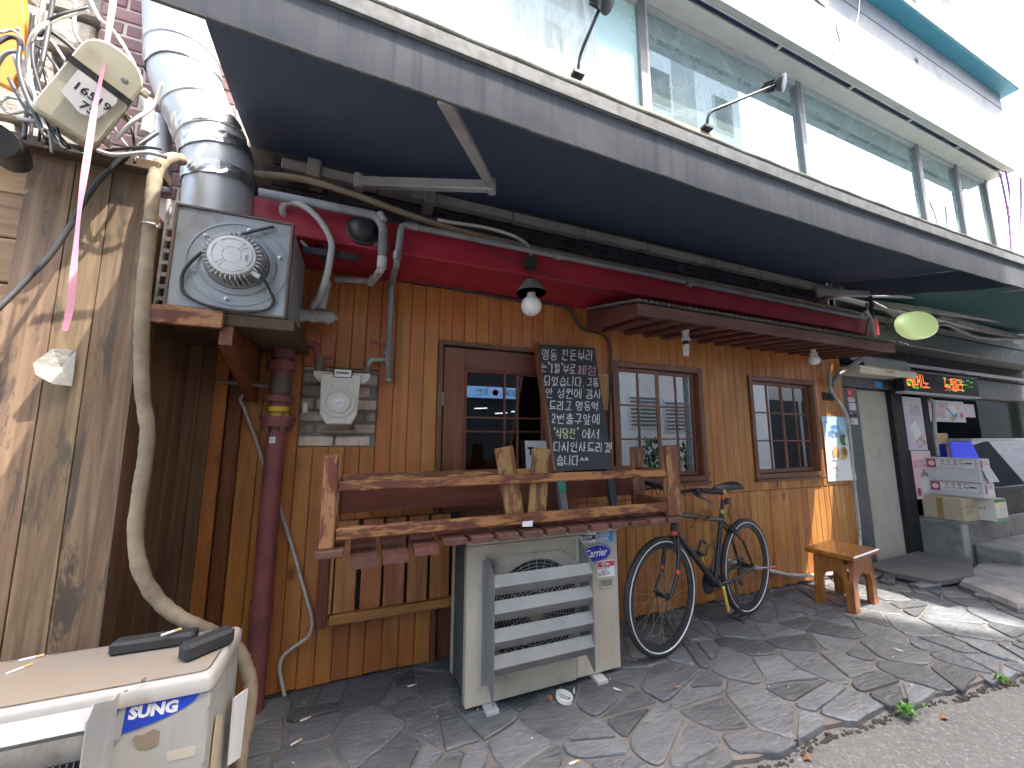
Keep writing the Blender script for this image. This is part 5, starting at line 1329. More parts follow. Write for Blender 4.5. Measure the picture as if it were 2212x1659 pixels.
for k in range(32):
    a = 2*math.pi*k/32; gr_.tube([(gc.x+.045*math.cos(a), AYF-.006, gc.z+.045*math.sin(a)), (gc.x+GR*math.cos(a+.18), AYF-.004, gc.z+GR*math.sin(a+.18))], .0016, 4)
gr_.build('fan_grille', 'pipe_white', ac)
MB().lathe((gc.x, AYF-.002, gc.z), (0, -1, 0), [(.05, 0), (.05, .006), (0, .008)], 24).build('grille_hub', 'ac_body', ac, 40)
fb = MB()
for k in range(3):
    a = k*2.094+.4; q = V((math.cos(a), 0, math.sin(a))); p = V((-math.sin(a), 0, math.cos(a))); c_ = V((gc.x, AYF+.05, gc.z))
    fb.add([c_+q*.05-p*.03+V((0, -.02, 0)), c_+q*.05+p*.03+V((0, .02, 0)), c_+q*.23+p*.13+V((0, .02, 0)), c_+q*.24-p*.06+V((0, -.02, 0))], [(0, 1, 2, 3)])
fb.build('fan_blades', 'grille', ac)
# deflector
gd = MB().box((at(1042, 1300, AYF-.02).x, AYF-.022, .12), (at(1068, 1300, AYF-.02).x, AYF-.018, .70)).build('deflector_flange', 'louver_alu', ac)
yF = 1.80
xl, xr2 = at(1068, 1300, yF).x, at(1281, 1250, yF).x
zt = [at(1068, 1119.2+.2645*v, yF).z for v in (487, 702, 935, 1152)]
for (x, zA, zB) in ((xl, zt[0]+.055, zt[3]-.235), (xr2, zt[0]+.085, zt[3]-.2)):
    MB().prism([(x, AYF-.018, zA+.01), (x, yF+.005, zt[0]+.005), (x, yF+.0, zt[3]-.16), (x, yF+.01, zB+.03), (x, AYF-.018, zB+.11)], (.003, 0, 0)).build('deflector_side', 'louver_alu', ac)
for z in zt:
    P = [(yF+.030, z), (yF+.026, z), (yF, z-.046), (yF+.003, z-.053), (yF+.034, z-.096), (yF+.036, z-.092), (yF+.007, z-.051), (yF+.005, z-.045)]
    MB().prism([(xl+.0035, p[0], p[1]) for p in P], (xr2-xl-.004, 0, 0)).build('deflector_blade', 'louver_alu', ac)
# stickers, badge, handle
def az(zx, zy): return at(954.6+zx*.2645, 1119.2+zy*.2645, AYF-.0004)
def sticker(a, b_, c, d_, mt, name='sticker', dy=0.0, par=None):
    return MB().prism([az(*p)+V((0, -dy, 0)) for p in (a, b_, c, d_)], (0, -.0008, 0)).build(name, mt, par or ac)
s1 = sticker((1145, 112), (1255, 108), (1256, 192), (1146, 202), 'print_white')
sticker((1147, 138), (1253, 134), (1254, 172), (1148, 178), 'navy', 'print_band', .0009, s1)
text('용달 소형 이삿짐', .0165, 'navy', s1, az(1147, 133)+V((0, -.0012, 0)), xa=(1, 0, .02), sx=.62, bold=.0008)
text('010-5219-1009', .022, 'print_white', s1, az(1148, 174)+V((0, -.0022, 0)), xa=(1, 0, .02), sx=.45, bold=.0005)
text('각종화물 폐기물처리', .0115, 'navy', s1, az(1148, 196)+V((0, -.0012, 0)), xa=(1, 0, .02), sx=.68)
s2 = sticker((1281, 122), (1396, 106), (1400, 188), (1284, 205), 'print_cyan')
text('이삿짐', .026, 'print_white', s2, az(1285, 150)+V((0, -.0012, 0)), xa=(1, 0, .03), sx=.98, bold=.001)
text('010-7777-2424', .024, 'print_white', s2, az(1283, 184)+V((0, -.0012, 0)), xa=(1, 0, .03), sx=.42, bold=.001)
text('용달 개별 포장이사 센타', .0105, 'print_white', s2, az(1285, 199)+V((0, -.0012, 0)), xa=(1, 0, .03), sx=.6)
ec = az(1262, 287)
def ell(rx, rz_, dy, mt, name, par):
    pts = [ec+V((rx*math.cos(a), -dy, rz_*math.sin(a)+rx*math.cos(a)*.02)) for a in [2*math.pi*i/40 for i in range(40)]]
    return MB().prism(pts, (0, -.0006, 0)).build(name, mt, par)
e1 = ell(.103, .052, .0, 'logo_blue', 'badge', ac); ell(.098, .0475, .0008, 'print_white', 'badge_line', e1); ell(.095, .0445, .0016, 'logo_blue', 'badge_field', e1)
text('Carrier', .058, 'print_white', e1, ec+V((-.083, -.0026, -.018)), xa=(1, 0, .02), shear=.25, sx=.86, bold=.001)
s3 = sticker((1268, 352), (1404, 337), (1413, 470), (1270, 489), 'print_white')
sticker((1270, 362), (1404, 344), (1406, 385), (1272, 404), 'print_red', 'print_band', .0009, s3)
text('카드', .033, 'print_white', s3, az(1297, 394)+V((0, -.0022, 0)), xa=(1, 0, .03), bold=.0015)
text('개인/법인 카드연도리 할부', .011, 'print_black', s3, az(1276, 422)+V((0, -.0012, 0)), xa=(1, 0, .03), sx=.62)
text('*출장가능*', .012, 'print_black', s3, az(1302, 440)+V((0, -.0012, 0)), xa=(1, 0, .03), sx=.8)
text('010-7263-5114', .027, 'navy', s3, az(1275, 476)+V((0, -.0012, 0)), xa=(1, 0, .03), sx=.46, bold=.0006)
hf = MB()
a, b_ = az(1290, 500), az(1397, 558)
for (p, q) in (((a.x, b_.z), (a.x+.007, a.z)), ((b_.x-.007, b_.z), (b_.x, a.z)), ((a.x+.007, a.z-.007), (b_.x-.007, a.z)), ((a.x+.007, b_.z), (b_.x-.007, b_.z+.007))): hf.box((p[0], AYF-.006, p[1]), (q[0], AYF, q[1]), .002)
hd = hf.build('grip_frame', 'ac_body', ac)
MB().box((a.x+.007, AYF-.001, b_.z+.007), (b_.x-.007, AYF+.0005, a.z-.007)).build('grip_recess', 'ac_top_dirty', hd)
for (zx, zy) in ((392, 160), (785, 130), (1035, 100), (1230, 83), (290, 1558), (966, 1378), (1245, 1305)):
    MB().lathe(az(zx, zy)+V((0, -.004, 0)), (0, -1, 0), [(.006, -.004), (.006, .002), (0, .003)], 8).build('screw', 'steel', ac)
for (px, py) in ((1068, 1545), (1304, 1474)):
    p = atz(px, py, .01); MB().box((p.x-.035, AYF-.055, .0), (p.x+.03, 2.26, .02), .003).build('foot', 'conduit', ac)

# ================================================================ bicycle
Pr, Pf = V((2.80, 2.19, .004)), V((1.795, 1.99, .004))
bu = (Pf-Pr); BL_ = bu.length; bu.normalize(); bz_ = V((0, 0, 1)); bl = V((bu.y, -bu.x, 0))
if bl.y < 0: bl = -bl
WR = .345
bike = thing('bicycle', 'black flat bar bicycle with orange bands parked against the wall', 'bicycle', (Pr+Pf)/2)
def B(s, t, l=0.0): return Pr+bu*s+bz_*t+bl*l
def tb_(name, pts, r, mt='bike_black', n=10, par=None): return MB().tube(pts, r, n).build(name, mt, par or bike, 60)
def wheel(s):
    c = B(s, WR)
    def circ(r, l=0.0, n=64): return [c+(bu*math.cos(a)+bz_*math.sin(a))*r+bl*l for a in [2*math.pi*i/n for i in range(n)]]
    wo = MB().tube(circ(WR-.018), .0185, 12, closed=True).build('wheel', 'rubber', bike, 180)
    for l in (-.0148, .0148):
        MB().tube(circ(WR-.0285, l), .0045, 6, closed=True).build('reflective_stripe', 'reflective', wo, 180)
    rm_ = MB(); nn = 64; vs = []
    for (r, l) in ((WR-.034, -.011), (WR-.072, -.004), (WR-.072, .004), (WR-.034, .011)): vs += circ(r, l, nn)
    rm_.add(vs, [(j*nn+k, j*nn+(k+1) % nn, (j+1)*nn+(k+1) % nn, (j+1)*nn+k) for j in range(3) for k in range(nn)])
    rm_.build('rim', 'bike_black', wo, 60)
    hb = MB().tube([c-bl*.05, c-bl*.04, c-bl*.035, c-bl*.03, c+bl*.03, c+bl*.035, c+bl*.04, c+bl*.05], [.012, .014, .026, .016, .016, .026, .014, .012], 14).build('hub', 'bike_black', wo, 40)
    sp = MB()
    for k in range(28):
        a = 2*math.pi*k/28; sd_ = 1 if k % 2 else -1; a2 = a+(.5 if (k//2) % 2 else -.5)
        sp.tube([c+(bu*math.cos(a2)+bz_*math.sin(a2))*.025+bl*.034*sd_, c+(bu*math.cos(a)+bz_*math.sin(a))*(WR-.062)], .0011, 4)
    sp.build('spokes', 'steel', wo)
    return wo
wheel(0); wheel(BL_)
BBs, BBt = .435, .295
ST = (.285, .765); SC_ = (.25, .90)
HTt, HTb = (.845, .845), (.875, .70)
tb_('seat_tube', [B(BBs, BBt), B(*ST)], .017); tb_('down_tube', [B(HTb[0], HTb[1]+.02), B(BBs, BBt)], .021, n=12)
tb_('top_tube', [B(HTt[0]+.005, HTt[1]-.035), B(ST[0]+.012, ST[1]-.055)], .016); tb_('head_tube', [B(*HTt), B(*HTb)], .021, n=12)
for l in (-.055, .055):
    tb_('seat_stay', [B(ST[0]+.005, ST[1]-.07, l*.25), B(.10, .55, l*.7), B(0, WR, l)], .0085)
    tb_('chain_stay', [B(BBs, BBt, l*.5), B(.2, .31, l*.8), B(0, WR, l)], .0095)
    f_ = tb_('fork_blade', [B(.885, .655, l*.55), B(.90, .6, l*.9), B(.945, .45, l), B(BL_, WR, l)], [.017, .015, .012, .010])
    MB().tube([B(.9335, .492, l), B(.9395, .470, l)], .0138, 12).build('orange_band', 'orange_tape', f_, 40)
MB().tube([B(.125, .585, -.033), B(.105, .556, -.0375)], .0105, 10).build('orange_band', 'orange_tape', bike, 40)
tb_('fork_crown', [B(.885, .655, -.035), B(.885, .655, .035)], .02)
MB().tube([B(.8795, .685), B(.8755, .705)], .0235, 14).build('orange_band', 'orange_tape', bike, 40)
sp_ = tb_('seat_post', [B(*ST), B(*SC_), B(.243, .935)], .0135)
MB().tube([B(ST[0]+.002, ST[1]-.01), B(ST[0]-.004, ST[1]+.018)], .021, 14).build('seat_clamp', 'brass', sp_, 40)
MB().tube([B(.262, .858), B(.254, .89)], .0145, 12).build('orange_band', 'orange_tape', sp_, 40)
# saddle
def sad(u, v):
    s = .37-.27*u; wd = .018+.058*max(0, (u-.35)/.65)**1.3+.004*math.sin(u*3); a = math.pi*(v-.5)
    return B(s, .955+.012*math.cos(a)-.03*abs(math.sin(a))**2*.9+.012*u+.01*(1-u)*u-.012*(1-u)**3, wd*math.sin(a))
MB().grid(sad, 16, 12, thick=(0, 0, -.016)).build('saddle', 'bike_black', bike, 70)
for l in (-.02, .02): tb_('saddle_rail', spline([B(.345, .945, l*.4), B(.30, .925, l), B(.2, .925, l), B(.13, .945, l)], 4), .0035, 'steel', 6)
# bars
stm = tb_('stem', [B(.842, .86), B(.835, .935), B(.865, .955)], .014)
hb_ = tb_('handlebar', spline([B(.80, .985, -.30), B(.83, .98, -.15), B(.865, .957, -.05), B(.865, .957, .05), B(.83, .98, .15), B(.80, .985, .30)], 5), .0125)
for l in (-1, 1):
    g_ = tb_('grip', [B(.80, .985, l*.31), B(.822, .981, l*.19)], .0165, 'rubber', 12)
    MB().tube([B(.7985, .985, l*.313), B(.80, .985, l*.307)], .0175, 12).build('grip_ring', 'brass', g_, 40)
    bx_ = MB().obox(B(.835, .968, l*.155), (bu, bl, bz_), (.022, .024, .018), .006).build('brake_clamp', 'bike_black', bike)
    tb_('brake_lever', spline([B(.86, .965, l*.15), B(.885, .955, l*.18), B(.88, .935, l*.24), B(.868, .915, l*.275)], 4), .006, 'bike_black', 6, bx_)
    tb_('brake_cable', spline([B(.85, .965, l*.12), B(.93, .95, l*.08), B(.94, .86, l*.02), B(.905, .76, 0)], 5), .0028, 'bike_black', 5)
# drivetrain
MB().tube([B(BBs, BBt, -.038), B(BBs, BBt, .038)], .022, 14).build('bottom_bracket', 'bike_black', bike, 40)
def toothed(c, r, n, l, name, par=None, inner=.0):
    pts = []
    for k in range(n*2):
        a = math.pi*k/n; q = r if k % 2 else r-.005; pts.append(c+(bu*math.cos(a)+bz_*math.sin(a))*q+bl*l)
    return MB().prism(pts, bl*.003).build(name, 'black_metal', par or bike)
toothed(B(BBs, BBt), .085, 40, .045, 'chainring'); toothed(B(BBs, BBt), .065, 30, .037, 'chainring')
for i, r in enumerate((.05, .043, .036, .029)): toothed(B(0, WR), r, 22, .03+i*.005, 'cassette_sprocket')
ch = MB(); ch.tube([B(BBs, BBt+.08, .047), B(0, WR+.045, .036)], .004, 5); ch.tube([B(BBs, BBt-.08, .047), B(.03, .24, .04), B(.005, .28, .04)], .004, 5); ch.build('chain', 'black_metal', bike)
MB().obox(B(.0, .285, .05), (bu, bl, bz_), (.02, .012, .028), .006).build('derailleur', 'black_metal', bike)
MB().obox(B(.02, .225, .045), (bu*.5+bz_, bl, bu), (.045, .008, .014), .004).build('derailleur_cage', 'black_metal', bike)
cr = MB().bar(B(BBs, BBt, -.055), B(BBs-.025, BBt-.165, -.068), .013, .024, up=bu, bev=.004).build('crank', 'gold_crank', bike)
MB().bar(B(BBs, BBt, .06), B(BBs+.025, BBt+.165, .07), .013, .024, up=bu, bev=.004).build('crank', 'gold_crank', bike)
def pedal(c, l):
    pm = MB(); 
    for s in (-.042, .042): pm.obox(c+bu*s+bl*l*.05, (bu, bl, bz_), (.006, .045, .012), .003)
    for q in (.008, .05, .092): pm.obox(c+bl*l*q, (bu, bl, bz_), (.036, .006, .01), .002)
    pm.build('pedal', 'black_plastic', bike)
pedal(B(BBs-.025, BBt-.17, -.075), -1); pedal(B(BBs+.025, BBt+.17, .078), 1)
for (s, t, nm) in ((.905, .685, 'front_brake'), (.17, .66, 'rear_brake')):
    bm_ = MB()
    for l in (-.035, .035): bm_.bar(B(s, t, l*.3), B(s+.012*(1 if s > .5 else -1), t-.06, l), .012, .016, bev=.003)
    bm_.build(nm, 'bike_black', bike)
tl = MB().obox(B(.205, .84, -.0), (bu, bl, bz_), (.028, .018, .022), .008).build('tail_lamp', 'black_plastic', bike)
lk = []
for k in range(3):
    for i in range(14):
        a = 2*math.pi*i/14; lk.append(B(.52+.05*math.cos(a)+.01*k, .775+.035*math.sin(a)-.006*k, -.03+.01*k))
MB().tube(spline(lk+[B(.62, .76, -.02), B(.70, .70, 0)], 2), .004, 6).build('cable_lock', 'dry_leaf', bike, 180)
ks = MB().tube([B(.02, .34, -.062), B(-.10, .36, -.16)], .006, 8).build('rear_skewer', 'steel', bike, 180)
MB().tube([B(-.03, .348, -.10), B(-.10, .36, -.16)], .0075, 8).build('striped_tip', 'print_pink', ks, 180)
bc = MB()
bc.tube(spline([B(.60, .52, -.045), B(.56, .58, -.045), B(.50, .56, -.05), B(.505, .48, -.045), B(.56, .42, -.03)], 5), .006, 6); bc.tube(spline([B(.62, .53, 0), B(.57, .60, 0), B(.52, .58, 0)], 5), .01, 6)
bc.build('bottle_cage', 'black_plastic', bike, 180)
tb_('kickstand', [B(.24, .30, -.03), B(.30, .04, -.10)], .007)

# ================================================================ stool
st = thing('stool', 'honey varnished wooden stool with arched legs by the poster', 'stool', (3.75, 2.05, 0))
SX = V((.95, .13, 0)).normalized(); SY = V((-.13, .95, 0)).normalized()
sc = V((3.735, 2.05, 0)); hw, hd_ = .245, .165; H = .42
def S(a, b_, z): return sc+SX*a+SY*b_+V((0, 0, z))
MB().obox(S(0, 0, H-.018), (SX, SY, V((0, 0, 1))), (hw, hd_, .018), .008).build('seat', 'stool_top_wood', st)
def apron(b_, w_, nm='leg_panel'):
    hwB = w_; pts = [(-hwB, 0), (-hwB+.075, 0)]
    for i in range(11):
        a = math.pi*(1-i/10); pts.append(((hwB-.085)*math.cos(a), .18+.10*math.sin(a)))
    pts += [(hwB-.075, 0), (hwB, 0), (hwB-.03, .2), (hwB-.02, H-.037), (-hwB+.02, H-.037), (-hwB+.03, .2)]
    return pts
for b_, nm in ((-.115, 0), (.115, 1)):
    p2 = apron(b_, .205); mb = MB(); n = len(p2)
    # arch outline is concave: build it as two legs and a top board sharing one surface strip
    strip_o = []; 
    arch = [(-.13, 0), (-.13, .12)]+[(.13*math.cos(math.pi*(1-i/10)), .17+.10*math.sin(math.pi*(1-i/10))) for i in range(11)]+[(.13, .12), (.13, 0)]
    outer = []
    for i, p in enumerate(arch):
        t = i/(len(arch)-1)
        if i <= 3: outer.append((-.215+.02*(p[1]/.4), p[1]) if p[1] < .2 else (-.205, p[1]))
        elif i >= len(arch)-4: outer.append((.215-.02*(p[1]/.4), p[1]) if p[1] < .2 else (.205, p[1]))
        else: outer.append((p[0]*1.5, H-.037))
    fr_, bk_ = [], []
    for lst, y_ in ((arch, b_-.014), (outer, b_-.014), (arch, b_+.014), (outer, b_+.014)):
        fr_ += [S(p[0], y_, p[1]) for p in lst]
    m_ = len(arch); fcs = []
    for i in range(m_-1):
        fcs += [(i, i+1, m_+i+1, m_+i), (2*m_+i, 3*m_+i, 3*m_+i+1, 2*m_+i+1), (i, 2*m_+i, 2*m_+i+1, i+1), (m_+i, m_+i+1, 3*m_+i+1, 3*m_+i)]
    fcs += [(0, m_, 3*m_, 2*m_), (m_-1, 2*m_-1, 4*m_-1, 3*m_-1)]
    mb.add(fr_, fcs).build('leg_panel', 'stool_wood', st)
for a_ in (-.185, .185):
    arch = [(-.07, .0), (-.07, .12)]+[(.07*math.cos(math.pi*(1-i/8)), .17+.1*math.sin(math.pi*(1-i/8))) for i in range(9)]+[(.07, .12), (.07, 0)]
    outer = []
    for i, p in enumerate(arch):
        if i <= 3: outer.append((-.101, p[1]))
        elif i >= len(arch)-4: outer.append((.101, p[1]))
        else: outer.append((p[0]*1.4, H-.038))
    vs = []
    for lst, x_ in ((arch, a_-.013), (outer, a_-.013), (arch, a_+.013), (outer, a_+.013)): vs += [S(x_, p[0], p[1]) for p in lst]
    m_ = len(arch); fcs = []
    for i in range(m_-1): fcs += [(i, i+1, m_+i+1, m_+i), (2*m_+i, 3*m_+i, 3*m_+i+1, 2*m_+i+1), (i, 2*m_+i, 2*m_+i+1, i+1), (m_+i, m_+i+1, 3*m_+i+1, 3*m_+i)]
    fcs += [(0, m_, 3*m_, 2*m_), (m_-1, 2*m_-1, 4*m_-1, 3*m_-1)]
    MB().add(vs, fcs).build('end_panel', 'stool_wood', st)

# ================================================================ white outdoor unit in the left foreground
SZ, SYF, SYB, SXR, SXL = .65, 1.42, 1.712, -.357, -1.28
sam = thing('outdoor_unit', 'weathered white air conditioner outdoor unit in the left foreground', 'air conditioner', (-.8, 1.56, 0))
MB().box((SXL, SYF, .03), (SXR, SYB, SZ-.045), .006).build('body', 'ac_white', sam)
lid = MB()
P = [(SXL-.004, 0), (SXR+.006, 0)]
def lidp(x0, x1, y0, y1, r, z):
    out = []
    for (cx, cy, a0) in ((x1-r, y1-r, 0), (x0+r, y1-r, 90), (x0+r, y0+r, 180), (x1-r, y0+r, 270)):
        for k in range(5): a = R_(a0+k*22.5); out.append(V((cx+r*math.cos(a), cy+r*math.sin(a), z)))
    return out
L0 = lidp(SXL-.006, SXR+.006, SYF-.008, SYB+.006, .02, SZ-.044); L1 = lidp(SXL-.006, SXR+.006, SYF-.008, SYB+.006, .02, SZ-.012); L2 = lidp(SXL+.002, SXR-.002, SYF, SYB-.002, .02, SZ-.001); L3 = lidp(SXL+.012, SXR-.012, SYF+.012, SYB-.01, .02, SZ)
n = len(L0); lid.add(L0+L1+L2+L3, [(j*n+k, j*n+(k+1) % n, (j+1)*n+(k+1) % n, (j+1)*n+k) for j in range(3) for k in range(n)]+[tuple(range(n))])
lo = lid.build('lid', 'ac_white', sam, 50)
MB().add([p+V((0, 0, .0008)) for p in lidp(SXL+.016, SXR-.016, SYF+.016, SYB-.014, .02, SZ)], [tuple(range(n))]).build('dirty_top', 'ac_top_dirty', lo)
def sp(zx, zy, y=SYF): return at(zx/4, 1244.25+zy/4, y)
# oval badge, upright lettering, partly behind the deflector plate
OVL = ((1725, 1015), (1715, 980), (1680, 963), (1600, 960), (1500, 968), (1400, 982), (1300, 1000), (1200, 1024), (1100, 1051), (900, 1130), (745, 1192), (650, 1262), (640, 1320), (700, 1362), (820, 1385), (950, 1382), (1050, 1364), (1150, 1333), (1300, 1277), (1400, 1235), (1500, 1188), (1600, 1132), (1680, 1074))
MB().prism([sp(a, b_, SYF-.001) for a, b_ in OVL], (0, -.0008, 0)).build('badge', 'logo_blue_bright', sam)
p_, q_ = sp(1105, 1250, SYF-.002), sp(1580, 1165, SYF-.002)
text('SUNG', (q_-p_).length/3.0, 'print_white', sam, p_+V((0, -.0004, .003)), xa=q_-p_, ya=(.06, 0, 1), bold=.0022)
MB().prism([sp(1140, 1420, SYF-.0005), sp(1160, 1380, SYF-.0005), sp(1240, 1370, SYF-.0005), sp(1330, 1320, SYF-.0005), sp(1385, 1340, SYF-.0005), sp(1370, 1460, SYF-.0005), sp(1280, 1495, SYF-.0005), sp(1200, 1500, SYF-.0005)], (0, -.0006, 0)).build('glue_mark', 'ac_top_dirty', sam)
MB().prism([sp(1440, 1520, SYF-.0005), sp(1560, 1490, SYF-.0005), sp(1690, 1465, SYF-.0005), sp(1680, 1550, SYF-.0005), sp(1445, 1605, SYF-.0005)], (0, -.0006, 0)).build('glue_mark', 'ac_body', sam)
for (zx, zy) in ((1240, 895), (1760, 1620), (1815, 1140)): MB().lathe(sp(zx, zy, SYF-.008), (0, -1, 0), [(.005, -.004), (.005, .002), (0, .003)], 8).build('screw', 'steel', sam)
yD = 1.285
xb_ = sp(890, 1250, yD).x
pf = [sp(1040, 1405, SYF-.003), sp(1000, 1425, SYF-.003), sp(960, 1430, SYF-.003), sp(1075, 985, SYF-.003), sp(1105, 975, SYF-.003), sp(1098, 1100, SYF-.003)]
MB().prism(pf, (0, -.002, 0)).build('deflector_flange', 'louver_white', sam)
zA, zB = sp(900, 1110, yD).z, .10
xq = sp(1020, 1200, SYF).x
zT = sp(1085, 985, SYF).z
MB().prism([(xq, SYF-.006, zT), (xq-.002, SYF-.03, zT-.005), (xq-.002, yD+.02, zA-.005), (xq-.002, yD, zA-.03), (xq-.002, yD, zB), (xq, SYF-.006, zB-.05)], (-.003, 0, 0)).build('deflector_side', 'louver_white', sam)
for k in range(4):
    z = sp(900, 1180, yD).z-k*.135
    PR = [(yD+.03, z), (yD, z-.03), (yD+.012, z-.035), (SYF-.02, z-.10), (SYF-.02, z-.097), (yD+.014, z-.032), (yD+.004, z-.029), (yD+.032, z+.002)]
    MB().prism([(SXL, p[0], p[1]) for p in PR], (xq-.004-SXL, 0, 0)).build('deflector_blade', 'louver_white', sam)
MB().box((SXL, SYF-.004, .08), (xq-.05, SYF-.001, .50)).build('fan_opening', 'coil_dark', sam)
gb_ = MB()
for k in range(int((xq-.05-SXL)/.013)): gb_.box((SXL+k*.013, SYF-.0075, .08), (SXL+k*.013+.0025, SYF-.005, .50))
gb_.build('fan_grille', 'pipe_white', sam)
def flat(name, mt, par, pts, ext): return MB().prism(pts, ext).build(name, mt, par)
flat('cardboard_scrap', 'cardboard', sam, [V((SXR+.003, 1.46, .10)), V((SXR+.003, 1.50, .09)), V((SXR+.006, 1.53, .47)), V((SXR+.005, 1.48, .5))], (.004, 0, 0))
flat('paper_scrap', 'paper_white', sam, [V((SXR+.02, 1.60, .28)), V((SXR+.035, 1.67, .25)), V((SXR+.04, 1.67, .46)), V((SXR+.02, 1.59, .48))], (.006, 0, 0))
rbk = thing('rubber_feet', 'two black rubber blocks crossed on the white outdoor unit', 'rubber block', (-.46, 1.68, SZ))
a, b_ = atz(242, 1398, SZ+.02), atz(425, 1372, SZ+.02)
MB().bar(a, b_, .05, .038, bev=.008).build('block', 'rubber', rbk)
a, b_ = atz(392, 1412, SZ+.025), atz(500, 1368, SZ+.025)
MB().bar(a, b_, .055, .05, bev=.01).build('block', 'rubber', rbk)
BT = [(68, 1424, .3, 'with brown end at the left edge'), (42, 1448, .9, 'bent and burnt, nearest the front'), (300, 1393, .15, 'before the long rubber block'), (341, 1394, .5, 'between the two rubber blocks'), (370, 1368, .6, 'leaning on the rubber block')]
def butt(p, ang, lab, group, l=.05):
    t = thing('cigarette_butt', lab, 'cigarette butt', p, group)
    d_ = V((math.cos(ang), math.sin(ang), 0))
    MB().cyl(p-d_*l/2+V((0, 0, .004)), p+d_*l*.15+V((0, 0, .004)), .0038, 8).build('paper', 'butt_paper', t, 40)
    MB().cyl(p+d_*(l*.15+.0002)+V((0, 0, .004)), p+d_*l/2+V((0, 0, .004)), .0038, 8).build('filter', 'butt_filter', t, 40)
for (px, py, a, w_) in BT: butt(atz(px, py, SZ+(.045 if px == 370 else .0)), a, 'cigarette end on the white outdoor unit, '+w_, 'cigarette ends on the white outdoor unit')

# ================================================================ hoses, ribbons, cables at the left
cable('taped_hose', [at(392, 345, 1.95), at(372, 342, 1.9), at(345, 358, 1.84), at(332, 400, 1.80), at(326, 470, 1.79), at(321, 520, 1.79), at(312, 620, 1.79), at(306, 740, 1.79), at(308, 850, 1.79), at(319, 925, 1.79), at(314, 990, 1.79), at(301, 1070, 1.79), at(293, 1150, 1.79), at(302, 1225, 1.79), at(335, 1288, 1.79), at(385, 1332, 1.79), at(445, 1360, 1.80), at(495, 1385, 1.85), at(524, 1420, 1.85), at(538, 1462, 1.84), at(542, 1500, 1.82), at(535, 1560, 1.80), at(522, 1610, 1.78), at(515, 1680, 1.76)], [.0225*random.Random(k).uniform(.93, 1.08) for k in range(185)], 'tape_beige', 'thick beige taped refrigerant hose winding down beside the fence', 'hose', n=12)
for (px, py) in ((322, 522), (310, 700), (318, 920), (296, 1110)): pass
tp_ = thing('hose_tie', 'wire tie knotted round the beige hose near the fan box', 'tie', at(326, 486, 1.77))
MB().tube([at(326, 486, 1.79)+V((math.cos(a)*.028, math.sin(a)*.028, .004*math.sin(a))) for a in [2*math.pi*i/16 for i in range(16)]], .003, 5, closed=True).build('loop', 'steel', tp_)
MB().tube(spline(path(1.77, (338, 488), (343, 490), (346, 482)), 4), .003, 5).build('end', 'steel', tp_)
cable('white_rod', [at(p[0], p[1], 2.42) for p in ((540, 857), (527, 853), (520, 862), (527, 882), (540, 915), (553, 950), (570, 1003), (595, 1069), (615, 1130), (633, 1187), (645, 1230), (653, 1259), (663, 1294), (674, 1340), (668, 1371), (645, 1391), (615, 1414), (604, 1439), (608, 1469), (615, 1503))], .0085, 'pipe_white', 'thin dirty white hose hanging on the boards with a hooked top', 'hose', n=8)
def ribbon(name, pts, w0, mt, lab, Y):
    p = spline([at(a, b_, Y) for a, b_ in pts], 6); mb = MB(); vs = []
    for i, q in enumerate(p):
        tw = .5*math.sin(i*.25); s_ = V((math.cos(tw), math.sin(tw), 0))*w0/2
        vs += [q-s_, q+s_]
    n = len(p); mb.add(vs, [(2*i, 2*i+1, 2*i+3, 2*i+2) for i in range(n-1)])
    return tag(mb.build(name, mt, None, 180), lab, 'ribbon')
ribbon('pink_ribbon', ((252, -60), (245, 0), (236, 60), (222, 150), (205, 230), (193, 310), (182, 380), (172, 450), (163, 540), (157, 610), (150, 670), (140, 715)), .017, 'pink_ribbon', 'frayed pink plastic ribbon hanging before the fence', 1.6)
cable('black_cable', [at(p[0], p[1], p[2]) for p in ((-30, 690, 1.72), (0, 662, 1.73), (50, 612, 1.76), (105, 555, 1.78), (150, 490, 1.79), (195, 415, 1.79), (235, 368, 1.79), (290, 320, 1.8), (340, 285, 1.85))], .0085, 'cable_black', 'thick black cable sagging across the plank fence')
pp = thing('torn_paper', 'torn white paper stuck on the plank fence', 'paper', at(125, 795, FYL-.01))
q = [at(*p, FYL-.012) for p in ((95, 790), (125, 756), (164, 757), (160, 800), (155, 834), (128, 832), (98, 812))]
q[0] += V((0, -.05, 0)); q[6] += V((0, -.045, 0)); q[5] += V((0, -.03, 0)); q[1] += V((0, -.025, 0))
MB().add(q+[(q[1]+q[5])/2+V((.005, .03, 0))], [(0, 1, 7), (0, 7, 6), (6, 7, 5), (1, 2, 7), (2, 3, 7), (3, 4, 7), (4, 5, 7)]).build('sheet', 'torn_paper', pp)
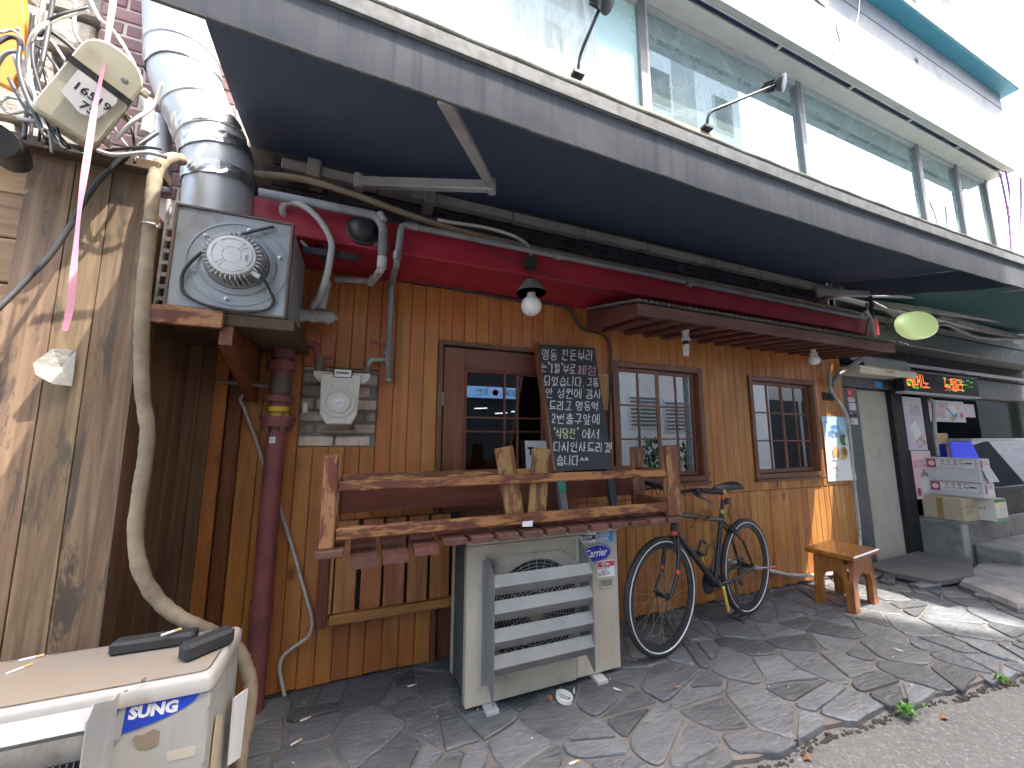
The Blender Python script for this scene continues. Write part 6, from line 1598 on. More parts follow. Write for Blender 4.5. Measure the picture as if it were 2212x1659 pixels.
# terminal box, tilted
tbx = thing('terminal_box', 'tilted beige cable terminal box with black strap above the fence', 'box', at(200, 300, 1.65))
TY = 1.62
tc = at(204, 192, TY); tn = (tc-V((0, 0, CAM_H))); tn.z *= .6; tn.normalize()
tu = atp(220, 318, tc, tn)-atp(92, 235, tc, tn); hw_ = tu.length*.55; tu.normalize()
tv = tn.cross(tu).normalized(); tv = tv if tv.z > 0 else -tv
hh_ = (atp(165, 92, tc, tn)-atp(92, 235, tc, tn)).length*.62+.02
def rrect(w_, h_, rt, rb_, y, ins=0.0):
    out = []
    for (cx, cy, r, a0) in ((w_-rt, h_-rt, rt, 0), (-w_+rt, h_-rt, rt, 90), (-w_+rb_, -h_+rb_, rb_, 180), (w_-rb_, -h_+rb_, rb_, 270)):
        for k in range(6): a = R_(a0+k*18); out.append(tc+tu*((cx+r*math.cos(a))*(1-ins))+tv*((cy+r*math.sin(a))*(1-ins))+tn*y)
    return out
def shell(name, mt, ys, w_, h_, rt, rb_):
    vs = []
    for (y, ins) in ys: vs += rrect(w_, h_, rt, rb_, y, ins)
    n = 24; k = len(ys)
    return MB().add(vs, [(j*n+i, j*n+(i+1) % n, (j+1)*n+(i+1) % n, (j+1)*n+i) for j in range(k-1) for i in range(n)]+[tuple(range(n)), tuple((k-1)*n+i for i in range(n))]).build(name, mt, tbx, 50)
shell('cover', 'terminal_beige', ((-.001, .07), (.008, .03), (.03, .0), (.09, .0)), hw_, hh_, .07, .02)
shell('back_shell', 'terminal_beige', ((.0905, -.03), (.14, -.03), (.16, .0)), hw_, hh_, .08, .03)
sv = .035
MB().bar(tc-tu*(hw_+.002)+tv*sv+tn*.04, tc+tu*(hw_+.002)+tv*sv+tn*.04, .092, .022, up=tv).build('strap', 'black_plastic', tbx)
ly = tn*-.0065
lb_ = MB().prism([tc+tu*a+tv*b_+ly for a, b_ in ((-.62*hw_, .02), (-.62*hw_, -.075), (.1*hw_, -.10), (.55*hw_, -.085), (.7*hw_, .0), (.66*hw_, .02))], tn*-.001).build('number_label', 'paper_white', tbx)
text('16519', .038, 'print_black', lb_, tc+tu*-.5*hw_+tv*-.04+ly+tn*-.0015, xa=tu, ya=tv, bold=.001)
text('75', .038, 'print_black', lb_, tc+tu*-.05*hw_+tv*-.083+ly+tn*-.0015, xa=tu, ya=tv, bold=.001)
MB().lathe(tc+tu*.5*hw_+tv*.5*hh_+ly, -tn, [(.011, 0), (.011, .004), (.005, .005), (0, .005)], 12).build('lock', 'steel', tbx)
for s_ in (-.12, .0, .12): MB().obox(tc+tu*(hw_+.012)+tv*s_+tn*.09, (tu, tv, tn), (.012, .012, .02), .003).build('hinge', 'terminal_beige', tbx)
# cables
rcb = random.Random(12)
CB = [((118, -30), (105, 60), (92, 130), (80, 180), (95, 250), (150, 320)), ((100, -30), (85, 60), (70, 120), (64, 200), (90, 280), (170, 330)), ((190, 15), (130, 32), (85, 60), (70, 110), (80, 170), (110, 260)),
      ((190, 22), (120, 42), (75, 70), (60, 130), (72, 200), (100, 280)), ((0, 70), (25, 66), (45, 80), (50, 110)), ((-10, 150), (10, 118), (35, 112), (50, 130), (60, 200)), ((-10, 95), (20, 80), (42, 92), (40, 140), (55, 200), (100, 300)),
      ((80, 75), (105, 68), (140, 90), (165, 112)), ((75, 85), (110, 90), (140, 130), (160, 160)), ((60, 90), (95, 110), (130, 160), (150, 220)), ((0, 220), (20, 210), (60, 222), (100, 250), (60, 240), (20, 245), (0, 225)),
      ((40, 255), (70, 262), (120, 270), (150, 262)), ((100, 260), (110, 300), (112, 330)), ((120, 265), (140, 320), (180, 332)), ((50, 170), (80, 230), (120, 300), (140, 322)), ((65, 150), (85, 200), (130, 250), (160, 300)),
      ((270, 250), (285, 280), (292, 330), (290, 352)), ((250, 300), (290, 260), (330, 230), (350, 180)), ((165, 5), (160, 60), (175, 95)), ((40, 60), (48, 120), (55, 180), (95, 230), (125, 240)), ((70, 30), (66, 90), (72, 150), (60, 230), (52, 300)),
      ((78, 60), (90, 130), (104, 190), (108, 250), (120, 320)), ((210, 325), (250, 335), (320, 330), (360, 340)), ((190, 330), (260, 322), (310, 318), (350, 322)), ((240, 260), (262, 300), (300, 345)), ((255, 80), (275, 112), (290, 138), (300, 170)), ((196, 2), (215, 40), (240, 62), (262, 90), (278, 118)),
      ((60, 75), (52, 150), (70, 230), (64, 310)), ((90, 70), (76, 150), (92, 220), (84, 305)), ((30, 120), (60, 190), (110, 215), (135, 260)), ((20, 170), (60, 240), (90, 262), (100, 312))]
NAMES = ['black', 'grey', 'white']
def cab_label(i, kk):
    x = sum(p[0] for p in CB[i])/len(CB[i]); y = sum(p[1] for p in CB[i])/len(CB[i])
    if x > 180: w_ = 'right of the terminal box' if y < 230 else 'lying on the fence top below the terminal box'
    elif i in (4, 5, 6, 10): w_ = 'looping before the orange board'
    elif y > 220: w_ = 'hanging low at the left of the terminal box'
    else: w_ = 'in the bundle left of the terminal box'
    return NAMES[kk]+' cable '+w_
for i, pts in enumerate(CB):
    kk = (0, 1, 0, 2, 1, 1, 0)[i % 7] if i not in (25, 26) else 2
    Yc = 1.72+rcb.uniform(-.08, .1)
    c_ = cable('cable', [at(p[0], p[1], Yc+rcb.uniform(-.02, .02)) for p in pts], rcb.uniform(.0045, .0075), ('cable_black', 'cable_grey', 'cable_white')[kk], cab_label(i, kk), 'cable', NAMES[kk]+' cables of the tangle')
bpz = MB().tube([at(-12, 300, 1.6), at(14, 318, 1.7), at(30, 345, 1.8)], [.05, .05, .045], 14).build('black_pipe_end', 'black_plastic', None, 40)
tag(bpz, 'black pipe end poking in at the left edge above the fence', 'pipe')
cable('corrugated_hose', path(2.0, (318, 215), (322, 250), (316, 290)), .022, 'conduit', 'short grey corrugated hose between terminal box and duct', 'hose', n=10)

# ================================================================ wall poster, vent, stickers, cable at the right end of the boards
PY_ = WY-.012
pos = thing('wall_poster', 'pale blue dessert poster on the boards beside the shop door', 'poster', (4.55, PY_, .9))
def curl(u, v): return V((4.35+.43*u, PY_-.006*math.sin(v*3.1)-.02*(1-v)**3*u, .885+.648*v))

m, nt, b = newmat('poster_print')
tcn = N(nt, 'TexCoord'); sxz = N(nt, 'SeparateXYZ'); L(nt, tcn.outputs['Object'], sxz.inputs[0])
mr = N(nt, 'MapRange'); mr.inputs[1].default_value = 0; mr.inputs[2].default_value = .65; L(nt, sxz.outputs['Z'], mr.inputs[0])
L(nt, ramp(nt, mr.outputs[0], [(.0, (.80, .80, .80)), (.35, (.76, .79, .82)), (.6, (.56, .70, .82)), (1, (.36, .60, .80))]), b.inputs['Base Color']); b.inputs['Roughness'].default_value = .5
pm = MB().grid(curl, 8, 12, thick=(0, -.0006, 0)).build('sheet', 'poster_print', pos)
def pc(u, v, dy=.012): p = curl(u, v); return V((p.x, PY_-.006*math.sin(v*3.1)-.02*(1-v)**3*u-dy+.008, p.z))
text('여름에는', .05, 'print_cyan', pos, pc(.30, .80), bold=.001, sx=.8)
text('시원하게!', .078, 'print_white', pos, pc(.16, .68), bold=.004, sx=.78)
text('시원하게!', .078, 'print_cyan', pos, pc(.16, .68)+V((0, -.0012, 0)), bold=.0, sx=.78)
text('코코호두', .022, 'print_red', pos, pc(.05, .90), bold=.0005)
text('코코호두 팥앙금은 매일매일 신선하게 만들어', .016, 'print_red', pos, pc(.08, .19), sx=.62)
text('여름에도 산뜻하게 즐깁니다', .014, 'print_grey', pos, pc(.22, .15), sx=.7)
text('코코호두과자 전국택배 배달됩니다', .012, 'print_grey', pos, pc(.18, .075), sx=.62)
def blob(name, u, v, rx, rz, mt, n=16, dy=.013):
    c_ = pc(u, v, dy); return MB().prism([c_+V((rx*math.cos(a), 0, rz*math.sin(a)*(1+.04*math.sin(5*a)))) for a in [2*math.pi*i/n for i in range(n)]], (0, -.0005, 0)).build(name, mt, pos)
blob('printed_walnut_cake', .37, .43, .058, .068, 'pale_wood'); blob('printed_cake_half', .68, .43, .056, .062, 'pale_wood'); blob('printed_filling', .70, .45, .04, .044, 'dry_leaf', dy=.014); blob('printed_crumb', .62, .355, .035, .024, 'gold_crank'); blob('printed_leaf', .72, .63, .06, .06, 'plant_green'); blob('printed_jar', .84, .62, .035, .05, 'paper_white', dy=.014)
blob('printed_shade', .5, .335, .15, .012, 'paper_lilac', dy=.0125)
vt = thing('wall_vent', 'small black louvred vent beside the second window', 'vent', at(1790, 855, WY))
a, b_ = at(1776, 847, WY-.01), at(1803, 866, WY-.01)
MB().box((a.x, WY-.012, b_.z), (b_.x, WY-.0045, a.z), .002).build('frame', 'black_plastic', vt)
for k in range(3): MB().bar((a.x+.01, WY-.016, b_.z+.018+k*.022), (b_.x-.01, WY-.016, b_.z+.018+k*.022), .012, .004, up=(0, -1, 1)).build('slat', 'black_plastic', vt)
cable('drain_hose', [at(1793, 800, 2.38), at(1795, 840, 2.40), at(1812, 868, 2.41), at(1830, 900, 2.41), at(1838, 960, 2.415), at(1845, 1040, 2.42), at(1853, 1110, 2.42), at(1858, 1170, 2.42), at(1853, 1205, 2.40), at(1845, 1228, 2.38)], .014, 'pipe_white', 'white hose running down beside the poster', 'hose', n=8)
cable('floor_hose', [at(1560, 1208, 2.435), at(1660, 1232, 2.42), at(1720, 1243, 2.42), at(1790, 1240, 2.41), at(1850, 1232, 2.39), at(1900, 1245, 2.3), at(1950, 1258, 2.2)], .016, 'pipe_white', 'white hose lying along the foot of the boards behind the bicycle', 'hose', n=8)
cable('dark_conduit', [at(1865, 772, 2.3), at(1835, 795, 2.35), at(1810, 812, 2.38), at(1795, 835, 2.40)], .026, 'pipe_grey', 'dark grey conduit slanting under the canopy to the wall corner', 'conduit', n=10)
cable('fascia_conduit', [at(1885, 655, 2.1), at(1915, 670, 2.1), at(1948, 693, 2.12), at(1990, 712, 2.15), at(2040, 700, 2.15), at(2075, 715, 2.15), at(2125, 730, 2.15), at(2230, 732, 2.15)], .022, 'pipe_grey', 'grey conduit along the dark fascia of the shop', 'conduit', n=10)

# ================================================================ shop on the right
SHY = 2.5
shop = thing('snack_shop', 'black framed snack shop front to the right of the restaurant', 'building', (6.5, SHY, 0))
MB().box((4.80, SHY-.03, -.02), (5.085, SHY+.06, 1.86), .004).build('side_panel', 'dark_panel', shop)
MB().box((5.09, SHY, -.02), (5.70, SHY+.04, 1.85), .004).build('door', 'grey_panel', shop, label='plain beige door panel')
MB().box((5.705, SHY-.045, -.02), (5.955, SHY+.06, 1.87), .004).build('pillar', 'shop_black', shop)
MB().box((4.79, SHY-.04, 1.872), (9.6, SHY+.08, 2.12), .004).build('header', 'dark_panel', shop)
MB().box((6.45, SHY-.01, .42), (6.60, SHY+.09, 1.87), .004).build('pillar', 'shop_black', shop)
MB().box((5.96, SHY+.02, .42), (6.449, SHY+.026, 1.87)).build('pane', 'shop_glass', shop)
MB().box((6.601, SHY+.1, .42), (9.6, SHY+.106, 1.87)).build('pane', 'shop_glass', shop)
MB().box((5.96, SHY+.5, -.02), (9.6, SHY+.55, 2.4)).box((5.96, SHY+.11, -.02), (9.6, SHY+.5, .41)).box((9.62, SHY, -.02), (9.7, SHY+.55, 2.4)).build('shop_room', 'shop_grey', shop)
MB().box((4.81, 2.2, 2.33), (9.4, 2.44, 2.52), .006).build('fascia_box', 'dark_panel', shop)
MB().box((4.81, 2.45, 2.13), (9.6, SHY+.06, 3.4)).build('upper_wall', 'shop_black', shop)
MB().box((4.82, 2.35, 2.14), (9.4, 2.37, 2.18), .002).build('track', 'alu_frame', shop)
# stickers on the jamb
for i, (y0, y1, mt, tx, tm) in enumerate(((838, 856, 'print_red', 'KBS', 'print_white'), (857, 868, 'paper_white', 'ROOM', 'print_red'), (870, 886, 'paper_white', 'C', 'print_black'), (893, 900, 'print_black', '24', 'print_white'), (903, 917, 'paper_white', 'OK', 'plant_green'))):
    p, q = at(1829+i*2.2, y0, SHY-.033), at(1840+i*2.2, y1, SHY-.033)
    s_ = MB().box((p.x, SHY-.0335, q.z), (p.x+.12, SHY-.0305, p.z)).build('door_sticker', mt, shop)
    text(tx, .05, tm, s_, V((p.x+.006, SHY-.0345, q.z+.02)), sx=.7)
ds = MB().box((5.42, SHY-.044, 1.885), (5.56, SHY-.041, 1.955)).build('blue_sticker', 'print_cyan', shop)
# air curtain over the door
ai = thing('air_curtain', 'cream air curtain with grey grille above the shop door', 'air conditioner', (5.3, 2.3, 2.0))
ay = 2.26
MB().prism([(4.78, ay, 2.045), (4.78, ay+.03, 2.07), (4.78, SHY-.042, 2.07), (4.78, SHY-.042, 1.985), (4.78, ay+.02, 1.985)], (1.08, 0, 0), .003).build('housing', 'ivory', ai)
MB().prism([(4.95, ay+.05, 2.072), (4.95, ay+.09, 2.19), (4.95, 2.34, 2.20), (4.95, 2.34, 2.072)], (.92, 0, 0)).build('grille_box', 'dark_panel', ai)
for k in range(10): MB().bar((4.96, ay+.048+k*.0037, 2.08+k*.011), (5.86, ay+.048+k*.0037, 2.08+k*.011), .006, .005).build('grille_bar', 'alu_frame', ai)
MB().box((5.25, ay-.004, 2.01), (5.38, ay-.0005, 2.035), .001).build('maker_plate', 'cardboard', ai)
# LED board
led = thing('led_board', 'black running text board lit in green and orange above the shop window', 'sign', (6.5, 2.3, 1.84))
LX0, LX1, LZ0, LZ1, LY = 5.64, 7.39, 1.84, 2.07, 2.30
MB().box((LX0, LY, LZ0), (LX1, LY+.08, LZ1), .004).build('case', 'shop_black', led)
MB().box((LX0-.005, LY-.006, LZ0-.022), (LX1+.005, LY+.08, LZ0-.001), .002).build('lower_trim', 'alu_frame', led)
MB().box((LX0-.005, LY-.006, LZ1+.001), (LX1+.005, LY+.08, LZ1+.012), .002).build('upper_trim', 'alu_dark', led)
text('레에노', .17, 'led_orange', led, (LX0+.06, LY-.002, LZ0+.055), bold=.001, sx=1.05)
text('누텔라', .17, 'led_orange', led, (LX0+.88, LY-.002, LZ0+.055), bold=.001, sx=1.05)
gl_ = MB(); rl = random.Random(6)
for k in range(40):
    x = rl.choice((LX0+.03+rl.random()*.3, LX0+.86+rl.random()*.75)); z = LZ0+.04+rl.randrange(9)*.019; gl_.box((x, LY-.0018, z), (x+rl.uniform(.02, .1), LY-.0006, z+.007))
stuff(gl_.build('led_dots', 'led_green', led))
r2 = MB()
for k in range(10):
    x = LX0+.86+rl.random()*.3; z = LZ0+.04+rl.randrange(8)*.019; r2.box((x, LY-.0022, z), (x+.05, LY-.001, z+.008))
stuff(r2.build('led_dots', 'led_red', led))
# oval sign lamp
ov = thing('oval_lamp', 'pale lime oval lamp sign under the teal awning', 'sign', (5.4, 2.05, 2.34))
c_ = at(1990, 701, 2.0)
def ovp(r, y): return [V((c_.x+.375*r*math.cos(a), y, c_.z+.15*r*math.sin(a)+.042*r*math.cos(a))) for a in [2*math.pi*i/40 for i in range(40)]]
vs = ovp(1, 2.06)+ovp(1, 2.02)+ovp(.96, 2.0)+ovp(.8, 1.985)+ovp(.4, 1.975)
MB().add(vs, [(j*40+k, j*40+(k+1) % 40, (j+1)*40+(k+1) % 40, (j+1)*40+k) for j in range(4) for k in range(40)]+[tuple(range(40)), tuple(160+k for k in range(40))]).build('lit_face', 'lamp_lime', ov, 60)
MB().box((c_.x-.2, 2.061, c_.z-.04), (c_.x+.2, 2.199, c_.z+.04)).build('back_box', 'dark_panel', ov)
# posters in the shop window
def poster(name, x0, x1, z0, z1, y, mt, lab, items):
    t = thing(name, lab, 'poster', ((x0+x1)/2, y, z0))
    MB().box((x0, y, z0), (x1, y+.002, z1)).build('sheet', mt, t)
    for (tx, u, v, s, tm) in items: text(tx, s, tm, t, (x0+(x1-x0)*u, y-.0008, z0+(z1-z0)*v), bold=.0005, sx=.85)
    return t
def shape(par, y, pts, mt, name='printed_shape'): return MB().prism([V((p[0], y-.001, p[1])) for p in pts], (0, -.0006, 0)).build(name, mt, par)
pA = poster('gift_poster', 5.93, 6.34, 1.172, 1.80, 2.452, 'paper_lilac', 'lilac gift box poster on the shop window', [('답례품', .30, .72, .10, 'print_grey'), ('마음을 전하는 선물', .34, .66, .03, 'print_grey'), ('코코호두', .45, .05, .035, 'print_red')])
shape(pA, 2.452, [(6.0, 1.45), (6.15, 1.52), (6.24, 1.36), (6.10, 1.27)], 'print_white'); shape(pA, 2.452, [(6.10, 1.27), (6.24, 1.36), (6.235, 1.335), (6.10, 1.245)], 'print_grey')
for (x, z) in ((6.22, 1.31), (6.28, 1.26)): shape(pA, 2.4515, [(x+.035*math.cos(a), z+.035*math.sin(a)) for a in [k*.6 for k in range(10)]], 'pale_wood', 'printed_walnut')
pB = poster('strawberry_poster', 5.96, 6.38, .62, 1.165, 2.452, 'paper_pink', 'pink strawberry snack poster below the lilac one', [('딸기호두과자', .04, .66, .085, 'print_pink'), ('판매중', .42, .56, .03, 'print_grey')])
shape(pB, 2.452, [(6.10, .70), (6.26, .70), (6.28, .85), (6.08, .85)], 'print_white', 'printed_cup')
for k in range(5): shape(pB, 2.4515, [(6.12+k*.03+.022*math.cos(a), .875+.03*(1-abs(k-2)*.4)+.022*math.sin(a)) for a in [q*.7 for q in range(9)]], 'print_grey', 'printed_ball')
for x in (6.02, 6.33): shape(pB, 2.4515, [(x+.04*math.cos(a), .70+.05*math.sin(a)) for a in [q*.7 for q in range(9)]], 'print_maroon', 'printed_strawberry')
pC = poster('wide_poster', 6.68, 7.68, 1.525, 1.805, 2.55, 'paper_white', 'wide white poster in the shop window under the lit board', [('감사의 마음을', .05, .55, .10, 'print_pink'), ('전하세요', .16, .2, .10, 'print_pink'), ('코코호두', .03, .87, .03, 'print_red')])
shape(pC, 2.55, [(7.22, 1.70), (7.38, 1.76), (7.47, 1.62), (7.40, 1.56), (7.27, 1.66)], 'print_cyan'); shape(pC, 2.549, [(7.23, 1.72), (7.40, 1.78), (7.46, 1.66), (7.36, 1.62)], 'print_white')
for (x, z, mt) in ((7.5, 1.72, 'paper_pink'), (7.58, 1.62, 'print_pink'), (7.32, 1.57, 'pale_wood'), (7.6, 1.75, 'paper_pink')): shape(pC, 2.5485, [(x+.05*math.cos(a), z+.04*math.sin(a)) for a in [q*.6 for q in range(10)]], mt)
pD = poster('pale_poster', 7.70, 8.0, 1.60, 1.78, 2.56, 'paper_lilac', 'small pale poster beside the wide one', [])
cable('bent_pipe', [at(2008, 862, 2.45), at(2016, 870, 2.44), at(2018, 890, 2.44), at(2019, 930, 2.44), at(2026, 985, 2.44)], .02, 'pipe_white', 'white bent pipe on the shop window frame', 'pipe', n=8)
# steps
stp = thing('concrete_step', 'stained concrete step before the snack shop carrying the boxes', 'step', (6.8, 2.3, 0))
MB().box((5.96, 2.14, -.03), (9.6, SHY+.109, .419), .012).build('upper_block', 'concrete', stp)
MB().box((6.15, 1.80, -.03), (9.6, 2.138, .20), .02).build('lower_block', 'concrete', stp)
MB().box((5.97, 2.136, .0), (6.10, 2.1395, .40)).build('patch', 'grey_wall', stp)
slb = thing('entrance_slab', 'dark tilted slab lying before the shop door', 'slab', (5.0, 2.1, 0))
MB().prism([(4.70, 2.24, .07), (4.72, 2.40, .07), (5.72, 2.42, .09), (5.95, 2.10, .09), (5.30, 1.86, .075), (4.80, 1.93, .065)], (0, 0, -.05), .006).build('slab', 'concrete_dark', slb)
rmp = thing('concrete_ramp', 'rough concrete ramp edge beside the paving at the right', 'ramp', (5.6, 1.7, 0))
MB().prism([(4.72, 1.46, -.028), (5.0, 1.86, -.028), (5.9, 2.05, -.028), (6.6, 1.78, -.028), (7.2, 1.3, -.028), (5.6, 1.22, -.028)], (0, 0, .09), .03).build('ramp', 'concrete', rmp)
for (x, y, a, w_) in ((4.62, 2.18, .3, 'behind the stool'), (4.75, 1.98, -.2, 'against the edge of the entrance slab'), (4.66, 2.30, .1, 'nearest the wall corner'), (4.95, 1.70, .2, 'nearest the street')):
    o = MB().obox((x, y, .012), (V((math.cos(a), math.sin(a), .05)), V((-math.sin(a), math.cos(a), .03)), V((0, 0, 1))), (.12, .045, .025), .01).build('loose_stone', 'slate')
    tag(o, 'loose slate at the shop entrance, '+w_, 'stone', 'loose slates at the shop entrance')
# boxes on the step
def abox(name, lab, p0, p1, mt):
    t = thing(name, lab, 'box', ((p0[0]+p1[0])/2, (p0[1]+p1[1])/2, p0[2]))
    MB().box(p0, p1, .005).build('carton', mt, t); return t
cbx = abox('cardboard_box', 'plain brown cardboard box with tape at the left of the step', (6.09, 2.145, .42), (6.42, 2.47, .665), 'cardboard')
MB().box((6.0885, 2.30, .425), (6.0898, 2.35, .655)).build('tape', 'brown_tape', cbx)
text('품명 : 코코호두 과자', .028, 'print_black', cbx, (6.15, 2.1435, .56), sx=.8); text('수량 : 20개', .028, 'print_black', cbx, (6.15, 2.1435, .51), sx=.8)
sbx = abox('cream_box', 'cream box with green base beside the brown cardboard box', (6.425, 2.02, .42), (6.70, 2.30, .655), 'box_cream')
MB().box((6.424, 2.0185, .421), (6.701, 2.0198, .455)).build('green_base', 'green_tape', sbx)
MB().box((6.4235, 2.019, .62), (6.701, 2.0195, .654)).build('dark_top_band', 'plant_green', sbx)
MB().box((6.54, 2.0182, .57), (6.62, 2.0197, .605)).build('printed_mark', 'gold_crank', sbx); text('천연과자', .028, 'print_grey', sbx, (6.52, 2.018, .53)); text('RICE', .035, 'print_black', sbx, (6.4235, 2.16, .54), xa=(0, -1, 0))
for i, (z0, z1, x0, nm, lab) in enumerate(((.668, .83, 6.28, 'lower', 'lower white walnut cake carton of the two on the step'), (.832, 1.09, 6.26, 'upper', 'upper white walnut cake carton with an open end flap'))):
    wb = abox('white_carton', lab, (x0, 2.035, z0), (x0+.25, 2.47, z1), 'box_white'); wb['group'] = 'white cartons on the step'
    zt = z1-.012; zh = .105
    MB().box((x0-.0012, 2.06, zt-zh), (x0-.0002, 2.45, zt)).build('label_border', 'print_grey', wb); MB().box((x0-.0022, 2.064, zt-zh+.004), (x0-.0013, 2.446, zt-.004)).build('label', 'paper_white', wb)
    MB().box((x0-.0032, 2.37, zt-zh+.004), (x0-.0023, 2.446, zt-.004)).build('maroon_square', 'print_maroon', wb)
    MB().prism([V((x0-.0033, 2.408+.028*math.cos(a), zt-zh/2+.03*math.sin(a))) for a in [k*.52 for k in range(12)]], (-.0008, 0, 0)).build('printed_walnut', 'paper_pink', wb)
    text('코코호두', .058, 'print_maroon', wb, (x0-.0026, 2.345, zt-.062), xa=(0, -1, 0), bold=.001)
    MB().box((x0-.003, 2.085, zt-.05), (x0-.0023, 2.14, zt-.035)).build('print_bar', 'print_black', wb)
    text('맛있는 호두과자 전문점', .02, 'print_grey', wb, (x0-.0026, 2.345, zt-.092), xa=(0, -1, 0))
    MB().box((x0+.02, 2.0338, zt-zh), (x0+.235, 2.0348, zt-.004)).build('end_label', 'paper_white', wb); MB().box((x0+.022, 2.0328, zt-zh+.004), (x0+.07, 2.0337, zt-.006)).build('maroon_square', 'print_maroon', wb)
    text('코코호두', .042, 'print_maroon', wb, (x0+.078, 2.0326, zt-.055), sx=.85)
    if i: MB().prism([V((x0+.03, 2.033, .99)), V((x0+.245, 2.033, .985)), V((x0+.29, 2.0, .84)), V((x0+.06, 2.0, .845))], (0, -.003, 0)).build('flap', 'box_white', wb)
# chilled display
fr_ = thing('display_fridge', 'glass fronted chilled display lit blue behind the cartons', 'fridge', (7.6, 2.4, .42))
MB().box((6.95, 2.16, .42), (9.0, 2.49, .74), .01).build('base', 'shop_black', fr_)
MB().prism([(6.95, 2.48, .741), (6.95, 2.18, .741), (6.95, 2.30, 1.28), (6.95, 2.48, 1.28)], (.02, 0, 0)).build('end_glass', 'fridge_glass', fr_)
MB().add([(6.97, 2.18, .741), (9.0, 2.18, .741), (9.0, 2.30, 1.28), (6.97, 2.30, 1.28)], [(0, 1, 2, 3)]).build('front_glass', 'fridge_glass', fr_)
MB().box((6.94, 2.28, 1.281), (9.0, 2.49, 1.31), .004).build('top', 'alu_frame', fr_)
MB().box((6.98, 2.47, .75), (9.0, 2.485, 1.27)).build('back_light', 'fridge_blue', fr_)
for z in (.86, 1.0): MB().box((6.98, 2.30, z), (9.0, 2.465, z+.008)).build('shelf', 'fridge_glass', fr_)
for k in range(7): MB().box((7.05+k*.25, 2.33, .869), (7.2+k*.25, 2.42, .93), .006).build('snack_tray', 'box_white' if k % 2 else 'paper_pink', fr_)
chr_ = thing('wooden_chair', 'pale wooden chair back behind the cartons at the shop window', 'chair', (6.8, 2.52, .42))
MB().box((6.58, 2.50, 1.24), (7.0, 2.525, 1.375), .008).build('backrest', 'pale_wood', chr_)
for x in (6.59, 6.965): MB().box((x, 2.502, .42), (x+.03, 2.523, 1.239), .004).build('leg', 'pale_wood', chr_)
MB().box((6.59, 2.525, .82), (6.995, 2.59, .85), .004).build('seat', 'pale_wood', chr_)
# ================================================================ street end, overhead wires
far = thing('far_building', 'grey building at the far end of the street beyond the shop', 'building', (26, 0, 0))
MB().box((24, -12, -.03), (30, 1.8, 5), .02).build('wall', 'grey_wall', far)
for y in (-10, -7, -4, -1): MB().box((23.97, y, 1.2), (23.999, y+1.6, 3.4)).build('window', 'shop_black', far)
nxt = thing('next_building', 'low dark building beyond the snack shop', 'building', (13, 3, 0))
MB().box((9.72, 2.45, -.03), (30, 8, 3.3)).build('wall', 'grey_wall', nxt)
for i, (a, b_) in enumerate((((2160, 372), (2186, 556)), ((2172, 368), (2180, 470)), ((2205, 380), (2196, 560)))):
    cable('hanging_wire', [at(a[0], a[1], 2.1), at((a[0]+b_[0])/2+5, (a[1]+b_[1])/2, 2.12), at(b_[0], b_[1], 2.1)], .012, 'purple_wire', 'purple wire hanging at the corner of the upper storey, '+('left one', 'short middle one', 'right one')[i], 'wire', 'purple wires at the corner')
cable('overhead_wire', [V((14, 1.0, 7.6)), V((11.5, .4, 7.0)), V((9, -3.3, 7.2))], .012, 'cable_black', 'thin overhead wire against the white sky at the right', 'wire')
cable('loose_wire', path(2.1, (1858, -30), (1856, 0), (1852, 40), (1836, 80), (1805, 112), (1800, 118)), .008, 'cable_black', 'loose wire curving over the peeling white panels', 'wire')
# ================================================================ litter and weeds
ringp = atz(1218, 1510, .0)
rg = MB().lathe(ringp, (.15, -.1, 1), [(.036, .0), (.043, .0), (.043, .02), (.036, .02), (.036, 0)], 28).build('plastic_ring', 'porcelain', None, 40)
tag(rg, 'white plastic ring lying before the cream outdoor unit', 'ring')
rlf = random.Random(31)
for i, (px, py, lab) in enumerate(((1185, 1510, 'orange brown dry leaf at the foot of the cream outdoor unit'), (1460, 1487, 'curled dry leaf on the paving in front of the front wheel'), (2038, 1552, 'pale orange dry leaf on the kerb beside a weed'), (1745, 1640, 'small dry leaf on the asphalt at the paving edge'))):
    p = atz(px, py, -.028 if px > 1700 else .003); mb = MB(); l = .026
    vs = [p+V((l*math.cos(a)*(.6 if k % 2 else 1), l*.6*math.sin(a), .008*math.sin(a*2)+.004)) for k, a in enumerate([q*math.pi/4 for q in range(8)])]+[p+V((0, 0, .0))]
    mb.add(vs, [(k, (k+1) % 8, 8) for k in range(8)])
    tag(mb.build('dry_leaf', 'dry_leaf'), lab, 'leaf', 'dry leaves on the ground')
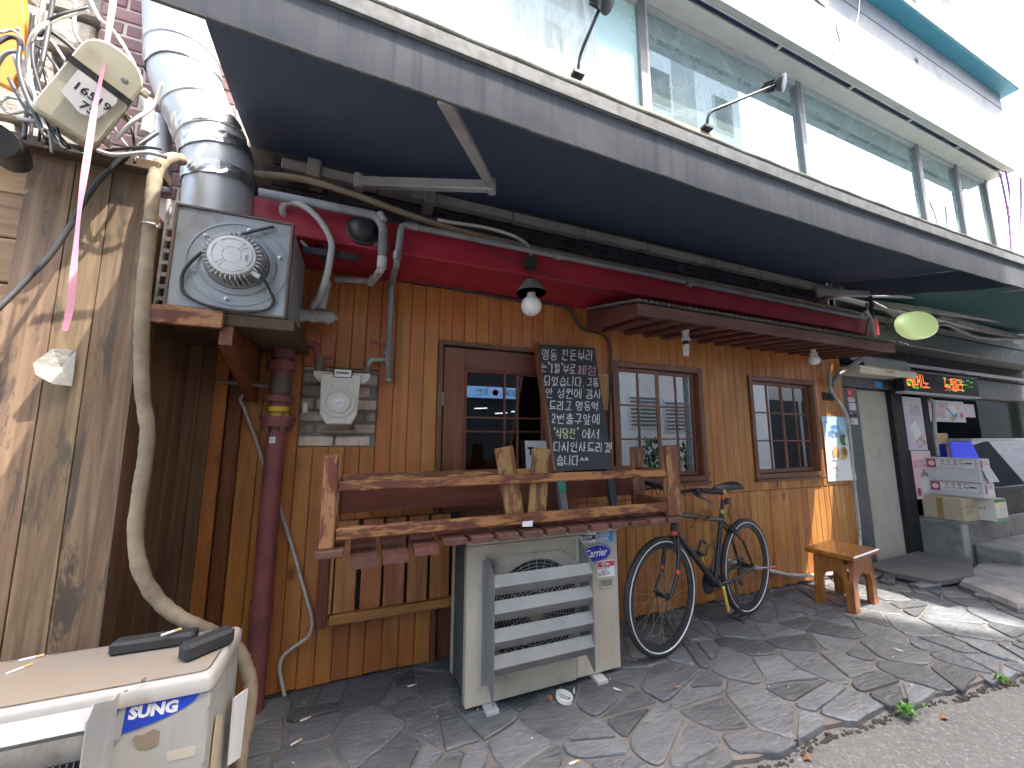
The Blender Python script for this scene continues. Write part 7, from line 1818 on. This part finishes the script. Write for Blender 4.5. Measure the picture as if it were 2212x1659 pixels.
GB = [(1240, 1493, 1.0, 'beside the white ring'), (1335, 1491, -.9, 'below the right foot of the cream unit'), (660, 1555, .3, 'on the dark paving at the left'), (640, 1605, .5, 'lowest at the left of the paving'), (890, 1482, .1, 'near the wall left of the cream unit'), (1240, 1649, .0, 'at the bottom edge of the picture'), (1940, 1405, 1.9, 'beyond the front of the stool')]
for (px, py, a, w_) in GB: butt(atz(px, py, .004), a, 'cigarette end on the paving, '+w_, 'cigarette ends on the paving', .045)
def weed(px, py, s, n, lab):
    p = atz(px, py, -.02); t = thing('weed', lab, 'plant', p, 'weeds along the paving edge')
    mb = MB()
    for i in range(n):
        a = rlf.uniform(0, 6.28); e = rlf.uniform(.3, 1.2); l = s*rlf.uniform(.5, 1)
        d_ = V((math.cos(a)*math.cos(e), math.sin(a)*math.cos(e), math.sin(e))); s_ = d_.cross(V((0, 0, 1))).normalized()*l*.16
        q = p+V((rlf.gauss(0, s*.25), rlf.gauss(0, s*.2), rlf.uniform(0, s*.4)))
        mb.add([q, q+d_*l*.5+s_, q+d_*l+V((0, 0, -l*.1)), q+d_*l*.5-s_], [(0, 1, 2, 3)])
    mb.build('leaves', 'leaf_green', t)
    MB().tube([p, p+V((.005, 0, s*.5))], .002, 5).build('stem', 'leaf_green', t)
for (px, py, s, n, lab) in ((1963, 1548, .06, 50, 'largest bright green weed growing at the paving edge'), (1990, 1530, .035, 12, 'thin weed just right of the largest one at the paving edge'), (2165, 1475, .05, 22, 'green weed at the far right of the paving edge'), (1848, 1560, .03, 8, 'small pale weed left of the largest one at the paving edge'), (1672, 1616, .022, 6, 'tiny weed at the left end of the soil strip')): weed(px, py, s, n, lab)
sc_ = MB(); rk = random.Random(77)
for i in range(95):
    x = rk.uniform(-.3, 4.6); y = rk.uniform(1.25, 2.42); r = rk.uniform(.0012, .0045)
    sc_.prism([(x+r*math.cos(a)*rk.uniform(.6, 1.4), y+r*math.sin(a), .001) for a in [k*1.2566 for k in range(5)]], (0, 0, .002))
stuff(sc_.build('paper_crumbs', 'paper_white'))
finish_text()
